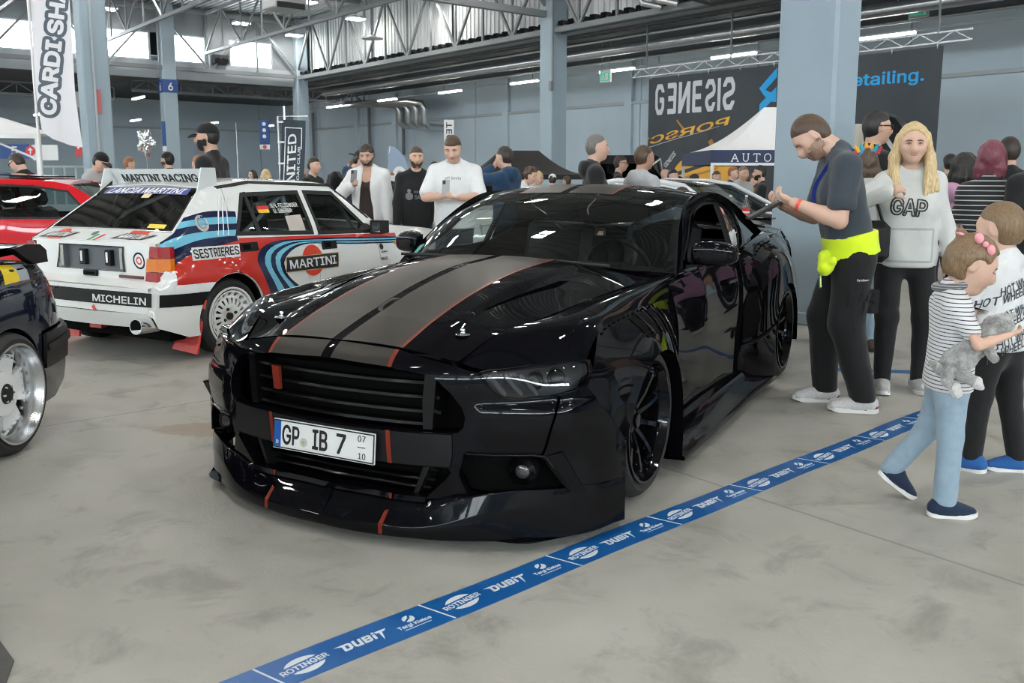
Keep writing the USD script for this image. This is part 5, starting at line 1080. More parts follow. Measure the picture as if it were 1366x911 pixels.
for sg in (1, -1):
    for i, g in enumerate(sorted(BC.out.difference(unary_union([ab_, ln, bump, skirt, *wb])).geoms, key=lambda g: -g.area)):
        if g.area > .003: BC.panel('body_side' if i == 0 else 'body_panel', g, M_nvy, sg, .04, .014)
    BC.panel('rear_bumper_side', bump.buffer(-.003), M_satin, sg, .03, .02, .022); BC.panel('bumper_rub_strip', Polygon([(-3.5, .475), (-3.5, .515), (-3.05, .505), (-3.05, .465)]).intersection(BC.out.buffer(-.01)), M_matt, sg, .03, .006, .034)
    BC.panel('rear_skirt', skirt, M_nvy, sg, .03, .014, .004)
    for w in wb: BC.panel('side_window', w, M_sideglass, sg, .1, 0, -.006)
    BC.panel('side_crease', Polygon([(-3.38, .77), (-3.38, .78), (-.2, .80), (-.2, .79)]), M_nvy, sg, .05, .004, .004)
    if sg > 0:
        BC.panel('sticker', Polygon([(-2.755, .955), (-2.735, .86), (-2.885, .862), (-2.89, .945)]), mat('sticker_yellow', (.75, .55, .01), .35), sg, .03, .0006, .002)
        BC.panel('sticker', Polygon([(-2.89, .945), (-2.885, .862), (-2.99, .86), (-3.0, .937)]), mat('sticker_grey', (.32, .36, .39), .35), sg, .03, .0006, .002)
        BC.panel('sticker', Polygon([(-3.0, .937), (-2.99, .86), (-3.04, .858), (-3.055, .935)]), M_satin, sg, .03, .0006, .002)
        BC.panel('side_repeater', sbox(-2.62, .66, -2.60, .70), M_satin, sg, .02, .003, .003)
BC.strip('boot_lid', [(-3.20, .935), (-2.62, .97)], M_nvy, crown=.02); BC.strip('rear_window', [(-2.62, .97), (-1.95, 1.34)], glass('dark_rear_glass'), crown=.02); BC.strip('roof', [(-1.95, 1.34), (-1.2, 1.37), (-.75, 1.33)], M_nvy); BC.strip('windscreen', [(-.75, 1.33), (-.15, .97)], M_windscreen, crown=.03); BC.strip('bonnet', [(-.15, .97), (.65, .84)], M_nvy, crown=.03); BC.strip('nose', [(.65, .84), (.74, .6), (.74, .3)], M_nvy, crown=.03)
BC.strip('tail', [(-3.36, .60), (-3.29, .80), (-3.20, .935)], M_nvy, crown=.02); BC.strip('rear_bumper', [(-3.40, .24), (-3.46, .38), (-3.47, .55), (-3.36, .60)], M_satin, crown=.04)
for sg in (1, -1): obj('tail_lamp', hull(V([(-3.32, sg * .72, .66), (-3.25, sg * .72, .86), (-3.345, sg * .40, .66), (-3.28, sg * .42, .86), (-3.26, sg * .76, .76)])), _mats['lens_red'], bm_)
sp = obj('rear_wing', join([grid_mesh(V([[(x, y, z + (.012 if abs(y) < .7 else 0)) for y in np.linspace(-.80, .80, 9)] for x, z in ((-2.58, 1.02), (-2.75, 1.035), (-2.95, 1.04), (-3.10, 1.032), (-3.14, 1.02), (-3.12, .995), (-2.95, 1.0), (-2.75, .995), (-2.58, 1.0))]), True)]), M_nvy, bm_, smooth=30)
for sg in (1, -1): obj('wing_end', hull(V([(x, sg * y, z) for y in (.775, .82) for x, z in ((-2.86, 1.03), (-2.98, 1.045), (-3.12, 1.035), (-3.18, 1.0), (-3.19, .935), (-3.05, .935), (-2.98, .985))])), M_satin, sp, smooth=20)
for x in (-2.70, 0):
    for sg in (1, -1): wheel(bm_, (x, sg * .755, .312), .312, .235, .248, 'five', M_rimw, sg, mat('polished_lip', (.66, .67, .68), .22, metal=1.0), dish=.07)
wells(bm_, (-2.70, 0), .36, .83); obj('underbody', box(-3.1, .5, -.68, .68, .16, .26), M_deep, bm_, smooth=False); simple_seats(bm_, (-1.1, -2.0))
# red coupe behind the rally car
RO = [(-3.30, .30), (-3.42, .5), (-3.38, .88), (-3.25, .97), (-2.75, 1.04), (-2.05, 1.30), (-1.5, 1.365), (-.9, 1.345), (-.62, 1.30), (.05, .93), (.85, .75), (.95, .5), (.9, .3), (.7, .2), (-3.1, .2)]
qw = [Polygon([(-2.52, 1.02), (-2.36, .94), (-2.19, .94), (-2.235, 1.135), (-2.3, 1.10)]), Polygon([(-2.15, .94), (-2.195, 1.15), (-1.98, 1.265), (-1.93, 1.27), (-1.89, .94)]), Polygon([(-1.86, .94), (-1.89, 1.28), (-1.55, 1.318), (-1.0, 1.30), (-.62, 1.245), (-.34, .98), (-.40, .94)])]
red, RC = generic_car('coupe_car', 'red coupe with open sunroof and black headrests behind the rally car', (-4.18, 10.5), .03, RO, M_carred, qw,
    [('boot_lid', [(-3.25, .97), (-2.75, 1.04)], M_carred, .02), ('rear_window', [(-2.75, 1.04), (-2.05, 1.30)], M_sideglass, .02), ('roof', [(-2.05, 1.30), (-1.5, 1.365), (-.9, 1.345), (-.62, 1.30)], M_carred, .02), ('windscreen', [(-.62, 1.30), (.05, .93)], M_windscreen, .03), ('bonnet', [(.05, .93), (.85, .75)], M_carred, .04), ('nose', [(.85, .75), (.95, .5), (.9, .3)], M_carred, .03), ('tail', [(-3.30, .30), (-3.42, .5), (-3.38, .88), (-3.25, .97)], M_carred, .03)], (-2.6, 0), W=.87, zb=.93, wheel_style='slim', doors=([(-2.17, .93), (-2.05, .6), (-2.0, .22)], [(-.35, .93), (-.3, .22)]), seats=(-1.05, -1.85))
obj('sunroof_panel', [tf(box(-.42, .42, -.40, .40, 0, .012, .004), rot('y', .05), (-1.45, 0, 1.402))], M_gloss, red, smooth=20)
obj('haunch', panel(Polygon(arcpts(-2.6, .3, .52, .55, 20, 160, 24) + arcpts(-2.6, .3, .40, .42, 160, 20, 24)), lambda p: RC.side(-1)(p) - V([0, 1, 0]) * (.03 * np.sin(np.clip((.58 - np.hypot(p[:, :1] + 2.6, (p[:, 1:2] - .3))) / .18, 0, 1) * math.pi)), .05, .01, flip=False), M_carred, red)
# white hatchback/saloon behind the three men
WO = [(-3.30, .30), (-3.36, .5), (-3.32, .80), (-3.24, .95), (-2.95, .99), (-2.40, 1.30), (-1.7, 1.40), (-1.0, 1.38), (-.7, 1.33), (.0, .97), (.8, .80), (.9, .5), (.85, .3), (.7, .2), (-3.1, .2)]
ww = [Polygon([(-2.65, 1.02), (-2.3, 1.27), (-1.62, 1.34), (-1.60, .97)]), Polygon([(-1.54, .97), (-1.56, 1.34), (-1.0, 1.33), (-.72, 1.28), (-.22, .98)])]
def wstrips(m): return [('boot_lid', [(-3.24, .95), (-2.95, .99)], m, .02), ('rear_window', [(-2.95, .99), (-2.40, 1.30)], _mats['dark_rear_glass'], .02), ('roof', [(-2.40, 1.30), (-1.7, 1.40), (-1.0, 1.38), (-.7, 1.33)], m, .02), ('windscreen', [(-.7, 1.33), (.0, .97)], M_windscreen, .03), ('bonnet', [(.0, .97), (.8, .80)], m, .04), ('nose', [(.8, .80), (.9, .5), (.85, .3)], m, .03), ('tail', [(-3.30, .30), (-3.36, .5), (-3.32, .80), (-3.24, .95)], m, .03)]
wh_, WC = generic_car('saloon_car', 'white saloon behind the men with phones, its tail seen through the coupe windscreen', (-1.95, 14.35), 2.13, WO, M_wht, ww, wstrips(M_wht), (-2.6, 0), W=.90, zb=.95, glassm=_mats['dark_quarter_glass'])
obj('plate_recess', box(-3.375, -3.33, -.28, .28, .64, .80, .015), mat('recess_silver', (.42, .45, .46), .4), wh_); obj('number_plate', box(-3.382, -3.37, -.25, .25, .67, .77, .004), M_plate, wh_); obj('badge_rings', [tf(lathe([(.030, -.004), (.037, -.004), (.037, .004), (.030, .004)], 20, 'x'), None, (-3.362, y, .86)) for y in (-.075, -.025, .025, .075)], M_chrome, wh_)
for sg in (1, -1): obj('tail_lamp', hull(V([(-3.34, sg * .55, .74), (-3.30, sg * .55, .88), (-3.28, sg * .86, .86), (-3.30, sg * .86, .72), (-3.36, sg * .6, .8)])), _mats['lens_red'], wh_)
# white car with black bonnet on the right
w2, WC2 = generic_car('coupe_car', 'white car with dark windscreen and black bonnet behind the black coupe tail', (3.01, 10.9), -.70, [(a * .97, b * .955) for a, b in WO], M_wht, [Polygon([(x * .97, z * .955) for x, z in p.exterior.coords]) for p in ww], [(n, [(a * .97, b * .955) for a, b in p], (M_blk if n in ('roof', 'bonnet') else m), c) for n, p, m, c in wstrips(M_wht)], (-2.5, 0), W=.84, zb=.92, glassm=_mats['dark_quarter_glass'])
for sg in (-1, 1): obj('roof_trim', tube([WC2.side(sg)(V([q]))[0] + [0, 0, .012] for q in ((-2.3, 1.225), (-1.66, 1.325), (-1.0, 1.308), (-.70, 1.262), (-.40, 1.10), (-.06, .93))], .035, 8), M_wht, w2)
obj('wiper', [tube([(-.02, .2, .95), (-.25, -.15, 1.07)], .012, 6), tube([(-.02, -.2, .95), (-.25, -.5, 1.07)], .012, 6)], M_matt, w2)
# dark car with a raised boot lid between the bald man and the grey hoodie
dk_, DC = generic_car('hatchback_car', 'dark car with raised boot lid behind the man with thin glasses', (3.05, 18.6), 1.2, WO, M_blk, ww, wstrips(M_blk)[:1] + wstrips(M_blk)[2:], (-2.6, 0), W=.86, zb=.95, glassm=_mats['dark_quarter_glass'])
lid = obj('raised_lid', hull(V([(-2.42, y, 1.32) for y in (.55, -.55)] + [(-2.95, y, 1.72) for y in (.58, -.58)] + [(-3.2, y, 1.60) for y in (.50, -.50)] + [(-2.46, y, 1.36) for y in (.55, -.55)] + [(-2.98, y, 1.75) for y in (.5, -.5)])), M_blk, dk_, smooth=25); obj('lid_edge', tube([(-2.45, -.57, 1.30), (-2.95, -.60, 1.68), (-3.2, -.52, 1.58)], .014, 6), M_whitemetal, dk_)
# ================================================================ PEOPLE: one skinned surface per body (signed distances meshed by surface nets), clothes over it
def surface_nets(xs, ys, zs, D):
    """D (nx,ny,nz) signed distance samples on a rectilinear grid -> vertices, triangles (outward)"""
    nx, ny, nz = D.shape; ins = D < 0
    c = ins[:-1, :-1, :-1].astype(np.int8)
    tot = sum(ins[i:nx - 1 + i, j:ny - 1 + j, k:nz - 1 + k].astype(np.int8) for i in (0, 1) for j in (0, 1) for k in (0, 1))
    cell = (tot > 0) & (tot < 8); idx = -np.ones(cell.shape, np.int64); I = np.argwhere(cell); idx[cell] = np.arange(len(I))
    acc = np.zeros((len(I), 3)); cnt = np.zeros(len(I)); ax = (xs, ys, zs)
    corners = [(i, j, k) for i in (0, 1) for j in (0, 1) for k in (0, 1)]
    dv = {q: D[I[:, 0] + q[0], I[:, 1] + q[1], I[:, 2] + q[2]] for q in corners}
    pv = {q: np.stack([ax[d][I[:, d] + q[d]] for d in range(3)], 1) for q in corners}
    for a in corners:
        for d in range(3):
            if a[d]: continue
            b = tuple(a[e] + (e == d) for e in range(3)); da, db = dv[a], dv[b]; m = (da < 0) != (db < 0)
            t = np.where(m, da / np.where(m, da - db, 1), 0)[:, None]; acc += np.where(m[:, None], pv[a] + (pv[b] - pv[a]) * t, 0); cnt += m
    vert = acc / np.maximum(cnt, 1)[:, None]; F = []
    for d in range(3):
        e1, e2 = (d + 1) % 3, (d + 2) % 3
        A = np.moveaxis(ins, d, 0); s = A[:-1] != A[1:]; s = np.moveaxis(s, 0, d)
        q = np.argwhere(s); q = q[(q[:, e1] > 0) & (q[:, e2] > 0) & (q[:, e1] < D.shape[e1] - 1) & (q[:, e2] < D.shape[e2] - 1)]
        if not len(q): continue
        o1, o2 = np.eye(3, dtype=int)[e1], np.eye(3, dtype=int)[e2]
        v = [idx[tuple((q - a * o1 - b * o2).T)] for a, b in ((1, 1), (0, 1), (0, 0), (1, 0))]
        fl = ins[tuple(q.T)]; Q = np.stack(v, 1); Q[~fl] = Q[~fl][:, ::-1]; F += [Q[:, [0, 1, 2]], Q[:, [0, 2, 3]]]
    F = np.vstack(F); return vert, F[(F >= 0).all(1)]
class SDF:
    def __init__(s, lo, hi, h, fine=()):
        """fine: (axis, a, b, step) intervals sampled more finely"""
        s.ax = []
        for d in range(3):
            x, out = lo[d], []
            while x < hi[d]:
                out.append(x); st = h
                for (e, a, b, q) in fine:
                    if e == d and a - h < x < b: st = min(st, q)
                x += st
            out.append(x); s.ax.append(V(out))
        s.D = np.full([len(a) for a in s.ax], 9.0)
    def _win(s, lo, hi):
        w = []
        for d in range(3): w.append(slice(max(0, int(np.searchsorted(s.ax[d], lo[d])) - 1), int(np.searchsorted(s.ax[d], hi[d])) + 1))
        g = np.meshgrid(*[s.ax[d][w[d]] for d in range(3)], indexing='ij', sparse=True); return tuple(w), g
    def put(s, lo, hi, f, k=.02, mode='u', pad=.04):
        lo, hi = V(lo) - pad - k, V(hi) + pad + k; w, g = s._win(lo, hi); A = s.D[w]
        if A.size == 0: return
        d = f(*g) * np.ones_like(A)
        if mode == 'u':
            if k > 0: hh = np.clip(.5 + .5 * (A - d) / k, 0, 1); R = A * (1 - hh) + d * hh - k * hh * (1 - hh); R = np.where(A > 5, d, R)
            else: R = np.minimum(A, d)
        elif mode == 's':
            d = -d; hh = np.clip(.5 - .5 * (A - d) / k, 0, 1); R = A * (1 - hh) + d * hh + k * hh * (1 - hh)
        s.D[w] = R
    def cone(s, a, b, ra, rb, k=.02, sq=None, mode='u'):
        """round cone; sq=(axis vector, factor): squashed along that axis"""
        a, b = V(a), V(b); ab_ = b - a; L2 = ab_ @ ab_ + 1e-12; u = None
        if sq is not None: u = V(sq[0]) / np.linalg.norm(sq[0]); f_ = sq[1]
        def f(x, y, z):
            px, py, pz = x - a[0], y - a[1], z - a[2]
            t = np.clip((px * ab_[0] + py * ab_[1] + pz * ab_[2]) / L2, 0, 1)
            qx, qy, qz = px - t * ab_[0], py - t * ab_[1], pz - t * ab_[2]
            if u is not None:
                c = (qx * u[0] + qy * u[1] + qz * u[2]) * (1 / f_ - 1); qx, qy, qz = qx + c * u[0], qy + c * u[1], qz + c * u[2]
            d = np.sqrt(qx * qx + qy * qy + qz * qz) - (ra + (rb - ra) * t)
            return d * (f_ if u is not None and f_ < 1 else 1) if False else d * (.5 + .5 * f_ if u is not None else 1)
        r = max(ra, rb) * (max(1, sq[1]) if sq is not None else 1); s.put(np.minimum(a, b) - r, np.maximum(a, b) + r, f, k, mode)
    def ell(s, c, R, rad, k=.02, mode='u'):
        c, R, rad = V(c), V(R), V(rad)
        def f(x, y, z):
            p = [(x - c[0]) * R[0, i] + (y - c[1]) * R[1, i] + (z - c[2]) * R[2, i] for i in range(3)]
            n = np.sqrt(sum((p[i] / rad[i]) ** 2 for i in range(3))); m = np.sqrt(sum((p[i] / rad[i] ** 2) ** 2 for i in range(3))) + 1e-9
            return n * (n - 1) / m
        s.put(c - rad.max(), c + rad.max(), f, k, mode)
    def plane(s, p, n, k=.004):
        """keep the side that n points away from"""
        p, n = V(p), V(n) / np.linalg.norm(n); x, y, z = np.meshgrid(*s.ax, indexing='ij', sparse=True)
        d = (x - p[0]) * n[0] + (y - p[1]) * n[1] + (z - p[2]) * n[2]; s.D = np.maximum(s.D, d)
    def noise(s, amp, freq, seed=0):
        m = np.abs(s.D) < .05
        if not m.any() or amp == 0: return
        I = np.argwhere(m); P = np.stack([s.ax[d][I[:, d]] for d in range(3)], 1)
        s.D[m] += amp * 2 * (meshkit.noise(P * freq, seed) * .65 + meshkit.noise(P * V(freq) * 2.1, seed + 7) * .35 - .5)
    def mesh(s, smooth=1):
        v, f = surface_nets(*s.ax, s.D)
        if smooth and len(v):
            e = np.vstack([f[:, [0, 1]], f[:, [1, 2]], f[:, [2, 0]]]); n = np.bincount(e.ravel(), minlength=len(v))
            for _ in range(smooth):
                a = np.zeros_like(v); np.add.at(a, e[:, 0], v[e[:, 1]]); np.add.at(a, e[:, 1], v[e[:, 0]]); v = v * .45 + .55 * a / np.maximum(n, 1)[:, None]
        return meshkit.arrays((v, f), True)
M_skin = {k: mat('skin_' + k, c, .52, sss=.12, spec=.35, noise=(14, .9, c2)) for k, c, c2 in (('fair', (.56, .355, .265), (.62, .40, .31)), ('mid', (.47, .285, .20), (.53, .33, .24)), ('tan', (.40, .225, .15), (.45, .26, .18)))}
def cloth(name, col, col2=None, rough=.85): return mat('cloth_' + name, col, rough, sheen=.15, spec=.25, noise=(22, .9, col2 or tuple(min(1, c * 1.15 + .004) for c in col)), bump=(260, .12))
def hairm(name, col):
    n = {'tc': ('texture_coordinate', {}), 'm': ('mapping', {'scale': (210.0, 210.0, 9.0), 'mapping_type': 'point'}), 'n': ('noise_texture', {'scale': 1.0, 'detail': 3.0}), 'r': ('rgb_ramp', {'ramp': [(.3, tuple(c * .62 for c in col)), (.7, tuple(min(1, c * 1.25 + .004) for c in col))]}), 'b': ('bump', {'strength': .35, 'distance': .01}), 'p': ('principled_bsdf', {'roughness': .42, 'specular_ior_level': .45})}
    usdkit.material(stage, f'/World/Looks/hair_{name}', n, [('tc.object', 'm.vector'), ('m.vector', 'n.vector'), ('n.fac', 'r.fac'), ('r.color', 'p.base_color'), ('n.fac', 'b.height'), ('b.normal', 'p.normal')], surface='p.BSDF'); return f'/World/Looks/hair_{name}'
HAIR = {k: hairm(k, c) for k, c in dict(black=(.012, .010, .009), dark=(.028, .018, .012), brown=(.075, .043, .024), light=(.20, .125, .065), ginger=(.30, .115, .04), stubble=(.33, .205, .145), blonde=(.60, .44, .23), grey=(.16, .14, .13), plum=(.16, .035, .055)).items()}
M_eyew = mat('eye_white', (.65, .64, .62), .25); M_iris = mat('iris_dark', (.03, .025, .02), .15); M_lip = mat('lips', (.42, .17, .15), .45); M_sole = mat('sole_white', (.72, .72, .70), .6)
def norm(v): v = V(v); return v / (np.linalg.norm(v) + 1e-12)
def ik(a, t, l1, l2, hint):
    """elbow / knee position between a and target t"""
    a, t = V(a), V(t); d = t - a; L = np.linalg.norm(d); L_ = min(L, (l1 + l2) * .999); u = d / (L + 1e-9); t = a + u * L_
    x = (l1 * l1 - l2 * l2 + L_ * L_) / (2 * L_); h = math.sqrt(max(l1 * l1 - x * x, 0)); n = V(hint) - (V(hint) @ u) * u; return a + u * x + norm(n) * h, t
def person(name, label, pos, yaw, H=1.76, sex='m', skin='fair', top=None, bottom=None, hair='dark', hairstyle='short', shoes=None, lean=0.0, head=(0, 0, 0), arms=None, feet=None, build=1.0, q=.016, beard=None,
           sleeve=1.0, hood=False, cap=None, group=None, face=True, jacket=None, child=False, extras=None, glasses=False, hem=.49, fine=False, legs=1.0, baggy=0.0, neck_open=.0, hands=True, twist=0.0, hipshift=0.0):
    """local frame: x forward, y left. arms: {'l','r'}: (hand position in units of H, elbow hint, finger style). head = (pitch down, yaw left, tilt)"""
    t = thing(name, label, 'person', (*pos, 0), yaw, group); B = build; ch = child
    hs = 1.22 if not ch else 1.50                       # head scale relative to adult 1/7.5
    hh = H / 7.5 * (1.0 if not ch else 1.36)             # head height
    P = lambda x, y, z: V([x, y, z]) * H
    hipz, shz = (.515, .815) if not ch else (.47, .765)
    sw = (.101 if sex == 'm' else .088) * (1 if not ch else .98) * (.5 + .5 * B); hw = .052 if sex == 'm' else .056
    cl, sn_ = math.cos(lean), math.sin(lean)
    def tor(x, y, z):                                    # torso points lean about the hips
        dz = z - hipz; return P(x * cl + dz * sn_, y, hipz + dz * cl - x * sn_) + P(0, hipshift, 0)
    pel = tor(0, 0, hipz); waist = tor(.004, 0, hipz + .10); chest = tor(.008, 0, shz - .085); nb = tor(-.008, 0, shz + .02); Rt = rot('y', lean)
    sh = {s: tor(-.004, y, shz - .026) for s, y in (('l', sw), ('r', -sw))}; hip = {s: P(0, y, hipz - .02) + P(0, hipshift, 0) for s, y in (('l', hw), ('r', -hw))}
    hp, hy, ht = head; Rh = rot('z', hy) @ rot('y', hp) @ rot('x', ht)
    neckdir = Rt @ rot('y', hp * .62) @ V([.15, 0, 1]); neckdir = norm(neckdir); hb = nb + neckdir * H * (.040 if not ch else .028); hc = hb + Rh @ V([.012 * H, 0, hh * .46])
    ua, fa, hl = .172 * H * (1 if not ch else .92), .148 * H * (1 if not ch else .9), .100 * H
    A = {}
    for s, sg in (('l', 1), ('r', -1)):
        spec = (arms or {}).get(s); tgt, hint, sty = spec if spec else ((.02, sg * .165, .40 if not ch else .38), (-.6, sg * .35, -.1), 'relax')
        wr_t = P(*tgt); el, wr = ik(sh[s], wr_t, ua, fa, hint); A[s] = (el, wr, sty, sg)
    Fd = {}
    for s, sg in (('l', 1), ('r', -1)):
        fx, fy, fyaw, lift, pit = (feet or {}).get(s, (.0, sg * .06, sg * .2, 0, 0)); ank = P(fx, fy, .048 + lift)
        kn, an = ik(hip[s], ank, (hipz - .02 - .285) * H * 1.005, .245 * H if not ch else .225 * H, (1, sg * .12, 0)); Fd[s] = (kn, ank, fyaw, pit)
    # ------------------------------------------------ skin
    R_ = H / 1.76
    lo = np.min([pel, nb, hc - hh * .75, *[a[1] for a in A.values()], *[f[1] for f in Fd.values()]], 0) - .22 * R_; hi = np.max([pel, nb, hc + hh * .75, *[a[1] for a in A.values()], *[f[1] for f in Fd.values()]], 0) + .2 * R_; lo[2] = max(lo[2], -.02)
    fx = []
    if fine:
        q2 = .0055 if fine is True else fine
        for d in range(3): fx.append((d, hc[d] - hh * .56, hc[d] + hh * .58, q2))
        for s in A:
            hdv = norm(A[s][1] - A[s][0]); c = A[s][1] + hdv * hl * .5
            for d in range(3): fx.append((d, c[d] - hl * .75, c[d] + hl * .75, q2 * 1.05))
    else:
        for d in range(3): fx.append((d, hc[d] - hh * .55, hc[d] + hh * .56, q * .62))
    S = SDF(lo, hi, q, fx); r = lambda v: v * R_ * B
    S.cone(tor(0, .045, hipz), tor(0, -.045, hipz), r(.085), r(.085), .04, (Rt @ V([1, 0, 0]), .85)); S.cone(pel, chest, r(.095), r(.108), .05, (Rt @ V([1, 0, 0]), .72)); S.cone(tor(0, .07, shz - .07), tor(0, -.07, shz - .07), r(.082), r(.082), .05, (Rt @ V([1, 0, 0]), .85))
    S.cone(sh['l'], sh['r'], r(.045), r(.045), .04)
    for s in sh: S.cone(nb + neckdir * .012 * R_, sh[s], r(.040), r(.046), .045)
    S.cone(nb - neckdir * .03, hb + neckdir * .05 * R_, R_ * (.060 if sex == 'm' else .050) * (.85 if ch else 1), R_ * (.054 if sex == 'm' else .046) * (.8 if ch else 1), .03)
    for s in A:
        el, wr, sty, sg = A[s]; w_ = (1.0 if sex == 'm' else .82) * (.80 if ch else 1)
        S.cone(sh[s], el, r(.050) * w_, r(.039) * w_, .02); S.cone(el, el + (wr - el) * .35, r(.040) * w_, r(.041) * w_, .015); S.cone(el + (wr - el) * .3, wr, r(.041) * w_, r(.027) * w_, .015)
    for s in Fd:
        kn, an, fy_, pit = Fd[s]; S.cone(hip[s], kn, r(.078), r(.050), .03); S.cone(kn, kn + (an - kn) * .35, r(.050), r(.050), .02); S.cone(kn + (an - kn) * .3, an, r(.050), r(.033), .02)
        fd = rot('z', fy_) @ rot('y', pit) @ V([1, 0, 0]); S.cone(an + V([0, 0, -.018 * H]) - fd * .012 * H, an + fd * .085 * H + V([0, 0, -.030 * H]), R_ * .030, R_ * .024, .02)
    # head
    E = lambda c, rad, k=.012, m='u', Rl=None: S.ell(hc + Rh @ (V(c) * hh), Rh if Rl is None else Rh @ Rl, V(rad) * hh, k * hh / .235, m)
    wid = .335 if not ch else .36
    E((-.02, 0, .12), (.405, wid, .385)); E((.10, 0, -.12), (.30, wid * .82, .34), .05); E((.17, 0, -.30), (.19, wid * .58, .19), .05)
    if face:
        E((.30, 0, .06), (.11, .25, .10), .04)                                       # brow
        for y in (.135, -.135): E((.26, y * 1.25, -.14), (.11, .10, .10), .05); E((.415, y, -.012), (.085, .085, .055), .03, 's')
        S.cone(hc + Rh @ (V([.36, 0, .0]) * hh), hc + Rh @ (V([.435, 0, -.14]) * hh), .022 * hh / .235, .033 * hh / .235 * (.85 if sex != 'm' or ch else 1), .012)
        for y in (.05, -.05): E((.385, y, -.155), (.05, .045, .035), .015)
        E((.345, 0, -.265), (.065, .115, .030), .012); E((.345, 0, -.305), (.058, .095, .028), .012); E((.30, 0, -.42), (.085, .11, .085), .04)
    for sg in (1, -1):
        E((-.02, sg * (wid + .005), -.03), (.085, .028, .125), .015, 'u', rot('z', sg * .35)); E((-.02, sg * (wid + .035), -.02), (.045, .016, .075), .008, 's')
    # hands
    for s in A:
        el, wr, sty, sg = A[s]; hd = norm(wr - el); hint = (arms or {}).get(s, (0, (0, 0, 1)))[1]
        pn = {'relax': V([0, -sg, 0]), 'phone': V([-.2, -sg * .3, .9]), 'hold': V([0, -sg * .5, .8]), 'flat': V([0, -sg, .2]), 'pocket': V([0, -sg, 0]), 'fist': V([0, -sg, 0])}.get(sty, V([0, -sg, 0]))
        if sty in ('phone', 'hold') and isinstance(hint, tuple): pass
        pn = norm(pn - (pn @ hd) * hd); sd = np.cross(hd, pn) * sg; sd = norm(sd)      # pn: palm normal, sd: towards the thumb
        k_ = R_ * (.95 if sex == 'm' else .85) * (.80 if ch else 1); th = .0
        if not hands: continue
        if not fine:
            S.cone(wr, wr + hd * .085 * k_, .030 * k_, .030 * k_, .015, (pn, .55)); c = .4 if sty == 'relax' else .9
            f0 = wr + hd * .085 * k_; f1 = f0 + norm(hd * math.cos(c) + pn * math.sin(c)) * .055 * k_
            for o in (-.022, -.007, .008, .023): S.cone(f0 + sd * o * k_, f1 + sd * o * .9 * k_, .011 * k_, .009 * k_, .006)
            S.cone(wr + hd * .03 * k_ + sd * .022 * k_, wr + hd * .075 * k_ + sd * .050 * k_ + pn * .012, .012 * k_, .010 * k_, .01); continue
        S.cone(wr + hd * .012, wr + hd * .045 * k_, .024 * k_, .032 * k_, .012, (pn, .5)); S.cone(wr + hd * .045 * k_ + sd * .022 * k_, wr + hd * .085 * k_ + sd * .024 * k_, .019 * k_, .015 * k_, .012, (pn, .75)); S.cone(wr + hd * .045 * k_ - sd * .018 * k_, wr + hd * .078 * k_ - sd * .024 * k_, .019 * k_, .014 * k_, .012, (pn, .75)); S.cone(wr + hd * .06 * k_ + sd * .02 * k_, wr + hd * .06 * k_ - sd * .02 * k_, .017 * k_, .017 * k_, .01)
        b0 = {'relax': .35, 'pocket': .2, 'flat': .08, 'phone': .85, 'hold': .75, 'fist': 1.35}.get(sty, .4)
        for i, (o, L) in enumerate(((.030, .070), (.010, .078), (-.010, .072), (-.029, .056))):
            p = wr + hd * (.088 - .004 * abs(i - 1)) * k_ + sd * o * k_; a = b0 * (.6 + .1 * i); pr = .0098 * k_
            for j, fl in enumerate((.45, .32, .25)):
                d = norm(hd * math.cos(a) + pn * math.sin(a) + sd * o * 2.0); n2 = p + d * L * fl * k_; S.cone(p, n2, pr, pr * .92, .003); p = n2; pr *= .92; a += b0 * (.75 if j == 0 else .55)
        p = wr + hd * .022 * k_ + sd * .024 * k_; tb = .9 if sty in ('hold', 'phone', 'fist') else .35
        for L, a in ((.042, .75), (.032, .45), (.024, .25)):
            d = norm(hd * math.cos(a) + sd * math.sin(a) + pn * tb * .7); n2 = p + d * L * k_; S.cone(p, n2, .0115 * k_, .010 * k_, .005); p = n2
    bodym = S.mesh(2 if fine else 1); body = obj('body', bodym, M_skin[skin], t)
    # eyes, brows, lips: set on the real surface of the face
    def surf(y, z):
        xs_ = np.linspace(.62, .05, 90); p = hc + (np.stack([xs_, np.full(90, y), np.full(90, z)], 1) * hh) @ Rh.T
        ii = [np.clip(np.searchsorted(S.ax[d], p[:, d]) - 1, 0, len(S.ax[d]) - 2) for d in range(3)]; w = [np.clip((p[:, d] - S.ax[d][ii[d]]) / (S.ax[d][ii[d] + 1] - S.ax[d][ii[d]]), 0, 1) for d in range(3)]
        v = 0
        for c in np.ndindex(2, 2, 2): v = v + S.D[ii[0] + c[0], ii[1] + c[1], ii[2] + c[2]] * np.prod([w[d] if c[d] else 1 - w[d] for d in range(3)], 0)
        k = int(np.argmax(v < 0)); return float(xs_[k])
    HP = lambda x, y, z: hc + Rh @ (V([x, y, z]) * hh)
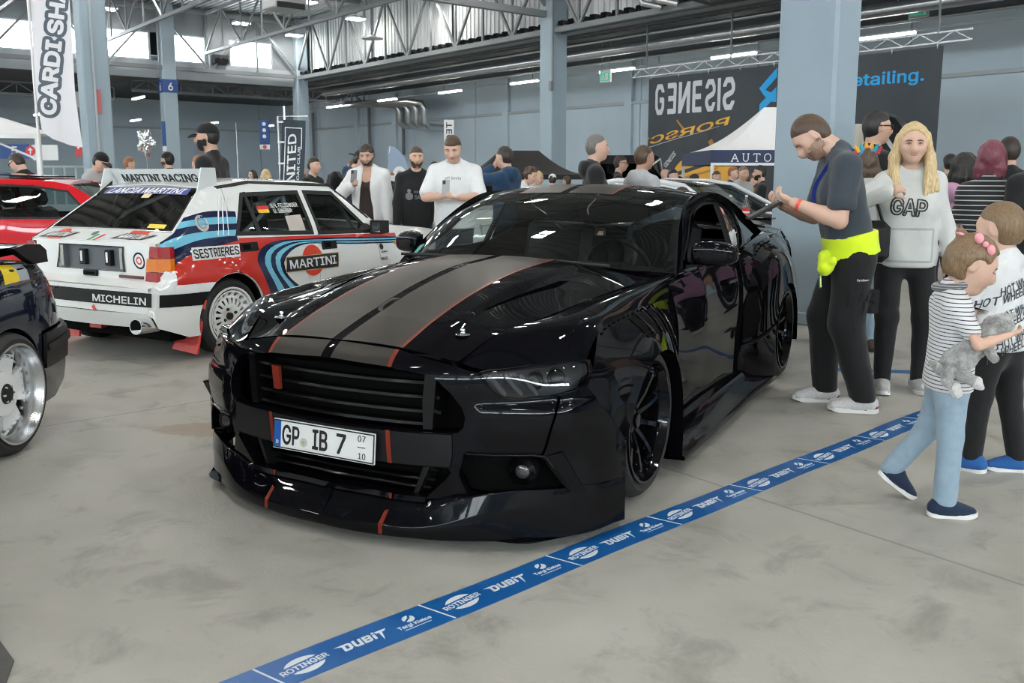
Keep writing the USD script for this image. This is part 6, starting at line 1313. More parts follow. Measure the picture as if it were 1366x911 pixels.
    if face:
        for y in (.138, -.138):
            xe = surf(y, -.015)
            for nm, c, rad, m in (('eye', (xe - (.022 if fine else .012), y, -.015), (.038, .066, .034), M_eyew), ('iris', (xe - (.004 if fine else -.008), y, -.014), (.024, .028, .028), M_iris)):
                mm = trimesh.creation.icosphere(2, 1.0); mm.vertices = (mm.vertices * V(rad) * hh) @ Rh.T + HP(*c); obj(nm, mm, m, body, smooth=True)
            lid = [HP(surf(y + dy, -.015 + dz) + .004, y + dy, -.015 + dz) for dy, dz in ((-.068, -.004), (-.03, .026), (.01, .032), (.045, .022), (.072, -.006))]; obj('eyelid', tube(lid, V([.006, .010, .011, .010, .006]) * hh, 6), HAIR['dark'] if sex == 'f' else M_skin[skin], body)
            bp = [HP(surf(y * f, z) + .006, y * f, z) for f, z in ((.42, .072), (.85, .092), (1.25, .088), (1.62, .058))]; obj('eyebrow', tube(bp, V([.009, .016, .014, .006]) * hh, 6), HAIR[hair if hair not in ('plum', 'grey', 'blonde') else 'brown'], body)
        for yl, nm in ((-.278, 'lips'),):
            lp = [HP(surf(yy_, yl + dz) + o, yy_, yl + dz) for yy_, dz, o in ((.105, -.006, .0), (.055, .008, .004), (0, .004, .006), (-.055, .008, .004), (-.105, -.006, .0))]; l2 = [HP(surf(yy_, yl + dz) + o, yy_, yl + dz) for yy_, dz, o in ((.09, -.016, .0), (.045, -.034, .004), (0, -.038, .006), (-.045, -.034, .004), (-.09, -.016, .0))]
            obj(nm, [tube(lp, V([.005, .012, .011, .012, .005]) * hh, 6), tube(l2, V([.005, .015, .018, .015, .005]) * hh, 6)], M_lip if sex != 'm' else mat('lips_pale', (.40, .20, .16), .5), body)
    if glasses:
        g = [hc + Rh @ (V(c) * hh) for c in ((-.02, .35, .02), (.38, .30, .02))]; gl = []
        for sg in (1, -1):
            gl.append(tube([hc + Rh @ (V(c) * hh) for c in ((-.05, sg * .36, .03), (.36, sg * .31, .03))], .006 * hh / .235 * .9, 5))
            cc = V([.44, sg * .15, -.01]); ring = [hc + Rh @ ((cc + V([-.03 * abs(math.sin(a)) * 0, .115 * math.cos(a), .08 * math.sin(a)])) * hh) for a in np.linspace(0, 2 * math.pi, 17)]; gl.append(tube(ring, .0045, 5, caps=False))
        gl.append(tube([hc + Rh @ (V([.45, y, .01]) * hh) for y in (.04, -.04)], .004, 5)); obj('glasses', gl, M_matt, t)
    # ------------------------------------------------ hair / beard / cap
    hm = HAIR[hair]
    def hair_sdf(th, cut=None, strands=(), nz=.006, step=None):
        st = step or (q * .5 if not fine else .0065); st = max(st, .005)
        ex = max([0] + [np.max(np.abs(V(a) - hc)) + rr for a, b, rr, rb in strands] + [np.max(np.abs(V(b) - hc)) + max(rr, rb) for a, b, rr, rb in strands]); m_ = max(hh * .62, ex) + .03
        T = SDF(hc - m_, hc + m_, st)
        T.ell(hc + Rh @ (V([-.025, 0, .125]) * hh), Rh, V([.405 + th, wid + th, .385 + th * 1.15]) * hh, 0)
        T.ell(hc + Rh @ (V([-.12, 0, -.05]) * hh), Rh, V([.30 + th, wid * .93 + th, .36 + th]) * hh, .03)
        for a, b, ra, rb in strands: T.cone(a, b, ra, rb, .02)
        if cut is not None:
            for c, rad in cut: T.ell(hc + Rh @ (V(c) * hh), Rh, V(rad) * hh, .012, 's')
        T.noise(nz, V([40, 40, 18]) / R_, 3); return T
    fcut = [((.42, 0, -.20), (.42, .52, .40)), ((.12, .42, -.15), (.22, .20, .28)), ((.12, -.42, -.15), (.22, .20, .28)), ((-.1, 0, -.72), (.6, .6, .36))]
    if hairstyle == 'short': obj('hair', hair_sdf(.035, fcut).mesh(), hm, t)
    elif hairstyle == 'buzz': obj('hair', hair_sdf(.012, [((.44, 0, -.16), (.42, .52, .42)), *fcut[1:]], nz=.001).mesh(), hm, t)
    elif hairstyle == 'fade':
        T = hair_sdf(.014, [((.44, 0, -.16), (.42, .52, .42)), *fcut[1:]], nz=.002); T.ell(hc + Rh @ (V([.03, 0, .25]) * hh), Rh, V([.38, .27, .30]) * hh, .02); T.ell(hc + Rh @ (V([.47, 0, -.10]) * hh), Rh, V([.33, .5, .32]) * hh, .01, 's'); obj('hair', T.mesh(), hm, t)
    elif hairstyle in ('long', 'bob', 'bun', 'curly'):
        st = []; L = {'long': 1.55, 'bob': .62, 'bun': .25, 'curly': .45}[hairstyle]
        if hairstyle in ('long', 'bob'):
            for y in (-.34, -.22, -.1, .02, .14, .26, .36):
                a = hc + Rh @ (V([-.22, y * .9, .1 if not cap else -.2]) * hh); b = hc + Rh @ (V([-.30 + .1 * abs(y), y * 1.12, -.35]) * hh); kk = 1 if hairstyle == 'long' else .55; st.append((a, b, .13 * hh * kk, .15 * hh * kk)); st.append((b, b + V([-.0, y * .1 * hh * kk, -max(0, L - .35) * hh]), .15 * hh * kk, .09 * hh * kk))
            if hairstyle == 'long':
                for y in (.37, -.37):
                    a = hc + Rh @ (V([.08, y * .95, .20]) * hh); b = hc + Rh @ (V([.06, y * 1.22, -.38]) * hh); c = b + V([.16 * hh, y * .10 * hh, -.95 * hh]); c2 = c + V([.06 * hh, -y * .40 * hh, -.05 * hh]); c3 = c + V([-.06 * hh, y * .45 * hh, .05 * hh]); st += [(a, b, .10 * hh, .13 * hh), (b, c, .13 * hh, .09 * hh), (b, c2, .12 * hh, .08 * hh), (b, c3, .12 * hh, .09 * hh)]
            else:
                for y in (.34, -.34): a = hc + Rh @ (V([.08, y, .18]) * hh); b = hc + Rh @ (V([.10, y * 1.12, -.36]) * hh); st.append((a, b, .08 * hh, .075 * hh))
        if hairstyle == 'bun': st.append((hc + Rh @ (V([-.36, .12, .40]) * hh), hc + Rh @ (V([-.40, .12, .44]) * hh), .10 * hh, .10 * hh))
        if hairstyle == 'curly': st += [(hc + Rh @ (V([x, y, z]) * hh), hc + Rh @ (V([x, y, z + .01]) * hh), .15 * hh, .15 * hh) for x, y, z in ((-.3, .2, .3), (-.3, -.2, .3), (0, .28, .42), (0, -.28, .42), (.2, 0, .48), (-.35, 0, -.1), (-.2, .34, .0), (-.2, -.34, 0))]
        cut = [((.47, 0, -.08), (.36, .37 if hairstyle in ('long', 'bob') else .5, .47))] + ([] if hairstyle in ('long', 'bob') else fcut[1:])
        T = hair_sdf(.05, cut, st, .007 if hairstyle != 'curly' else .022); 
        if hairstyle == 'long' : T.ell(hc + Rh @ (V([.36, 0, -.42]) * hh), Rh, V([.24, .30, .38]) * hh, .01, 's')
        obj('hair', T.mesh(), hm, t)
    if beard:
        m_ = np.linalg.norm(bodym[0] - hc, axis=1) < hh * .62; L_ = (bodym[0] - hc) @ Rh / hh
        x, y, z = L_.T; sel = m_ & (x > -.04) & (z < -.08 - .16 * np.clip(x / .35, 0, 1) * (np.abs(y) < .2) - .02) & (z > -.56) & ~((np.abs(y) < .125) & (z > -.325) & (z < -.235)) & ~((np.abs(y) < .30) & (z > -.195)) & ~((x < .10) & (z < -.38))
        fs_ = bodym[1][sel[bodym[1]].all(1)]
        if len(fs_):
            u_, iv = np.unique(fs_, return_inverse=True); obj('beard', ((bodym[0] + bodym[2] * .0035)[u_], iv.reshape(-1, 3), bodym[2][u_]), HAIR[beard], t)
    if cap:
        m_, kind, back_ = cap; T = SDF(hc - hh * .62, hc + hh * .62, max(q * .5, .006)); T.ell(hc + Rh @ (V([-.02, 0, .135]) * hh), Rh, V([.455, wid + .055, .43]) * hh, 0); T.plane(hc + Rh @ (V([0, 0, .10]) * hh), Rh @ V([.05, 0, -1]))
        c = obj('cap', T.mesh(), m_, t)
        if kind == 'cap':
            sg = -1 if back_ else 1; br = [Rh @ (V([sg * (.30 + .48 * math.cos(a)), .30 * math.sin(a), .12 - .10 * math.cos(a) ** 2]) * hh) + hc for a in np.linspace(-math.pi / 2, math.pi / 2, 13)]; lo_ = [p + Rh @ V([0, 0, -.012]) for p in br]
            obj('brim', hull(br + lo_), m_, c, smooth=25)
            tb = [hc + Rh @ V([-.02 * hh, 0, .56 * hh])]; obj('button', trimesh.creation.icosphere(1, .008), m_, c, smooth=True) if False else None
    # ------------------------------------------------ clothes
    jm = top; sl = sleeve
    topm = tp = botm = None
    if top:
        T = SDF(lo, hi, q if not fine else q * .8); g = .016 * R_ if not jacket else .024 * R_; loose = .010 * R_
        T.cone(tor(0, .045, hipz), tor(0, -.045, hipz), r(.085) + g + loose, r(.085) + g + loose, .04, (Rt @ V([1, 0, 0]), .88)); T.cone(tor(.004, .028, hem - .02), tor(.01, .04, shz - .12), r(.100) + g + loose, r(.098) + g + loose, .05, (Rt @ V([1, 0, 0]), .90)); T.cone(tor(.004, -.028, hem - .02), tor(.01, -.04, shz - .12), r(.100) + g + loose, r(.098) + g + loose, .05, (Rt @ V([1, 0, 0]), .90)); T.cone(tor(0, .07, shz - .07), tor(0, -.07, shz - .07), r(.082) + g, r(.082) + g, .05, (Rt @ V([1, 0, 0]), .87)); T.cone(sh['l'], sh['r'], r(.045) + g, r(.045) + g, .04)
        for s in sh: T.cone(nb + neckdir * .008 * R_, sh[s], r(.040) + g, r(.046) + g, .045)
        if sex == 'f' and not ch:
            for y in (.045, -.045): T.ell(tor(.040, y, shz - .12), Rt, V([.055, .055, .055]) * H * .62, .05)
        T.cone(nb - neckdir * .02, nb + neckdir * .012, .068 * R_, .060 * R_, .03)
        if hood:
            for a_ in np.linspace(-2.3, 2.3, 9): 
                p0 = nb + Rt @ (V([-.030 - .058 * math.cos(a_) , .068 * math.sin(a_), .004 - .010 * (math.cos(a_) < 0)]) * R_ * 1.15); T.cone(p0, p0 + V([0, 0, .018]), .030 * R_, .024 * R_, .02)
            T.ell(nb + Rt @ (V([-.085, 0, -.035]) * R_), Rt, V([.055, .105, .085]) * R_, .02)
        for s in A:
            el, wr, sty, sg = A[s]; w_ = (1.0 if sex == 'm' else .85) * (.82 if ch else 1); gs = g * (1.25 if sl > .6 else 1.35)
            if sl <= .6: e = sh[s] + (el - sh[s]) * (sl / .6 if sl < .6 else 1); T.cone(sh[s], e, r(.052) * w_ + gs * .9, r(.044) * w_ + gs * 1.2, .02); cutp = (e, norm(el - sh[s]))
            else:
                f_ = (sl - .6) / .4; e = el + (wr - el) * f_; T.cone(sh[s], el, r(.052) * w_ + gs * .8, r(.043) * w_ + gs, .02); T.cone(el, e, r(.044) * w_ + gs, r(.033) * w_ + gs * .85, .02); T.cone(e - (wr - el) * .05, e, r(.030) * w_ + gs, r(.028) * w_ + gs * .5, .01)
        nzamp = .007 if not fine else .009
        if jacket:
            Ri = Rt.T; o_ = chest
            def slit(x, y, z):
                u = (x - o_[0]) * Ri[0, 0] + (y - o_[1]) * Ri[0, 1] + (z - o_[2]) * Ri[0, 2]; w = (z - o_[2]) * Ri[2, 2] + (x - o_[0]) * Ri[2, 0]; return np.maximum(np.abs(y - o_[1]) - (.055 + .10 * np.clip(-w, 0, .6)) * R_, -(u - .015)) + 0 * z
            T.put(lo, hi, slit, .006, 's')
        T.noise(nzamp * R_, V([11, 11, 7]) / R_, 5 + len(label) % 13)
        # openings
        for s in A:
            el, wr, sty, sg = A[s]
            if sl <= .6: e = sh[s] + (el - sh[s]) * min(1, sl / .6); d = norm(el - sh[s]); T.put(e, e + d * .1, lambda x, y, z, e=e, d=d: np.maximum(-((x - e[0]) * d[0] + (y - e[1]) * d[1] + (z - e[2]) * d[2]), np.sqrt((x - e[0]) ** 2 + (y - e[1]) ** 2 + (z - e[2]) ** 2) - .10 * R_), .004, 's')
        T.plane(P(0, 0, hem), (-.0 * lean, 0, -1)); T.ell(nb + neckdir * .052 * R_ + Rt @ V([.030 + neck_open, 0, 0]) * R_, Rt, V([.062, .064, .055]) * R_, .008, 's')
        topm = T.mesh(2); tp = obj('jacket' if jacket else ('hoodie' if hood else 'shirt'), topm, jm, t)
        if jacket:                                        # open front shows the shirt below
            T = SDF(lo, hi, q); g = .013 * R_
            for y in (.028, -.028): T.cone(tor(.006, y, hem - .01), tor(.012, y * 1.4, shz - .12), r(.100) + g, r(.098) + g, .05, (Rt @ V([1, 0, 0]), .90))
            T.cone(tor(0, .07, shz - .07), tor(0, -.07, shz - .07), r(.080), r(.080), .05, (Rt @ V([1, 0, 0]), .87)); T.cone(nb - neckdir * .02, nb + neckdir * .008, .066 * R_, .058 * R_, .03)
            T.plane(P(0, 0, hem + .005), (0, 0, -1)); T.ell(nb + neckdir * .052 * R_ + Rt @ V([.035, 0, 0]) * R_, Rt, V([.062, .064, .055]) * R_, .008, 's'); obj('shirt', T.mesh(1), jacket, t)
    if bottom:
        T = SDF([lo[0], lo[1], -.02], [hi[0], hi[1], max(hipz * H + .12, .3)], q if not fine else q * .8); g = (.012 + baggy) * R_
        T.cone(tor(0, .045, hipz + .02), tor(0, -.045, hipz + .02), r(.085) + g, r(.085) + g, .04, (V([1, 0, 0]), .9)); T.cone(P(0, .045, hipz - .03) + P(0, hipshift, 0), P(0, -.045, hipz - .03) + P(0, hipshift, 0), r(.080) + g, r(.080) + g, .04, (V([1, 0, 0]), .98))
        for s in Fd:
            kn, an, fy_, pit = Fd[s]; T.cone(hip[s], kn, r(.080) + g * 1.1, r(.054) + g * 1.5, .03); e = kn + (an - kn) * (legs if legs < 1 else 1.0); T.cone(kn, e, r(.054) + g * 1.5, r(.038) + g * (1.3 if legs != 1.01 else 2.2), .025)
        T.noise(.008 * R_, V([9, 9, 6]) / R_, 11 + len(label) % 7); T.plane(P(0, 0, hipz + .045), (0, 0, 1))
        for s in Fd:
            kn, an, fy_, pit = Fd[s]; T.put(an - .12, an + .02, lambda x, y, z, a=an: np.maximum(z - (a[2] - .012 * H), np.sqrt((x - a[0]) ** 2 + (y - a[1]) ** 2 + (z - a[2]) ** 2) - .16) + 0 * x, .004, 's')
        botm = T.mesh(2); obj('trousers', botm, bottom, t)
    if shoes:
        for s in Fd:
            kn, an, fy_, pit = Fd[s]; Rf = rot('z', fy_) @ rot('y', pit); fl = .152 * H * (1.0 if not ch else 1.05); o = an + V([0, 0, -.048 * H]) * 1.0; sq = q * .55 if not fine else .006
            F_ = lambda x, y, z: o + Rf @ (V([x, y, z]) * fl)
            pts = [F_(x, y, z) for x in (-.35, .8) for y in (-.25, .25) for z in (-.05, .5)]; T = SDF(np.min(pts, 0) - .03, np.max(pts, 0) + .03, sq)
            T.cone(F_(-.18, 0, .17), F_(.12, 0, .17), .155 * fl, .165 * fl, .02); T.cone(F_(.10, 0, .15), F_(.56, .02, .10), .165 * fl, .135 * fl, .03); T.cone(F_(-.10, 0, .22), F_(-.06, 0, .42), .14 * fl, .13 * fl, .04); T.cone(F_(.05, 0, .22), F_(.36, 0, .15), .13 * fl, .12 * fl, .03)
            T.plane(F_(0, 0, .07), Rf @ V([0, 0, -1])); T.ell(F_(-.06, 0, .52), Rf, V([.13, .11, .16]) * fl, .01, 's'); sh_ = obj('shoe', T.mesh(1), shoes[0], t)
            ol = Polygon(smoothline([(-.34, 0), (-.30, -.13), (-.05, -.155), (.25, -.175), (.50, -.17), (.70, -.04), (.70, .05), (.52, .165), (.25, .165), (-.05, .15), (-.30, .13)], 36, True)); m_ = ext(affinity.scale(ol, fl, fl, origin=(0, 0)), -.0 * fl, .09 * fl); v = np.array(m_.vertices); v[:, 2] += np.where(v[:, 0] > .5 * fl, (v[:, 0] - .5 * fl) * .25, 0) + np.where(v[:, 0] < -.2 * fl, (-.2 * fl - v[:, 0]) * .15, 0); m_.vertices = v @ Rf.T + o
            obj('sole', m_, shoes[1], sh_, smooth=35)
            if len(shoes) > 2 and fine:
                for k in range(4): a = .16 + .085 * k; obj('lace', tube([F_(a, -.09, .30 - .03 * k), F_(a + .02, 0, .345 - .033 * k), F_(a, .09, .30 - .03 * k)], .0045, 6), shoes[2], sh_)
            if len(shoes) > 3 and fine:
                for k in range(3):
                    for sg in (1, -1): obj('side_stripe', hull(V([F_(x + .09 * k + dx, sg * (.158 - .012 * (z > .2)), z) for x, z in ((.02, .10), (-.07, .30)) for dx in (0, .05)] + [F_(x + .09 * k + dx, sg * .10, z) for x, z in ((.02, .12), (-.07, .26)) for dx in (0, .05)])), shoes[3], sh_, smooth=False)
    t_info = dict(t=t, body=body, hc=hc, hh=hh, Rh=Rh, A=A, Fd=Fd, tor=tor, Rt=Rt, nb=nb, chest=chest, pel=pel, H=H, R_=R_, wid=wid, sh=sh, pos=V([*pos, 0]), yaw=yaw)
    t_info.update(topm=topm, tp=tp, botm=botm)
    t_info['world'] = lambda p: rot('z', yaw) @ V(p) + V([*pos, 0])
    return t_info

from scipy.interpolate import LinearNDInterpolator
def decal(mesh, poly, o, ex, ey, m, parent, name='print', lift=.002, h=.02):
    """flat print laid on a bent surface: the shape in the plane (ex, ey) at o is dropped on to the mesh"""
    v, f, n = mesh; ex, ey = norm(ex), norm(ey); nz = np.cross(ex, ey); d = v - V(o); u, w, z = d @ ex, d @ ey, d @ nz; b = poly.bounds; g = .06
    k = (n @ nz > .15) & (u > b[0] - g) & (u < b[2] + g) & (w > b[1] - g) & (w < b[3] + g) & (z > -.14)
    if k.sum() < 8: return None
    L = LinearNDInterpolator(np.stack([u[k], w[k]], 1), z[k]); zm = float(np.median(z[k]))
    def fn(p): zz = L(p[:, 0], p[:, 1]); zz = np.where(np.isfinite(zz), zz, zm); return V(o) + p[:, :1] * ex + p[:, 1:2] * ey + (zz + lift)[:, None] * nz
    return obj(name, panel(poly, fn, h, 0), m, parent)
def chest_print(P, poly, m, z=.70, y=0, back=False, lift=.002, name='print', h=.02):
    """print on the chest (or the back) of a person's top, height z in units of the body height"""
    Rt = P['Rt']; o = P['tor'](.0, y, z); ex = Rt @ V([0, 1, 0]) if not back else Rt @ V([0, -1, 0]); ey = Rt @ V([0, 0, 1]); return decal(P['topm'], poly, o, ex, ey, m, P['tp'], name, lift, h)
def at(px, y, z=1.6): return ((px - 683) / FPX * (y * math.cos(PITCH) - (z - CAM_H) * math.sin(PITCH)), y)
def striped(name, c1, c2, period, width, axis='z', rough=.85):
    """knitted stripes: rings of the second colour"""
    n = {'tc': ('texture_coordinate', {}), 's': ('separate_xyz', {}), 'm': ('math', {'math_type': 'multiply', 'value2': 1 / period}), 'f': ('math', {'math_type': 'fraction'}), 'l': ('math', {'math_type': 'less_than', 'value2': width}), 'x': ('mix_color', {'a': c1, 'b': c2}), 'p': ('principled_bsdf', {'roughness': rough, 'sheen_weight': .15})}
    usdkit.material(stage, f'/World/Looks/{name}', n, [('tc.object', 's.vector'), ('s.' + axis, 'm.value1'), ('m.value', 'f.value1'), ('f.value', 'l.value1'), ('l.value', 'x.fac'), ('x.result', 'p.base_color')], surface='p.BSDF'); _mats[name] = f'/World/Looks/{name}'; return _mats[name]
C = dict(slate=cloth('slate', (.038, .048, .060)), black=cloth('black', (.010, .010, .011)), off=cloth('offwhite', (.50, .51, .49), (.56, .57, .55)), white=cloth('white', (.62, .63, .63)), jean=cloth('light_denim', (.20, .29, .37), (.32, .41, .48)), bjean=cloth('blue_denim', (.10, .16, .25)), djean=cloth('dark_denim', (.016, .020, .032)), navy=cloth('navy', (.018, .035, .075)), grey=cloth('grey_marl', (.25, .26, .27)), lgrey=cloth('light_grey', (.36, .37, .37)), red=cloth('red', (.30, .02, .025)), pink=cloth('pink', (.50, .28, .42)), maroon=cloth('maroon', (.045, .012, .016)), khaki=cloth('khaki', (.23, .22, .17)), blue=cloth('blue', (.014, .045, .095)))
SH = dict(w=(mat('shoe_white', (.66, .66, .65), .5), M_sole, M_sole), k=(mat('shoe_black', (.015, .015, .016), .5), M_sole))
M_hiviz = cloth('hi_vis_yellow', (.62, .80, .02), (.70, .88, .03))
# --- man with the tablet
shoe_run = (mat('shoe_silver_mesh', (.42, .42, .42), .45, noise=(60, .6, (.62, .62, .61))), M_sole, M_sole)
man = person('person', 'man in slate t-shirt with yellow vest round his waist looking down at a tablet', (2.03, 5.38), 3.0, 1.85, top=C['slate'], bottom=C['black'], hair='brown', hairstyle='buzz', sleeve=.40, hem=.54, lean=.20, head=(.88, 0, 0), build=1.13, beard='stubble', baggy=.012, shoes=shoe_run, fine=True,
    arms={'l': ((.200, .095, .672), (-.9, .35, -.25), 'hold'), 'r': ((.215, -.045, .660), (-.6, -.5, -.5), 'hold')}, feet={'r': (.047, -.064, .10, 0, 0), 'l': (-.045, .069, -.05, 0, 0)})
def ring_band(P, z0, z1, rx, ry, m, name, parent, th=.012, amp=.006):
    T = SDF(P['pel'] - .3, P['pel'] + .3, .011); H = P['H']; R_ = P['R_']
    a = V([.0, 0, z0 * H]); b = V([.0, 0, z1 * H]); T.cone(V([0, .05, z0 * H]), V([0, -.05, z0 * H]), rx, rx, .03, ((1, 0, 0), .92)); T.cone(V([.02, .05, z1 * H]), V([.02, -.05, z1 * H]), ry, ry, .05, ((1, 0, 0), .92))
    T.noise(amp, V([9, 9, 26]), 4); T.plane(V([0, 0, z1 * H]), (.22, 0, 1)); T.plane(V([0, 0, z0 * H]), (-.22, 0, -1)); return obj(name, T.mesh(1), m, parent)
vz = ring_band(man, .500, .575, .170, .166, M_hiviz, 'waist_vest', man['t'])
T = SDF(V([-.1, -.1, .70]), V([.45, .45, 1.1]), .009)
kx = V([.165, .105, .925]); T.ell(kx, np.eye(3), (.035, .04, .04), .02); T.cone(kx, kx + V([.015, .07, -.06]), .035, .045, .02); T.cone(kx, kx + V([.02, .0, -.085]), .03, .035, .02, ((1, 0, 0), .5)); T.cone(kx + V([0, .06, -.06]), kx + V([-.02, .09, -.02]), .03, .03, .02); T.noise(.012, V([14, 14, 14]), 2)
obj('vest_knot', T.mesh(1), M_hiviz, vz); obj('vest_tab', tf(box(-.004, .004, -.016, .016, -.05, .02), rot('x', .35), kx + V([.03, .03, -.13])), mat('reflective_lime', (.62, .85, .35), .4), vz, smooth=False)
M_lan = mat('lanyard_blue', (.02, .045, .30), .6)
nbm, Rtm = man['nb'], man['Rt']; ht = lambda x, y, z: man['tor'](x, y, z)
lan_pts = [ht(-.055, 0, .832), ht(-.045, .035, .838), ht(.0, .055, .832), ht(.045, .055, .79), ht(.082, .040, .74), ht(.092, .03, .66)]
G = V([[p + V([-.004, .0, .0]) - V([.010, 0, 0]) * .0, p + V([.018, .010, .006])] for p in smoothline(lan_pts, 24)]); G = np.stack([G[:, 0], G[:, 1]], 1); v, f, n = grid_mesh(G)
lny = obj('lanyard', ((np.vstack([v, v + V([.002, .004, 0])])), np.vstack([f, f[:, ::-1] + len(v)])), M_lan, man['t'], smooth=60)
el, wr, _, _ = man['A']['l']; d = norm(wr - el); obj('wristband', [lathe([(.030, -.011), (.0345, -.011), (.0345, .011), (.030, .011)][::-1], 24)][0] if False else tf(lathe([(.031, -.012), (.0355, -.010), (.0355, .010), (.031, .012)], 24), np.stack([norm(np.cross(d, [0, 0, 1])), np.cross(d, norm(np.cross(d, [0, 0, 1]))), d], 1), wr - d * .03), mat('wristband_red', (.75, .07, .05), .4), man['t'])
decal(man['botm'], affinity.scale(text('GymBeam', w=.075), 1, 1), V([-.03, .0, .80]), V([1, 0, 0]) * -1, EZ, M_plate, man['t'], 'leg_print', .003) 
pk = decal(man['botm'], sbox(-.085, -.13, .085, .0).buffer(.006), V([-.04, .0, .74]), V([-1, 0, 0]), EZ, C['black'], man['t'], 'cargo_pocket', .014)
for s in man['Fd']:
    kn, an, fy_, pit = man['Fd'][s]; obj('sock', tube([an + V([0, 0, .0]), an + V([0, 0, .05])], [.042, .040], 14), C['white'], man['t'])
    Rf = rot('z', fy_); o = an + V([0, 0, -.048 * 1.85]); fl = .152 * 1.85; Fq = lambda x, y, z: o + Rf @ (V([x, y, z]) * fl)
    for sg in (1, -1):
        obj('shoe_heel', hull(V([Fq(x, sg * y, z) for x, y, z in ((-.30, .13, .06), (-.02, .158, .07), (-.26, .13, .24), (-.10, .16, .20), (-.30, .08, .06), (-.1, .08, .1), (-.33, .05, .18))])), mat('shoe_maroon', (.13, .02, .03), .45), man['t'], smooth=30); obj('shoe_panel', hull(V([Fq(x, sg * y, z) for x, y, z in ((.0, .165, .12), (.42, .160, .10), (.30, .15, .20), (.05, .160, .24), (.3, .1, .15), (.05, .1, .15))])), mat('shoe_dark_mesh', (.05, .05, .055), .6), man['t'], smooth=30)
tb = thing('tablet', 'black tablet in the hands of the man in the slate t-shirt', 'tablet', tuple(man['world']((.505, .055, 1.205))), 3.0)
Rtb = rot('y', .50); obj('case', tf(box(-.13, .13, -.09, .09, -.008, .008, .005), Rtb), M_matt, tb, smooth=20); obj('screen', tf(box(-.118, .118, -.08, .08, .008, .0095), Rtb), mat('dark_screen', (.02, .022, .025), .1), tb, smooth=False); obj('corner_strap', tf(box(-.135, -.11, -.1, .1, -.012, .012, .004), Rtb), M_satin if 'M_satin' in globals() else M_matt, tb)
# --- woman in the pale hoodie
wom = person('person', 'blonde woman in pale grey hoodie and black leggings standing by the pillar', (2.54, 5.80), -1.76, 1.72, sex='f', skin='fair', top=C['off'], bottom=C['black'], hair='blonde', hairstyle='long', hood=True, hem=.475, head=(.10, -.12, .0), shoes=(mat('shoe_white_mesh', (.60, .60, .59), .45, noise=(50, .7, (.30, .30, .30))), M_sole, M_matt), fine=True, build=1.02,
    arms={'r': ((.135, -.10, .755), (-.25, -1, -.55), 'fist'), 'l': ((.045, .165, .44), (-.6, .6, -.1), 'relax')}, feet={'l': (.0, .075, .12, 0, 0), 'r': (.02, -.06, -.12, 0, 0)})
gap = affinity.rotate(text('GAP', w=.21, h=.105), -5); chest_print(wom, gap.buffer(.0055).difference(gap.buffer(-.004)), M_ink, .700, -.015, lift=.004); chest_print(wom, sbox(-.13, -.10, .13, .10).buffer(.01).difference(sbox(-.125, -.095, .125, .095)), C['lgrey'], .56, 0, name='pocket_seam', lift=.003)
chest_print(wom, sbox(-.125, -.095, .125, .095), C['off'], .56, 0, name='kangaroo_pocket', lift=.010)
for sg in (1, -1):
    hh = wom['hh']; p = wom['hc'] + wom['Rh'] @ (V([.02, sg * .40, -.20]) * hh); th = np.linspace(0, 2 * math.pi, 17); obj('earring', tube(V([p + V([.012 * math.cos(a), 0, .014 * math.sin(a)]) for a in th]), .0025, 6, caps=False), mat('gold', (.7, .5, .2), .25, metal=1), wom['t'])
bag = thing('handbag', 'black handbag hanging at the right hand of the blonde woman', 'bag', tuple(wom['world']((.17, -.30, 0))), -1.76)
obj('bag_body', box(-.07, .07, -.16, .16, .86, 1.12, .04), M_leather, bag, smooth=30); obj('strap', tube([(0, -.12, 1.10), (.02, -.06, 1.23), (.04, .06, 1.26), (0, .12, 1.10)], .010, 8), M_leather, bag)
# --- girl with the plush cat
girl = person('person', 'little girl in striped t-shirt and light jeans hugging a plush cat', (1.81, 3.66), -.2, 1.19, sex='f', child=True, skin='fair', top=striped('stripe_tee', (.62, .62, .62), (.035, .04, .06), .0155, .24), bottom=C['jean'], hair='light', hairstyle='bun', sleeve=.38, hem=.44, head=(.42, -.05, 0), shoes=(cloth('shoe_navy', (.010, .022, .050)), M_sole, M_ink, M_sole), fine=.005, legs=1.01, build=1.08,
    arms={'r': ((.150, -.135, .66), (-.2, -.8, -.7), 'hold'), 'l': ((.17, .03, .66), (.2, .6, -.7), 'hold')}, feet={'r': (.0, -.075, .05, 0, 0), 'l': (-.15, .085, .1, .055, .65)})
hc, hh, Rh = girl['hc'], girl['hh'], girl['Rh']; bw = hc + Rh @ (V([-.02, -.30, .40]) * hh); Mb = mat('bow_pink', (.80, .33, .38), .6)
bow = obj('hair_bow', [tf(trimesh.creation.icosphere(2, 1), np.diag(V([.016, .030, .022])) @ np.eye(3), bw + Rh @ V([dx, 0, dz])) for dx, dz in ((-.030, .012), (.030, -.012))] + [tf(trimesh.creation.icosphere(2, .012), None, bw + Rh @ V([0, -.012, 0]))], Mb, girl['t'], smooth=True); obj('hair_band', tf(lathe([(.022, -.008), (.032, 0), (.022, .008)], 16), Rh, hc + Rh @ (V([-.35, .10, .40]) * hh)), Mb, girl['t'])
obj('scarf', tube([girl['nb'] + V([.06 * math.cos(a), .06 * math.sin(a), .022 + .01 * math.cos(a)]) for a in np.linspace(0, 2 * math.pi, 21)], .016, 8, caps=False), striped('scarf_grey', (.10, .10, .11), (.30, .30, .30), .011, .4), girl['t'])
pw = girl['world']; ca = pw((-.02, -.155, .655)); cb = pw((.135, -.115, .80)); pc_ = thing('plush_cat', 'grey tabby plush cat held under the arm of the little girl', 'plush toy', tuple(ca))
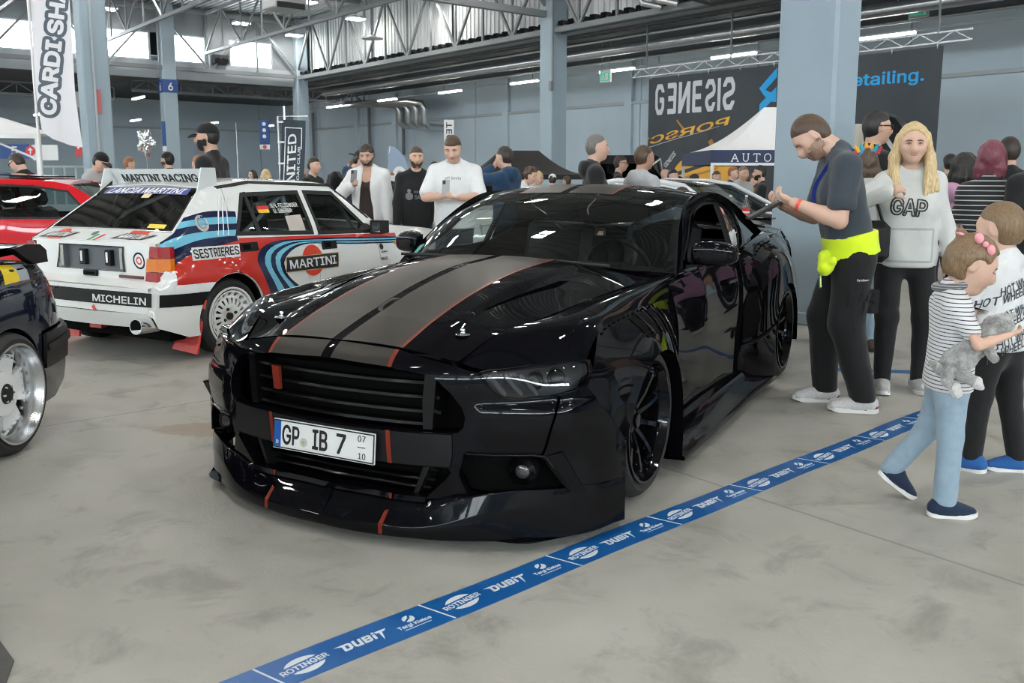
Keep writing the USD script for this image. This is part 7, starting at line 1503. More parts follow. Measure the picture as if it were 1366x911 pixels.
dv = cb - ca; T = SDF(np.minimum(0, dv) - .12, np.maximum(0, dv) + .12, .0075); T.cone((0, 0, 0), dv * .75, .058, .048, .02); T.ell(dv * 1.05, np.eye(3), (.058, .055, .052), .02)
for o in ((.05, -.01, .045), (.05, .04, .045)): T.cone(dv * 1.05 + V(o) * .6, dv * 1.05 + V(o) * 1.15, .018, .008, .01)
T.noise(.012, V([45, 45, 45]), 8); Mf = mat('plush_fur', (.17, .17, .165), .95, sheen=.6, noise=(26, .35, (.42, .42, .40)), bump=(120, 1.0)); Mfw = mat('plush_white', (.55, .55, .53), .95, sheen=.5, bump=(120, .8)); obj('body', T.mesh(1), Mf, pc_)
for nm, a, b, r0, r1, m in (('paw', (.0, -.03, -.02), (.055, -.075, -.055), .028, .022, Mf), ('paw', (-.03, -.02, -.02), (-.055, -.065, -.06), .028, .022, Mf), ('paw', (.09, -.05, .09), (.12, -.075, .04), .022, .018, Mf), ('paw_tip', (.055, -.075, -.055), (.062, -.082, -.068), .023, .019, Mfw), ('paw_tip', (-.02, -.06, -.085), (-.015, -.07, -.10), .026, .020, Mfw), ('tail', (-.05, 0, -.02), (-.10, -.03, .01), .022, .016, Mf)):
    T = SDF(np.minimum(a, b) - .06, np.maximum(a, b) + V(.06), .006); T.cone(a, b, r0, r1, 0); T.noise(.008, V([50, 50, 50]), 3); obj(nm, T.mesh(1), m, pc_)
# --- boy
boy = person('person', 'boy in white printed t-shirt and black joggers seen from behind', (2.30, 4.18), 2.05, 1.30, child=True, skin='fair', top=C['white'], bottom=C['black'], hair='light', hairstyle='buzz', sleeve=.42, hem=.45, head=(.15, .15, 0), build=1.12, shoes=(cloth('shoe_blue', (.02, .10, .30)), M_sole, M_ink, mat('grey_stripe', (.4, .4, .42), .5)), fine=.006,
    feet={'l': (.02, .075, .35, 0, 0), 'r': (-.06, -.07, .9, 0, 0)}, arms={'r': ((.10, -.13, .50), (-.6, -.5, -.2), 'relax'), 'l': ((.08, .15, .44), (-.6, .5, -.2), 'relax')})
for i in range(6):
    g = text('HOT WHEELS', w=.27, h=.042, shear=.25); g = affinity.translate(affinity.rotate(g, 16, origin=(0, 0)), -.03 + .04 * (-1) ** i, .0); chest_print(boy, g, mat('print_charcoal', (.05, .055, .07), .7), .70 - .047 * i, 0, True, .003)
# --- behind them on the right
dino = person('person', 'long haired visitor in blue dinosaur cap and grey hoodie seen from behind', at(1157, 7.15), 1.45, 1.60, sex='f', top=C['lgrey'], bottom=C['jean'], hair='brown', hairstyle='long', hood=True, shoes=(mat('boot_brown', (.05, .03, .02), .6), M_matt), q=.014, feet={'l': (0, .07, .1, 0, 0), 'r': (.0, -.07, -.1, 0, 0)}, face=False, arms={'r': ((.16, -.10, .62), (-.4, -.8, -.3), 'relax'), 'l': ((.14, .1, .60), (-.4, .8, -.3), 'relax')}, cap=(mat('cap_blue_felt', (.025, .20, .52), .9, sheen=.5), 'cap', False))
hc, hh, Rh = dino['hc'], dino['hh'], dino['Rh']
for i, (y, z, c) in enumerate(((.34, .50, (.75, .40, .03)), (.20, .58, (.05, .35, .42)), (.05, .64, (.75, .36, .08)), (-.12, .63, (.75, .40, .08)), (-.27, .56, (.04, .33, .40)), (-.37, .46, (.55, .05, .06)), (.42, .40, (.45, .04, .06)))):
    a = hc + Rh @ (V([-.10, y * .95, z - .10]) * hh); b = hc + Rh @ (V([-.16, y * 1.35, z + .14]) * hh); obj('spike', tube([a, b], [.024, .004], 8), mat(f'felt_{i}', c, .9), dino['t'])
gm = person('person', 'man with glasses and dark cropped hair facing right behind the blue dinosaur cap', at(1164, 7.75), .1, 1.93, top=C['black'], bottom=C['djean'], hair='black', hairstyle='fade', shoes=SH['k'], glasses=True, q=.014, sleeve=.4, skin='mid')
pwm = person('person', 'dark haired woman in pink top looking right behind the blonde woman', at(1287, 6.95), .05, 1.56, sex='f', top=C['pink'], bottom=C['djean'], hair='black', hairstyle='long', shoes=SH['w'], q=.014, hood=True)
plm = person('person', 'plum haired woman in black and white striped t-shirt seen from behind', at(1324, 6.35), 1.0, 1.63, sex='f', top=striped('stripe_black', (.012, .012, .014), (.42, .42, .42), .034, .22), bottom=C['black'], hair='plum', hairstyle='bob', shoes=SH['k'], sleeve=.42, q=.014, face=False)
tat = person('person', 'man in black back-print t-shirt seen from behind at the right edge', at(1347, 7.9), 1.5, 1.72, top=C['black'], bottom=C['djean'], hair='dark', hairstyle='fade', shoes=SH['k'], sleeve=.4, q=.016, face=False, skin='mid')
for i, wd in enumerate((.30, .22, .28, .20, .26)): chest_print(tat, affinity.translate(unary_union([sbox(-wd / 2 + k * wd / 6, -.008, -wd / 2 + (k + .7) * wd / 6, .010) for k in range(6)]), 0, 0), M_whitemetal if 'M_whitemetal' in globals() else M_plate, .76 - .025 * i, 0, True, .003)
person('person', 'person in black cut off by the right edge of the picture', at(1392, 6.2), 1.7, 1.70, top=C['black'], bottom=C['black'], hair='dark', hairstyle='short', shoes=SH['k'], sleeve=1.0, q=.016, face=False)
person('person', 'dark head just visible beside the hair of the blonde woman', at(1268, 11.5), 1.4, 1.66, top=C['grey'], bottom=C['djean'], hair='black', hairstyle='short', shoes=SH['k'], q=.022, face=False)
# --- middle distance, left of the black coupe
def phone(P, s, label, up=.10, fwd=.06, m=None):
    el, wr, sty, sg = P['A'][s]; d = norm(wr - el); p = P['world'](wr + d * fwd + V([0, 0, up])); t = thing('phone', label, 'phone', tuple(p), P['yaw']); Rp = rot('y', -.25)
    obj('case', tf(box(-.005, .005, -.038, .038, -.075, .075, .004), Rp), m or mat('phone_grey', (.16, .17, .17), .4), t, smooth=20); obj('screen', tf(box(-.0062, -.005, -.034, .034, -.07, .07), Rp), M_ink, t, smooth=False); obj('camera_bump', tf(box(.005, .008, -.032, -.002, .030, .068, .002), Rp), M_ink, t, smooth=20); return t
def pp(label, px, y, yaw, H, **k):
    k.setdefault('bottom', C['djean']); k.setdefault('shoes', SH['k']); k.setdefault('q', .016 if y < 11 else .022); return person('person', label, at(px, y), yaw, H, **k)
rl = pp('tall bearded man in black cap and black t-shirt behind the rally car', 282, 9.35, 3.0, 1.92, top=C['black'], hair='black', hairstyle='buzz', beard='black', cap=(cloth('cap_black', (.008, .008, .009)), 'cap', False), sleeve=.45, skin='mid', head=(.05, .15, 0), twist=0)
M_badge = mat('badge_white', (.7, .7, .7), .6); 
pt = Point(0, 0).buffer(.052).difference(affinity.translate(Point(0, 0).buffer(.038), .006, 0)); decal(rl['topm'], pt, rl['tor'](.03, .08, .68), V([-1, .0, 0]) * 1.0 if False else V([-.75, .65, 0]), EZ, M_badge, rl['tp'], 'print', .003)
cp_ = pp('man in black cap and grey jacket looking down beside the pale pillar', 127, 12.3, -.25, 1.73, top=C['lgrey'], hair='dark', cap=(_mats['cloth_cap_black'], 'cap', False), head=(.5, 0, 0), hood=True)
lt = pp('man with glasses in black team shirt looking down at the far left', 30, 12.2, 2.9, 1.72, top=C['black'], hair='dark', hairstyle='fade', glasses=True, head=(.5, 0, 0), sleeve=.45)
decal(lt['topm'], Point(0, 0).buffer(.035), lt['tor'](.05, .06, .70), V([-.3, .95, 0]), EZ, mat('badge_gold', (.5, .4, .1), .5), lt['tp'], 'badge', .004)
pp('man in black beanie seen beside the silver balloon', 225, 15.0, 2.8, 1.77, top=C['black'], hair='black', beard='brown', cap=(_mats['cloth_cap_black'], 'beanie', False))
pp('red haired head just above the raised rear spoiler', 172, 18, .2, 1.75, top=C['lgrey'], hair='ginger', hairstyle='short', face=False)
pp('ginger haired youngster half hidden behind the tall man in the black cap', 266, 13, 2.4, 1.68, top=C['lgrey'], hair='ginger')
pp('woman with dark hair and glasses behind the rally car roof', 337, 21, -2.2, 1.52, sex='f', top=C['black'], hair='black', hairstyle='long', glasses=True)
pp('fair long haired woman seen from behind beyond the rally car roof', 354, 20, 1.5, 1.53, sex='f', top=C['grey'], hair='blonde', hairstyle='long', face=False)
pp('bald man with ginger beard beside the tall club flag', 403, 18.5, -1.4, 1.57, top=C['white'], hair='ginger', hairstyle='none', beard='ginger', skin='mid')
pp('man in black polo shirt laughing to the right behind the rally car', 417, 13.6, -.4, 1.66, top=C['black'], bottom=C['bjean'], hair='dark', hairstyle='fade', sleeve=.5)
bp_ = pp('man in black cap with backpack bending to the right', 460, 11.8, -.1, 1.76, top=C['navy'], hair='dark', cap=(_mats['cloth_cap_black'], 'cap', True), head=(.45, 0, 0), lean=.22, hood=True)
obj('backpack', tf(box(-.11, .06, -.15, .15, -.24, .20, .07), bp_['Rt'], bp_['tor'](-.115, 0, .69)), C['black'], bp_['t'])
pp('woman in pale top half hidden behind the man with the backpack', 474, 12.6, 2.9, 1.62, sex='f', top=C['lgrey'], hair='brown', hairstyle='long')
wh = pp('bearded man in open white hoodie holding up a phone', 491, 11.2, -1.75, 1.78, top=C['white'], jacket=cloth('dark_print', (.022, .016, .014), (.05, .035, .03)), bottom=C['khaki'], hair='dark', hairstyle='short', beard='dark', head=(.28, .1, 0), hood=True, arms={'r': ((.20, -.05, .715), (-.3, -.8, -.6), 'hold'), 'l': ((.04, .165, .44), (-.6, .6, 0), 'relax')}, q=.013, skin='mid', build=1.08, hem=.46)
phone(wh, 'r', 'grey phone held up by the man in the white hoodie')
bh = pp('man in black hoodie with hands by his pockets', 555, 10.9, -1.45, 1.73, top=C['black'], bottom=C['djean'], hair='brown', hairstyle='fade', beard='brown', head=(.02, .12, 0), hood=True, q=.013, build=1.06, hem=.455, arms={'r': ((.06, -.14, .46), (-.5, -.8, 0), 'pocket'), 'l': ((.06, .15, .46), (-.5, .8, 0), 'pocket')})
chest_print(bh, affinity.translate(unary_union([Point(-.09, -.02).buffer(.045), Point(-.09, .045).buffer(.022), affinity.translate(text('YOUR GAMES', w=.13, h=.028), .03, .030), affinity.translate(text('SAFU', w=.13, h=.05), .04, -.03)]), 0, 0), mat('print_grey', (.16, .17, .18), .7), .68, 0, lift=.004)
wt = pp('big man in white t-shirt looking at his phone', 606, 9.4, -1.65, 1.82, top=C['white'], bottom=C['djean'], hair='brown', hairstyle='fade', head=(.42, -.05, 0), sleeve=.5, q=.013, build=1.16, hem=.47, arms={'r': ((.19, -.045, .655), (-.3, -.9, -.6), 'hold'), 'l': ((.19, .05, .65), (-.3, .9, -.6), 'hold')})
phone(wt, 'r', 'grey phone in both hands of the big man in white', .09, .07, mat('phone_silver', (.35, .36, .35), .3))
chest_print(wt, text('ROLEX MOBIL', w=.17, h=.03, bold=False) if False else text('off limits', w=.17, h=.03, bold=False), mat('print_dark', (.08, .08, .09), .7), .755, 0, lift=.004)
bj = pp('man in blue zip jacket with his hand on his face', 676, 10.7, 2.6, 1.73, top=C['blue'], jacket=C['maroon'], hair='dark', hairstyle='short', hood=True, arms={'l': ((.10, .02, .865), (.5, .9, -.8), 'flat'), 'r': ((.05, -.15, .45), (-.6, -.6, 0), 'relax')}, q=.014, head=(.08, 0, 0))
pp('dark cropped head between the black hoodie and the white t-shirt', 579, 16.6, -1.0, 1.64, top=C['black'], hair='dark', hairstyle='fade')
pp('man in navy top far behind, left of the black hoodie', 522, 20, -1.2, 1.46, top=C['navy'], hair='ginger', hairstyle='fade', face=False)
pp('second small figure far behind, left of the black hoodie', 531, 21, -.8, 1.40, top=C['grey'], hair='dark', face=False)
pp('brown haired figure far behind, left of the blue jacket', 652, 16, 1.6, 1.40, sex='f', top=C['lgrey'], hair='brown', hairstyle='long', face=False)
pp('curly brown haired woman beside the blue jacket', 702, 13, -.4, 1.53, sex='f', top=C['white'], hair='brown', hairstyle='curly', head=(.4, 0, 0))
pp('fair woman half hidden behind the curly haired one', 715, 14.5, -.6, 1.47, sex='f', top=C['lgrey'], hair='blonde', hairstyle='short', head=(.2, 0, 0))
pp('man in white cap seen from behind under the black canopy', 737, 16.5, 1.5, 1.42, top=C['white'], hair='dark', cap=(C['white'], 'cap', False), face=False)
pp('small head beside the black canopy post', 757, 17, 2.6, 1.38, top=C['black'], hair='brown', hairstyle='fade', face=False)
bm = pp('bald man in black jacket over white shirt facing right', 793, 8.9, .05, 1.79, top=C['black'], jacket=C['white'], hair='grey', hairstyle='buzz', hood=True, q=.013, skin='fair')
pp('man with thin glasses in black t-shirt behind the coupe roof', 826, 14.2, -.1, 1.70, top=C['black'], hair='dark', hairstyle='fade', glasses=True, sleeve=.45, skin='mid')
pp('cropped haired man in grey hooded jacket facing away right', 857, 9.0, .55, 1.69, top=C['lgrey'], hair='brown', hairstyle='buzz', hood=True, q=.013, skin='tan')
pp('bald man in dark red top beside the yellow banner car', 887, 15, .3, 1.50, top=C['red'], hair='grey', hairstyle='none')
pp('man in black t-shirt under the banner, next to the dark red top', 897, 14.2, -1.0, 1.49, top=C['black'], hair='black', hairstyle='fade', sleeve=.45, beard='dark')
pp('youngster in white facing right under the banner', 926, 14.5, .2, 1.42, top=C['white'], hair='dark', hairstyle='short')
pp('stocky man in white t-shirt by the white canopy post', 956, 15, -1.5, 1.47, top=C['white'], hair='brown', hairstyle='fade', sleeve=.45, build=1.1)
pp('man in navy jacket with reddish hair under the white canopy', 977, 16.5, -.6, 1.55, top=C['navy'], hair='ginger', hairstyle='fade')
bk2 = pp('man in grey hoodie with blue backpack strap under the white canopy', 990, 14.6, -1.2, 1.55, top=C['lgrey'], hair='light', hairstyle='buzz', hood=True, head=(.2, 0, 0))
obj('backpack_strap', tube([bk2['tor'](-.03, -.09, .80), bk2['tor'](.07, -.085, .74), bk2['tor'](.085, -.08, .64)], .022, 8), mat('strap_blue', (.02, .25, .50), .6), bk2['t'])
pp('man in white t-shirt beside the grey pillar, looking down', 1000, 16, -.3, 1.44, top=C['white'], hair='brown', hairstyle='fade', head=(.3, 0, 0))
pp('black bearded man in black facing left beside the pillar', 1016, 13.5, 3.0, 1.54, top=C['black'], hair='black', hairstyle='fade', beard='black')
pp('visitor in white t-shirt bending beside the white car', 947, 9.0, 2.6, 1.35, top=C['white'], bottom=C['djean'], hair='dark', hairstyle='short', lean=.5, head=(.3, 0, 0), sleeve=.5)
# ================================================================ TAPE, BANNERS, TENTS, SMALL THINGS
M_tape = mat('tape_blue', (.004, .085, .29), .32, noise=(5, .5, (.010, .11, .34))); M_tprint = mat('tape_print', (.62, .68, .72), .5)
ta, tb_ = V([-1.35, 1.87, 0]), V([2.95, 5.73, 0]); td = norm(tb_ - ta); tn = V([-td[1], td[0], 0])
# edge points read from the picture: the upper edge passes through (-0.80, 2.33) and the lower through (-0.60, 2.33)
e0 = V([-.815, 2.329, 0]); w_t = abs((V([-.59, 2.329, 0]) - e0) @ tn); c0 = e0 - tn * w_t / 2; L0, L1 = -.75, 5.2
tape = thing('barrier_tape', 'blue printed barrier tape stuck along the floor in front of the black coupe', 'tape')
def on_tape(poly, m, name, z=.0022, parent=None):
    gs = poly; return obj(name, tf(vfn(ext(gs, 0, .0006), False), np.stack([td, tn, EZ], 1), c0 + V([0, 0, z])), m, parent or tape, smooth=False)
pts_u = [(s, w_t / 2 + .004 * math.sin(s * 5)) for s in np.linspace(L0, L1, 60)]; pts_l = [(s, -w_t / 2 + .004 * math.sin(s * 5 + .4)) for s in np.linspace(L0, L1, 60)]
obj('strip', tf(vfn(ext(Polygon(pts_u + pts_l[::-1]), 0.0006, .0022), False), np.stack([td, tn, EZ], 1), c0), M_tape, tape, smooth=False)
def dubit():
    h = 1.0; P = lambda *a: Polygon(a)
    D = P((-.55, .95), (.75, .95), (1.0, .80), (1.0, .2), (.8, 0), (.1, 0), (.1, .72), (-.1, .80)).difference(P((.38, .72), (.70, .72), (.70, .22), (.38, .22))); U = P((1.15, .95), (1.42, .95), (1.42, .24), (1.72, .24), (1.72, .95), (2.0, .95), (2.0, 0), (1.35, 0), (1.15, .18))
    Bq = P((2.15, .95), (2.85, .95), (3.0, .82), (3.0, .58), (2.9, .5), (3.0, .4), (3.0, .15), (2.85, 0), (2.15, 0)).difference(P((2.42, .74), (2.74, .74), (2.74, .58), (2.42, .58))).difference(P((2.42, .40), (2.74, .40), (2.74, .22), (2.42, .22)))
    I = P((3.15, .70), (3.42, .70), (3.42, 0.1), (3.30, 0.0), (3.15, 0.1)).union(P((3.15, .82), (3.45, .82), (3.45, 1.05), (3.2, 1.05))); T_ = P((3.52, .95), (4.75, .95), (4.45, .70), (4.18, .70), (4.05, .1), (3.85, -.45), (3.88, .70), (3.6, .70))
    g = unary_union([D, U, Bq, I, T_]); g = affinity.affine_transform(g, [1, .15, 0, 1, 0, 0]); x0, y0, x1, y1 = g.bounds; return affinity.scale(affinity.translate(g, -(x0 + x1) / 2, -.45), 1 / (x1 - x0), 1 / (x1 - x0), origin=(0, 0))
DU = dubit(); rot_t = text('ROTINGER', w=1.0, h=.16); tk = text('Targi Kielce', w=1.0, h=.18, bold=True)
per = .583; s0 = float((V([-.73, 2.41, 0]) - c0) @ td)
for k in range(-1, 9):
    s = s0 + k * per
    on_tape(affinity.affine_transform(sbox(-.003, -w_t / 2, .003, w_t / 2), [1, -.25, 0, 1, s, 0]), M_tprint, 'divider')
    if s + .1 > L1: continue
    ov = affinity.scale(Point(0, 0).buffer(1, 24), .062, .044, origin=(0, 0)); word_ = affinity.rotate(affinity.scale(rot_t, .158, .158, origin=(0, 0)), 6, origin=(0, 0)); on_tape(affinity.translate(ov.difference(word_.buffer(.009)).union(word_), s + .105, .0), M_tprint, 'round_logo')
    on_tape(affinity.translate(affinity.scale(DU, .185, .215, origin=(0, 0)), s + .305, 0), M_tprint, 'tape_word')
    on_tape(affinity.translate(unary_union([affinity.translate(Point(0, 0).buffer(.021, 12).difference(LineString([(-.02, -.012), (.004, .004), (.012, .02)]).buffer(.004)), 0, .022), affinity.translate(affinity.scale(tk, .125, .125, origin=(0, 0)), .0, -.016), sbox(-.05, -.036, .05, -.034)]), s + .485, 0), M_tprint, 'small_logo')
b2 = thing('barrier_tape', 'far strip of blue barrier tape on the floor behind the man with the tablet', 'tape'); q = [V([2.28, 6.45, 0]), V([4.6, 6.0, 0])]; d = norm(q[1] - q[0]); nn = V([-d[1], d[0], 0]); obj('strip', hull(V([q[0] + nn * .05, q[0] - nn * .05, q[1] + nn * .05, q[1] - nn * .05, q[0] + nn * .05 + V([0, 0, .002]), q[0] - nn * .05 + V([0, 0, .002]), q[1] + nn * .05 + V([0, 0, .002]), q[1] - nn * .05 + V([0, 0, .002])])), M_tape, b2, smooth=False)
tag(obj('floor_mat', hull(V([(-1.74, 2.75, 0), (-1.45, 2.44, 0), (-1.40, 2.30, 0), (-2.2, 2.2, 0), (-2.2, 2.75, 0), (-1.74, 2.75, .006), (-1.45, 2.44, .006), (-1.40, 2.30, .006), (-2.2, 2.2, .006), (-2.2, 2.75, .006)])), mat('mat_grey', (.06, .06, .058), .8, noise=(20, .9, (.10, .10, .095))), smooth=False), 'corner of a dark grey floor mat at the lower left', 'mat')
# big black banner on a truss
M_ban = mat('banner_black', (.018, .025, .031), .55, noise=(2, .9, (.026, .034, .042))); M_bw = mat('banner_white', (.50, .53, .56), .6); M_cy = mat('banner_cyan', (.0, .30, .66), .5); M_yel = mat('banner_yellow', (.62, .33, .03), .55); M_yd = mat('banner_ochre', (.36, .17, .02), .55)
ban = thing('banner', 'huge black advertising banner hung from a truss in front of the right wall', 'banner'); BB, BA0, BA1, BZ0, BZ1 = 22.0, 20.23, 10.76, .35, 4.47
BF = lambda p: V(ab(0, 0))[None] + (BA0 - p[:, :1]) * EA + (BB + .035 * np.sin(p[:, :1] * 3.1 + .4 * p[:, 1:2]) + .02 * np.sin(p[:, :1] * 8.3) * np.exp(-(p[:, 1:2] - 0) ** 2 / 9)) * EB + p[:, 1:2] * EZ      # u runs to the right along the banner
def bpan(poly, m, name, lift=.006, h=.12): return obj(name, panel(poly, BF, h, .01 if name == 'cloth' else .0005, flip=False, lift=lift), m, ban)
UW = BA0 - BA1; bpan(sbox(0, BZ0, UW, BZ1), M_ban, 'cloth', 0, .12)
GE = {}
def stroke(pts, w): return LineString(pts).buffer(w / 2, cap_style=2, join_style=1, quad_segs=4)
def glyph(ch, W=.62, H=1.0, w=.17):
    a, b = w / 2, W - w / 2; r = .16
    c = {'G': [[(b, .72), (b, H - a - r), (b - .10, H - a), (a + .10, H - a), (a, H - a - r), (a, a + r), (a + .10, a), (b - .10, a), (b, a + r), (b, .48), (W * .5, .48)]], 'E': [[(b, H - a), (a, H - a), (a, a), (b, a)], [(a, .5), (b - .04, .5)]], 'N': [[(a, 0), (a, H)], [(b, 0), (b, H)], [(a, H - .03), (b, .03)]], 'I': [[(a, 0), (a, H)]],
         'S': [[(b, .72), (b, H - a - r), (b - .10, H - a), (a + .10, H - a), (a, H - a - r), (a, .62), (a + .06, .54), (b - .06, .44), (b, .36), (b, a + r), (b - .10, a), (a + .10, a), (a, a + r), (a, .28)]]}[ch]
    return unary_union([stroke(p, w) for p in c])
x = 0; gs = []
for ch, mir in (('G', 0), ('E', 1), ('N', 1), ('E', 0), ('S', 1), ('I', 0), ('S', 1)):
    wd = .17 if ch == 'I' else .62; g = glyph(ch, wd if ch == 'I' else .62); g = affinity.scale(g, -1, 1, origin=(wd / 2, 0)) if mir else g; gs.append(affinity.translate(g, x, 0)); x += wd + .13
gen = unary_union(gs); gen = affinity.affine_transform(gen, [1.0, 0, 0, 1, 0, 0]); gx0, gy0, gx1, gy1 = gen.bounds
bpan(affinity.translate(affinity.scale(gen, 3.12 / (gx1 - gx0), .96 / (gy1 - gy0), origin=(gx0, gy0)), .30 - gx0, 3.30 - gy0), M_bw, 'lettering')
clip = sbox(.02, BZ0, UW - .02, BZ1 - .02)
po = affinity.scale(text('PORSCHE', w=4.4, h=.25), -1, 1, origin=(0, 0)); po = po.buffer(.01).difference(po.buffer(-.022)) if False else po; bpan(affinity.translate(affinity.affine_transform(po, [1, .35, .155, 1, 0, 0]), 1.05, 2.66).intersection(clip), M_yel, 'lettering')
bpan(affinity.translate(affinity.rotate(affinity.scale(text('GENESIS', w=.62, h=.16), 1, 1), 42, origin=(0, 0)), 1.0, 1.9), M_bw, 'lettering')
bpan(Polygon([(.0, 2.30), (2.9, 2.86), (2.9, 2.85), (.0, 2.285)]), M_bw, 'line')
bpan(Polygon(list(smoothline([(1.15, 1.52), (1.6, 1.95), (2.1, 2.17), (2.5, 2.20), (2.85, 2.02)], 16)) + [(3.6, 1.6), (3.6, .6), (1.2, .6)]).intersection(clip), M_yel, 'car_print'); bpan(Polygon([(2.45, 2.42), (2.62, 2.50), (2.85, 2.14), (2.6, 2.20)]), M_yd, 'car_print', .008); bpan(Polygon([(1.25, 1.50), (2.6, 1.84), (2.9, 1.80), (2.9, 1.70), (2.5, 1.72), (1.3, 1.38)]), M_ban, 'car_print', .008); bpan(Polygon([(1.3, 1.30), (2.9, 1.66), (2.9, 1.60), (1.35, 1.22)]), M_yd, 'car_print', .008)
bpan(Polygon([(1.24, 3.10), (1.28, 3.12), (1.56, 2.84), (1.48, 2.82)]), M_yd, 'car_print'); bpan(Polygon([(3.4, 1.0), (4.6, 1.1), (4.6, .6), (3.4, .6)]), M_yd, 'car_print')
bpan(Polygon([(4.23, 3.86), (4.85, 4.38), (4.85, 4.12), (4.46, 3.80), (4.85, 3.62), (4.85, 3.44), (4.66, 3.46), (4.42, 3.64)]).union(Polygon([(4.25, 3.14), (4.27, 3.42), (4.85, 3.86), (4.85, 3.60)])), M_cy, 'chevron')
bpan(affinity.translate(text('detailing.', w=2.22, h=.40), 7.95, 3.80), M_cy, 'lettering')
tr_ = thing('banner_truss', 'aluminium lattice truss carrying the huge black banner', 'truss'); Mal = mat('truss_alu', (.45, .45, .46), .35, metal=.7)
for dz in (0, .24): obj('chord', hbeam((20.9, BB - .02, BZ1 + .08 + dz), (10.1, BB - .02, BZ1 + .08 + dz), .035), Mal, tr_, smooth=False)
for i in range(26): a = 20.9 - i * .415; obj('web', hbeam((a, BB - .02, BZ1 + .08 + (i % 2) * .24), (a - .415, BB - .02, BZ1 + .32 - (i % 2) * .24), .022), Mal, tr_, smooth=False)
for a in (20.3, 17.0, 14.0, 10.9): obj('hanger', hbeam((a, BB - .02, BZ1 + .3), (a, BB - .02, 6.35), .04), M_steel, tr_, smooth=False)
for i in range(9): obj('eyelet_tie', hbeam((20.1 - i * 1.15, BB - .02, BZ1 - .05), (20.1 - i * 1.15, BB - .02, BZ1 + .1), .015), Mal, tr_, smooth=False)
# canopies
def canopy(label, c, yaw, w, d, zv, zp, ridge, m, val, mv, legs=True):
    t = thing('canopy_tent', label, 'tent', (*c, 0), yaw); h = .5
    n = 24; prof = lambda s: zv + (zp - zv) * (1 - (1 - s) ** .8 if False else s ** 1.45)
    G = []
    for k in range(13):
        s = k / 12; a, b = w / 2 * (1 - s) + ridge / 2 * s, d / 2 * (1 - s) + .02 * s; z = prof(s); sag = -.05 * math.sin(s * math.pi)
        ring_ = [(x * a, y * b, z + sag * (1 - max(abs(x), abs(y)) * .0) - .06 * (1 - s) * (1 - min(1, abs(abs(x) - abs(y)) * 0 + (abs(x * y)))) * 0) for x, y in [(-1, -1), (-.5, -1), (0, -1), (.5, -1), (1, -1), (1, -.5), (1, 0), (1, .5), (1, 1), (.5, 1), (0, 1), (-.5, 1), (-1, 1), (-1, .5), (-1, 0), (-1, -.5), (-1, -1)]]; G.append(ring_)
    v, f, nn = grid_mesh(V(G)); obj('roof', meshkit.arrays((v, f), 35) if nn[:, 2].mean() > 0 else meshkit.arrays((v, f[:, ::-1]), 35), m, t)
    for x, y, X, Y in ((-1, -1, 1, -1), (1, -1, 1, 1), (1, 1, -1, 1), (-1, 1, -1, -1)): obj('valance', hull(V([(q[0] * w / 2 * 1.002, q[1] * d / 2 * 1.002, z) for q in ((x, y), (X, Y)) for z in (zv - val, zv)] + [(q[0] * w / 2 * .996, q[1] * d / 2 * .996, z) for q in ((x, y), (X, Y)) for z in (zv - val, zv)])), mv, t, smooth=False)
    for x in (-1, 1):
        for y in (-1, 1): obj('post', box(x * w / 2 * .98 - .025, x * w / 2 * .98 + .025, y * d / 2 * .98 - .025, y * d / 2 * .98 + .025, 0, zv), M_whitemetal if m is not M_matt else M_steel, t, smooth=False)
    return t
canopy('low black canopy tent far behind the blue jacket', (.15, 19.6), .12, 2.55, 2.6, 1.42, 1.93, .85, mat('canopy_black', (.014, .013, .013), .8), .10, mat('canopy_black', (.014,) * 3))
M_cw = mat('canopy_white', (.70, .71, .72), .6); M_cn = mat('canopy_navy', (.022, .035, .085), .7)
tw = canopy('white canopy tent with navy lettered valance beside the grey pillar', (5.2, 18.4), -.0, 3.0, 2.9, 1.87, 2.75, .3, M_cw, .27, M_cn)
obj('valance_trim', box(-1.505, 1.505, -1.458, -1.452, 1.585, 1.635), M_cw, tw, smooth=False)
def serif(s, h):                                          # wide spaced roman capitals with slab serifs
    A_ = {'A': [[(0, 0), (.42, 1)], [(.42, 1), (.84, 0)], [(.18, .36), (.66, .36)], [(-.12, 0), (.16, 0)], [(.68, 0), (.98, 0)]], 'U': [[(.1, 1), (.1, .3), (.2, .08), (.42, 0), (.64, .08), (.74, .3), (.74, 1)], [(-.05, 1), (.26, 1)], [(.58, 1), (.89, 1)]], 'T': [[(.42, 0), (.42, 1)], [(0, 1), (.84, 1)], [(0, 1), (0, .8)], [(.84, 1), (.84, .8)], [(.26, 0), (.58, 0)]], 'O': [[(.42 + .42 * math.cos(a), .5 + .5 * math.sin(a)) for a in np.linspace(0, 2 * math.pi, 25)]], 'S': [[(.66, .78), (.6, .95), (.38, 1), (.12, .92), (.06, .74), (.2, .58), (.52, .46), (.66, .28), (.6, .08), (.36, 0), (.1, .06), (.04, .24)]]}
    return unary_union([affinity.translate(unary_union([LineString(p).buffer(.06, cap_style=2) for p in A_[c]]), i * 1.45, 0) for i, c in enumerate(s) if c != ' '])
sg_ = affinity.scale(serif('AUTO S', 1), .14, .14, origin=(0, 0)); obj('lettering', plate(sg_, .003, (-1.12, -1.462, 1.66), (1, 0, 0), (0, 0, 1)), M_tprint, tw, smooth=False)
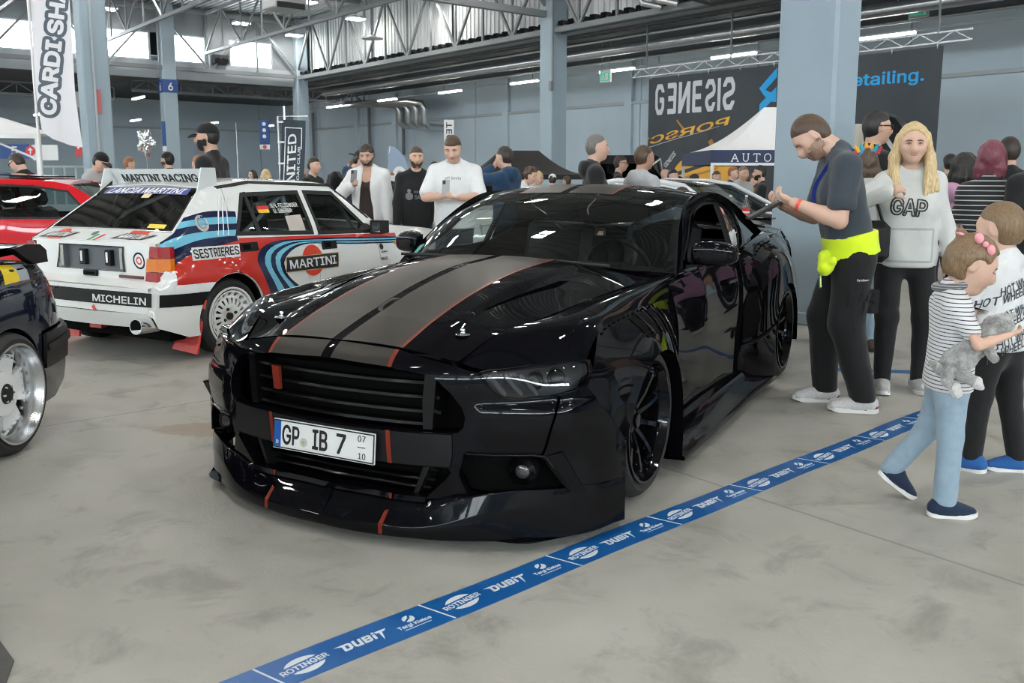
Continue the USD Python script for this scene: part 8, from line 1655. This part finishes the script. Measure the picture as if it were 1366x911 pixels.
# photographer's umbrella and boards behind the right pillar
um = thing('studio_umbrella', 'black studio umbrella on a stand behind the man with glasses', 'umbrella', (*at(1196, 12.5), 0), 0); M_um = mat('umbrella_black', (.02, .025, .03), .5)
Rz = rot('y', 1.15) @ rot('x', -.2); obj('dome', tf(lathe([(.0, .30), (.25, .26), (.45, .14), (.56, -.02), (.55, -.03), (.44, .12), (.24, .24), (.0, .28)][::-1], 8), Rz, (-.1, 0, 1.78)), M_um, um, smooth=20); obj('stand', [cyl((.12, 0, 0), (.12, 0, 2.05), .018, 8), cyl((.12, 0, 2.0), (.0, 0, 2.12), .03, 8), cyl((.12, 0, 2.0), (.26, 0, 2.10), .03, 8)], M_matt, um); obj('white_lining', hull(V([(-.28, -.05, 1.98), (-.22, -.05, 2.0), (.16, -.05, 1.50), (.10, -.05, 1.47), (-.22, .0, 1.97), (.12, .0, 1.5)])), M_cw, um, smooth=False)
tag(obj('white_board', tf(box(-.19, .19, -.02, .02, .6, 1.52, .01), rot('z', .1), (*at(1171, 9.6), 0)), M_cw, smooth=False), 'white board standing behind the blonde woman', 'board')
tag(obj('cream_panel', tf(box(-.40, .30, -.03, .03, 0, 2.15, .01), rot('z', .1), (*at(1150, 13.5), 0)), mat('panel_cream', (.48, .45, .38), .7), smooth=False), 'cream display panel just right of the grey pillar', 'panel')
# hanging white banner, left
cb_ = thing('flag_banner', 'tall white hanging banner with grey graffiti lettering at upper left', 'banner', (-6.52, 13.2, 0), .0)
CF = lambda p: np.stack([p[:, 0] + .045 * np.clip((2.6 - p[:, 1]) / 1.0, 0, 1) - .018 * (p[:, 1] - 2.5), .03 * np.sin(p[:, 0] * 9) + .04 * np.sin(p[:, 1] * 2), p[:, 1]], 1)
cl_ = Polygon([(-.28, 4.9), (.27, 4.9), (.27, 1.80), (.10, 1.83), (-.12, 1.92), (-.22, 2.0), (-.26, 2.06)]); obj('cloth', panel(cl_, CF, .06, .006), mat('banner_cloth', (.68, .68, .70), .7), cb_)
g = affinity.rotate(text('CARDI SHAK', w=2.02, h=.19), 82, origin=(0, 0)); g = affinity.translate(affinity.affine_transform(g, [1.05, 0, 0, 1, 0, 0]), .02, 3.27).intersection(cl_); obj('outline', panel(g.buffer(.055).intersection(cl_), CF, .04, 0, lift=.003), mat('graffiti_slate', (.085, .11, .135), .7), cb_); obj('lettering', panel(g.buffer(.008), CF, .03, 0, lift=.006), _mats['banner_cloth'], cb_)
obj('pole', tube([(-.31, 0, 0), (-.31, 0, 5.0), (.3, 0, 5.0)], .02, 8), M_whitemetal, cb_)
fr = thing('gazebo_frame', 'white folding gazebo frame at the left edge below the hanging banner', 'frame', (*at(-12, 13.8), 0), .2)
for x in (-.6, .68): obj('leg', box(x - .035, x + .035, -.035, .035, 0, 2.02), M_whitemetal, fr, smooth=False)
obj('beam', box(-.7, .72, -.03, .03, 1.96, 2.03), M_whitemetal, fr, smooth=False); obj('brace', [hbeam((0, 0, 0), (0, 0, .001), .01)] and hull(V([(.0, -.02, 1.96), (.0, .02, 1.96), (.66, -.02, 1.66), (.66, .02, 1.66), (.66, 0, 1.62), (-.05, 0, 1.96)])), M_whitemetal, fr, smooth=False); obj('roof_cloth', hull(V([(-.7, -.03, 2.03), (.72, -.03, 2.03), (-.7, 1.2, 2.5), (.72, 1.2, 2.04), (-.7, 1.2, 2.03), (-.3, .6, 2.4)])), M_cw, fr, smooth=20)
# club flag
fl = thing('club_flag', 'dark slate club flag with white frame and lettering on a pole', 'flag', (-3.62, 15.2, 0), -.05); M_fl = mat('flag_slate', (.028, .045, .06), .7)
FF = lambda p: np.stack([p[:, 0] + .06 * (p[:, 1] - 2.3), .02 * np.sin(p[:, 1] * 4), p[:, 1] - .10 * (p[:, 0] + .2) * .5], 1)
obj('cloth', panel(sbox(-.20, .7, .20, 2.32), FF, .06, .006), M_fl, fl); obj('frame', panel(sbox(-.145, .80, .145, 2.20).difference(sbox(-.13, .815, .13, 2.185)).difference(sbox(.04, .7, .2, 1.85)), FF, .05, 0, lift=.003), M_plate, fl)
obj('lettering', panel(affinity.translate(affinity.rotate(text('UNITED', w=.98, h=.145, shear=-.12), 90, origin=(0, 0)), -.02, 1.60), FF, .03, 0, lift=.004), M_plate, fl); obj('lettering', panel(affinity.translate(affinity.rotate(text('VIP CAR CLUB', w=.78, h=.045), 90, origin=(0, 0)), .10, 1.50), FF, .03, 0, lift=.004), M_plate, fl)
obj('pole', tube([(-.26, 0, 0), (-.26, 0, 2.37), (.24, 0, 2.37)], .014, 8), M_whitemetal, fl)
for z in (2.28, 1.95, 1.6, 1.25): obj('clip', box(-.28, -.17, -.02, .02, z - .015, z + .015), M_whitemetal, fl, smooth=False)
# beach flags, wall signs, tall narrow sign
def feather(label, px, y, h0, h1, w, m, emblem=None):
    t = thing('feather_flag', label, 'flag', (*at(px, y), 0), 0); p = Polygon(smoothline([(-w * .5, h0), (-w * .55, h0 + (h1 - h0) * .6), (-w * .45, h1), (w * .05, h1 - (h1 - h0) * .12), (w * .42, h1 - (h1 - h0) * .45), (w * .5, h0)], 30)); q = lambda p: np.stack([p[:, 0], .03 * np.sin(p[:, 1] * 3), p[:, 1]], 1)
    obj('cloth', panel(p, q, .08, .006), m, t); obj('pole', tube([(-w * .5, 0, 0), (-w * .55, 0, h0 + (h1 - h0) * .6), (-w * .47, 0, h1)], .012, 6), M_whitemetal, t)
    if emblem: obj('emblem', panel(affinity.translate(Point(0, 0).buffer(w * .32).difference(Point(0, 0).buffer(w * .12)), 0, h0 + (h1 - h0) * .45), q, .06, 0, lift=.004), M_cw, t)
    return t
feather('pale blue feather flag with round emblem between the two hooded men', 533, 24, .9, 2.17, .52, mat('flag_paleblue', (.26, .34, .44), .7), True)
feather('small grey feather flag right of the tall club flag', 427, 24, .9, 1.90, .38, mat('flag_grey', (.20, .24, .27), .7)); feather('tiny grey feather flag behind the man with the backpack', 474, 26, .8, 1.55, .4, _mats['flag_grey'])
ts = thing('wall_sign', 'narrow white sign with mirrored lettering high on the far pillar', 'sign', (*at(599, 26, 2.5), 0), .2); obj('board', box(-.14, .14, -.02, .02, 2.10, 2.96, .008), M_cw, ts, smooth=False); obj('lettering', plate(affinity.rotate(affinity.scale(text('TECH', w=.72, h=.17), -1, 1, origin=(0, 0)), 90, origin=(0, 0)), .004, (0, -.024, 2.53), (1, 0, 0), (0, 0, 1)), M_ink, ts, smooth=False); obj('orange_tab', box(.16, .24, -.02, .02, 2.12, 2.5), mat('tab_orange', (.6, .16, .08), .5), ts, smooth=False)
M_sblue = mat('sign_blue', (.015, .06, .22), .5); M_sred = mat('sign_red', (.55, .03, .04), .5)
s5 = thing('wall_sign', 'blue number 5 sign with red arrow disc on the far left wall', 'sign', (*at(20, 30, 2.2), 0), .1); obj('board', box(-.62, .45, -.03, .03, 1.95, 2.42, .01), M_sblue, s5, smooth=False); obj('number', plate(text('5', h=.30), .004, (.0, -.034, 2.2), (1, 0, 0), (0, 0, 1)), M_cw, s5, smooth=False); obj('arrow_disc', plate(Point(.50, 2.2 - 2.2).buffer(.16, 20), .006, (0, -.036, 2.2), (1, 0, 0), (0, 0, 1)), M_sred, s5, smooth=False)
obj('arrow', plate(Polygon([(.48, -.1), (.52, -.1), (.52, .02), (.58, .02), (.50, .11), (.42, .02), (.48, .02)]), .004, (0, -.044, 2.2), (1, 0, 0), (0, 0, 1)), M_cw, s5, smooth=False); obj('white_board', box(.55, 1.35, -.02, .02, 1.90, 2.40), M_cw, s5, smooth=False)
p6 = thing('pillar_sign', 'blue number 6 sign wrapped round the distant pillar', 'sign', ab(42.3, 14.2)); obj('wrap', tf(box(-.33, .33, -.34, .34, 5.1, 5.68), RAB), M_sblue, p6, smooth=False)
for s_, (o, ex_) in enumerate(((ab(-.336, 0, 5.36), EB), (ab(0, -.346, 5.36), -EA))): obj('number', plate(affinity.translate(text('6', h=.34), .0, 0), .004, o, ex_, EZ), M_cw, p6, smooth=False)
for lb, px, w, z0, z1 in (('blue notice banner on the far wall beside the tall club flag', 353, .32, 2.25, 3.2), ('blue notice banner on the far wall beside the number 6 pillar', 219, .12, 2.2, 3.15)):
    t = thing('wall_banner', lb, 'banner', (*at(px, 30, 2.6), 0), .1); obj('board', box(-w / 2, w / 2, -.02, .02, z0 + .16, z1, .008), M_sblue, t, smooth=False); obj('foot', box(-w / 2, w / 2, -.02, .02, z0, z0 + .155), M_cw, t, smooth=False)
    if w > .2: [obj('pictogram', plate(Point(0, 0).buffer(.06, 8), .004, (0, -.024, z0 + dz), (1, 0, 0), (0, 0, 1)), M_cw if dz > .1 else M_sred, t, smooth=False) for dz in (.08, .42, .62, .82)]
for lb, px, z0 in (('red fire notice strip on the far left wall', 105, 1.9), ('red notice strip on the pale left pillar', None, 0)):
    if px: t = thing('fire_notice', lb, 'notice', (*at(px, 29, 2.2), 0), .1); obj('strip', box(-.09, .09, -.02, .02, 2.0, 2.35), M_sred, t, smooth=False); obj('arrow', plate(Polygon([(-.05, 0), (.05, 0), (0, -.08)]), .004, (0, -.024, 2.3), (1, 0, 0), (0, 0, 1)), M_cw, t, smooth=False)
    else: t = thing('pillar_marking', lb, 'notice', ab(23.03, 6.1, 0)); obj('strip', tf(box(-.02, -.005, -.04, .04, 2.85, 3.4), RAB), mat('marking_red', (.45, .10, .10), .5), t, smooth=False)
# silver balloon
bl = thing('balloon', 'crumpled silver foil balloon on a string above the rally car spoiler', 'balloon', (*at(194, 15, 2.0), 0)); m = trimesh.creation.icosphere(4, 1.0); v = np.array(m.vertices); a = np.arctan2(v[:, 2], v[:, 0]); v = v * [.125, .06, .19]; v *= (1 + .20 * np.cos(a * 5 + .6))[:, None] * (1 + .45 * (meshkit.noise(V(m.vertices) * 4.2, 3) - .5))[:, None]; m.vertices = v + [0, 0, 1.94]; obj('foil', m, mat('silver_foil', (.75, .77, .78), .12, metal=1), bl, smooth=True); obj('string', tube([(0, 0, .9), (.01, 0, 1.4), (0, 0, 1.78)], .004, 5), M_cw, bl)
# bottles on the white car's scuttle
bt = None
for i, (px, lb) in enumerate(((974, 'left one of two clear bottles with red label on the bonnet of the white car'), (995, 'right one of two clear bottles with red label on the bonnet of the white car'))):
    y = 10.25; x_ = at(px, y, 1.0)[0]
    t = thing('bottle', lb, 'bottle', (x_, y, .915)); obj('glass', lathe([(0, 0), (.040, 0), (.042, .02), (.042, .14), (.030, .18), (.014, .22), (.014, .25), (0, .25)], 20), mat('bottle_clear', (.8, .82, .82), .05, trans=.9), t); obj('label', lathe([(.0425, .03), (.0430, .031), (.0430, .12), (.0425, .121)], 20), mat('label_red', (.60, .04, .03), .5), t); obj('label_band', lathe([(.0432, .065), (.0434, .066), (.0434, .085), (.0432, .086)], 20), M_cw, t); obj('cap', lathe([(0, .27), (.015, .27), (.016, .245), (0, .245)], 12), M_cw, t)
# far wall strip windows and gate
for lb, px, y, w in (('glazed doors in the far left wall behind the red coupe', 96, 32, 1.5),):
    t = thing('glazed_door', lb, 'door', (*at(px - 10, y), 0), .1); obj('frame', box(-w / 2, w / 2, -.03, .03, 0, 1.75), M_steel_l, t, smooth=False)
    for k in range(4): obj('pane', box(-w / 2 + .05 + k * w / 4, -w / 2 + (k + 1) * w / 4 - .04, -.05, -.03, .4, 1.68), mat('pane_teal', (.16, .22, .24), .2), t, smooth=False)
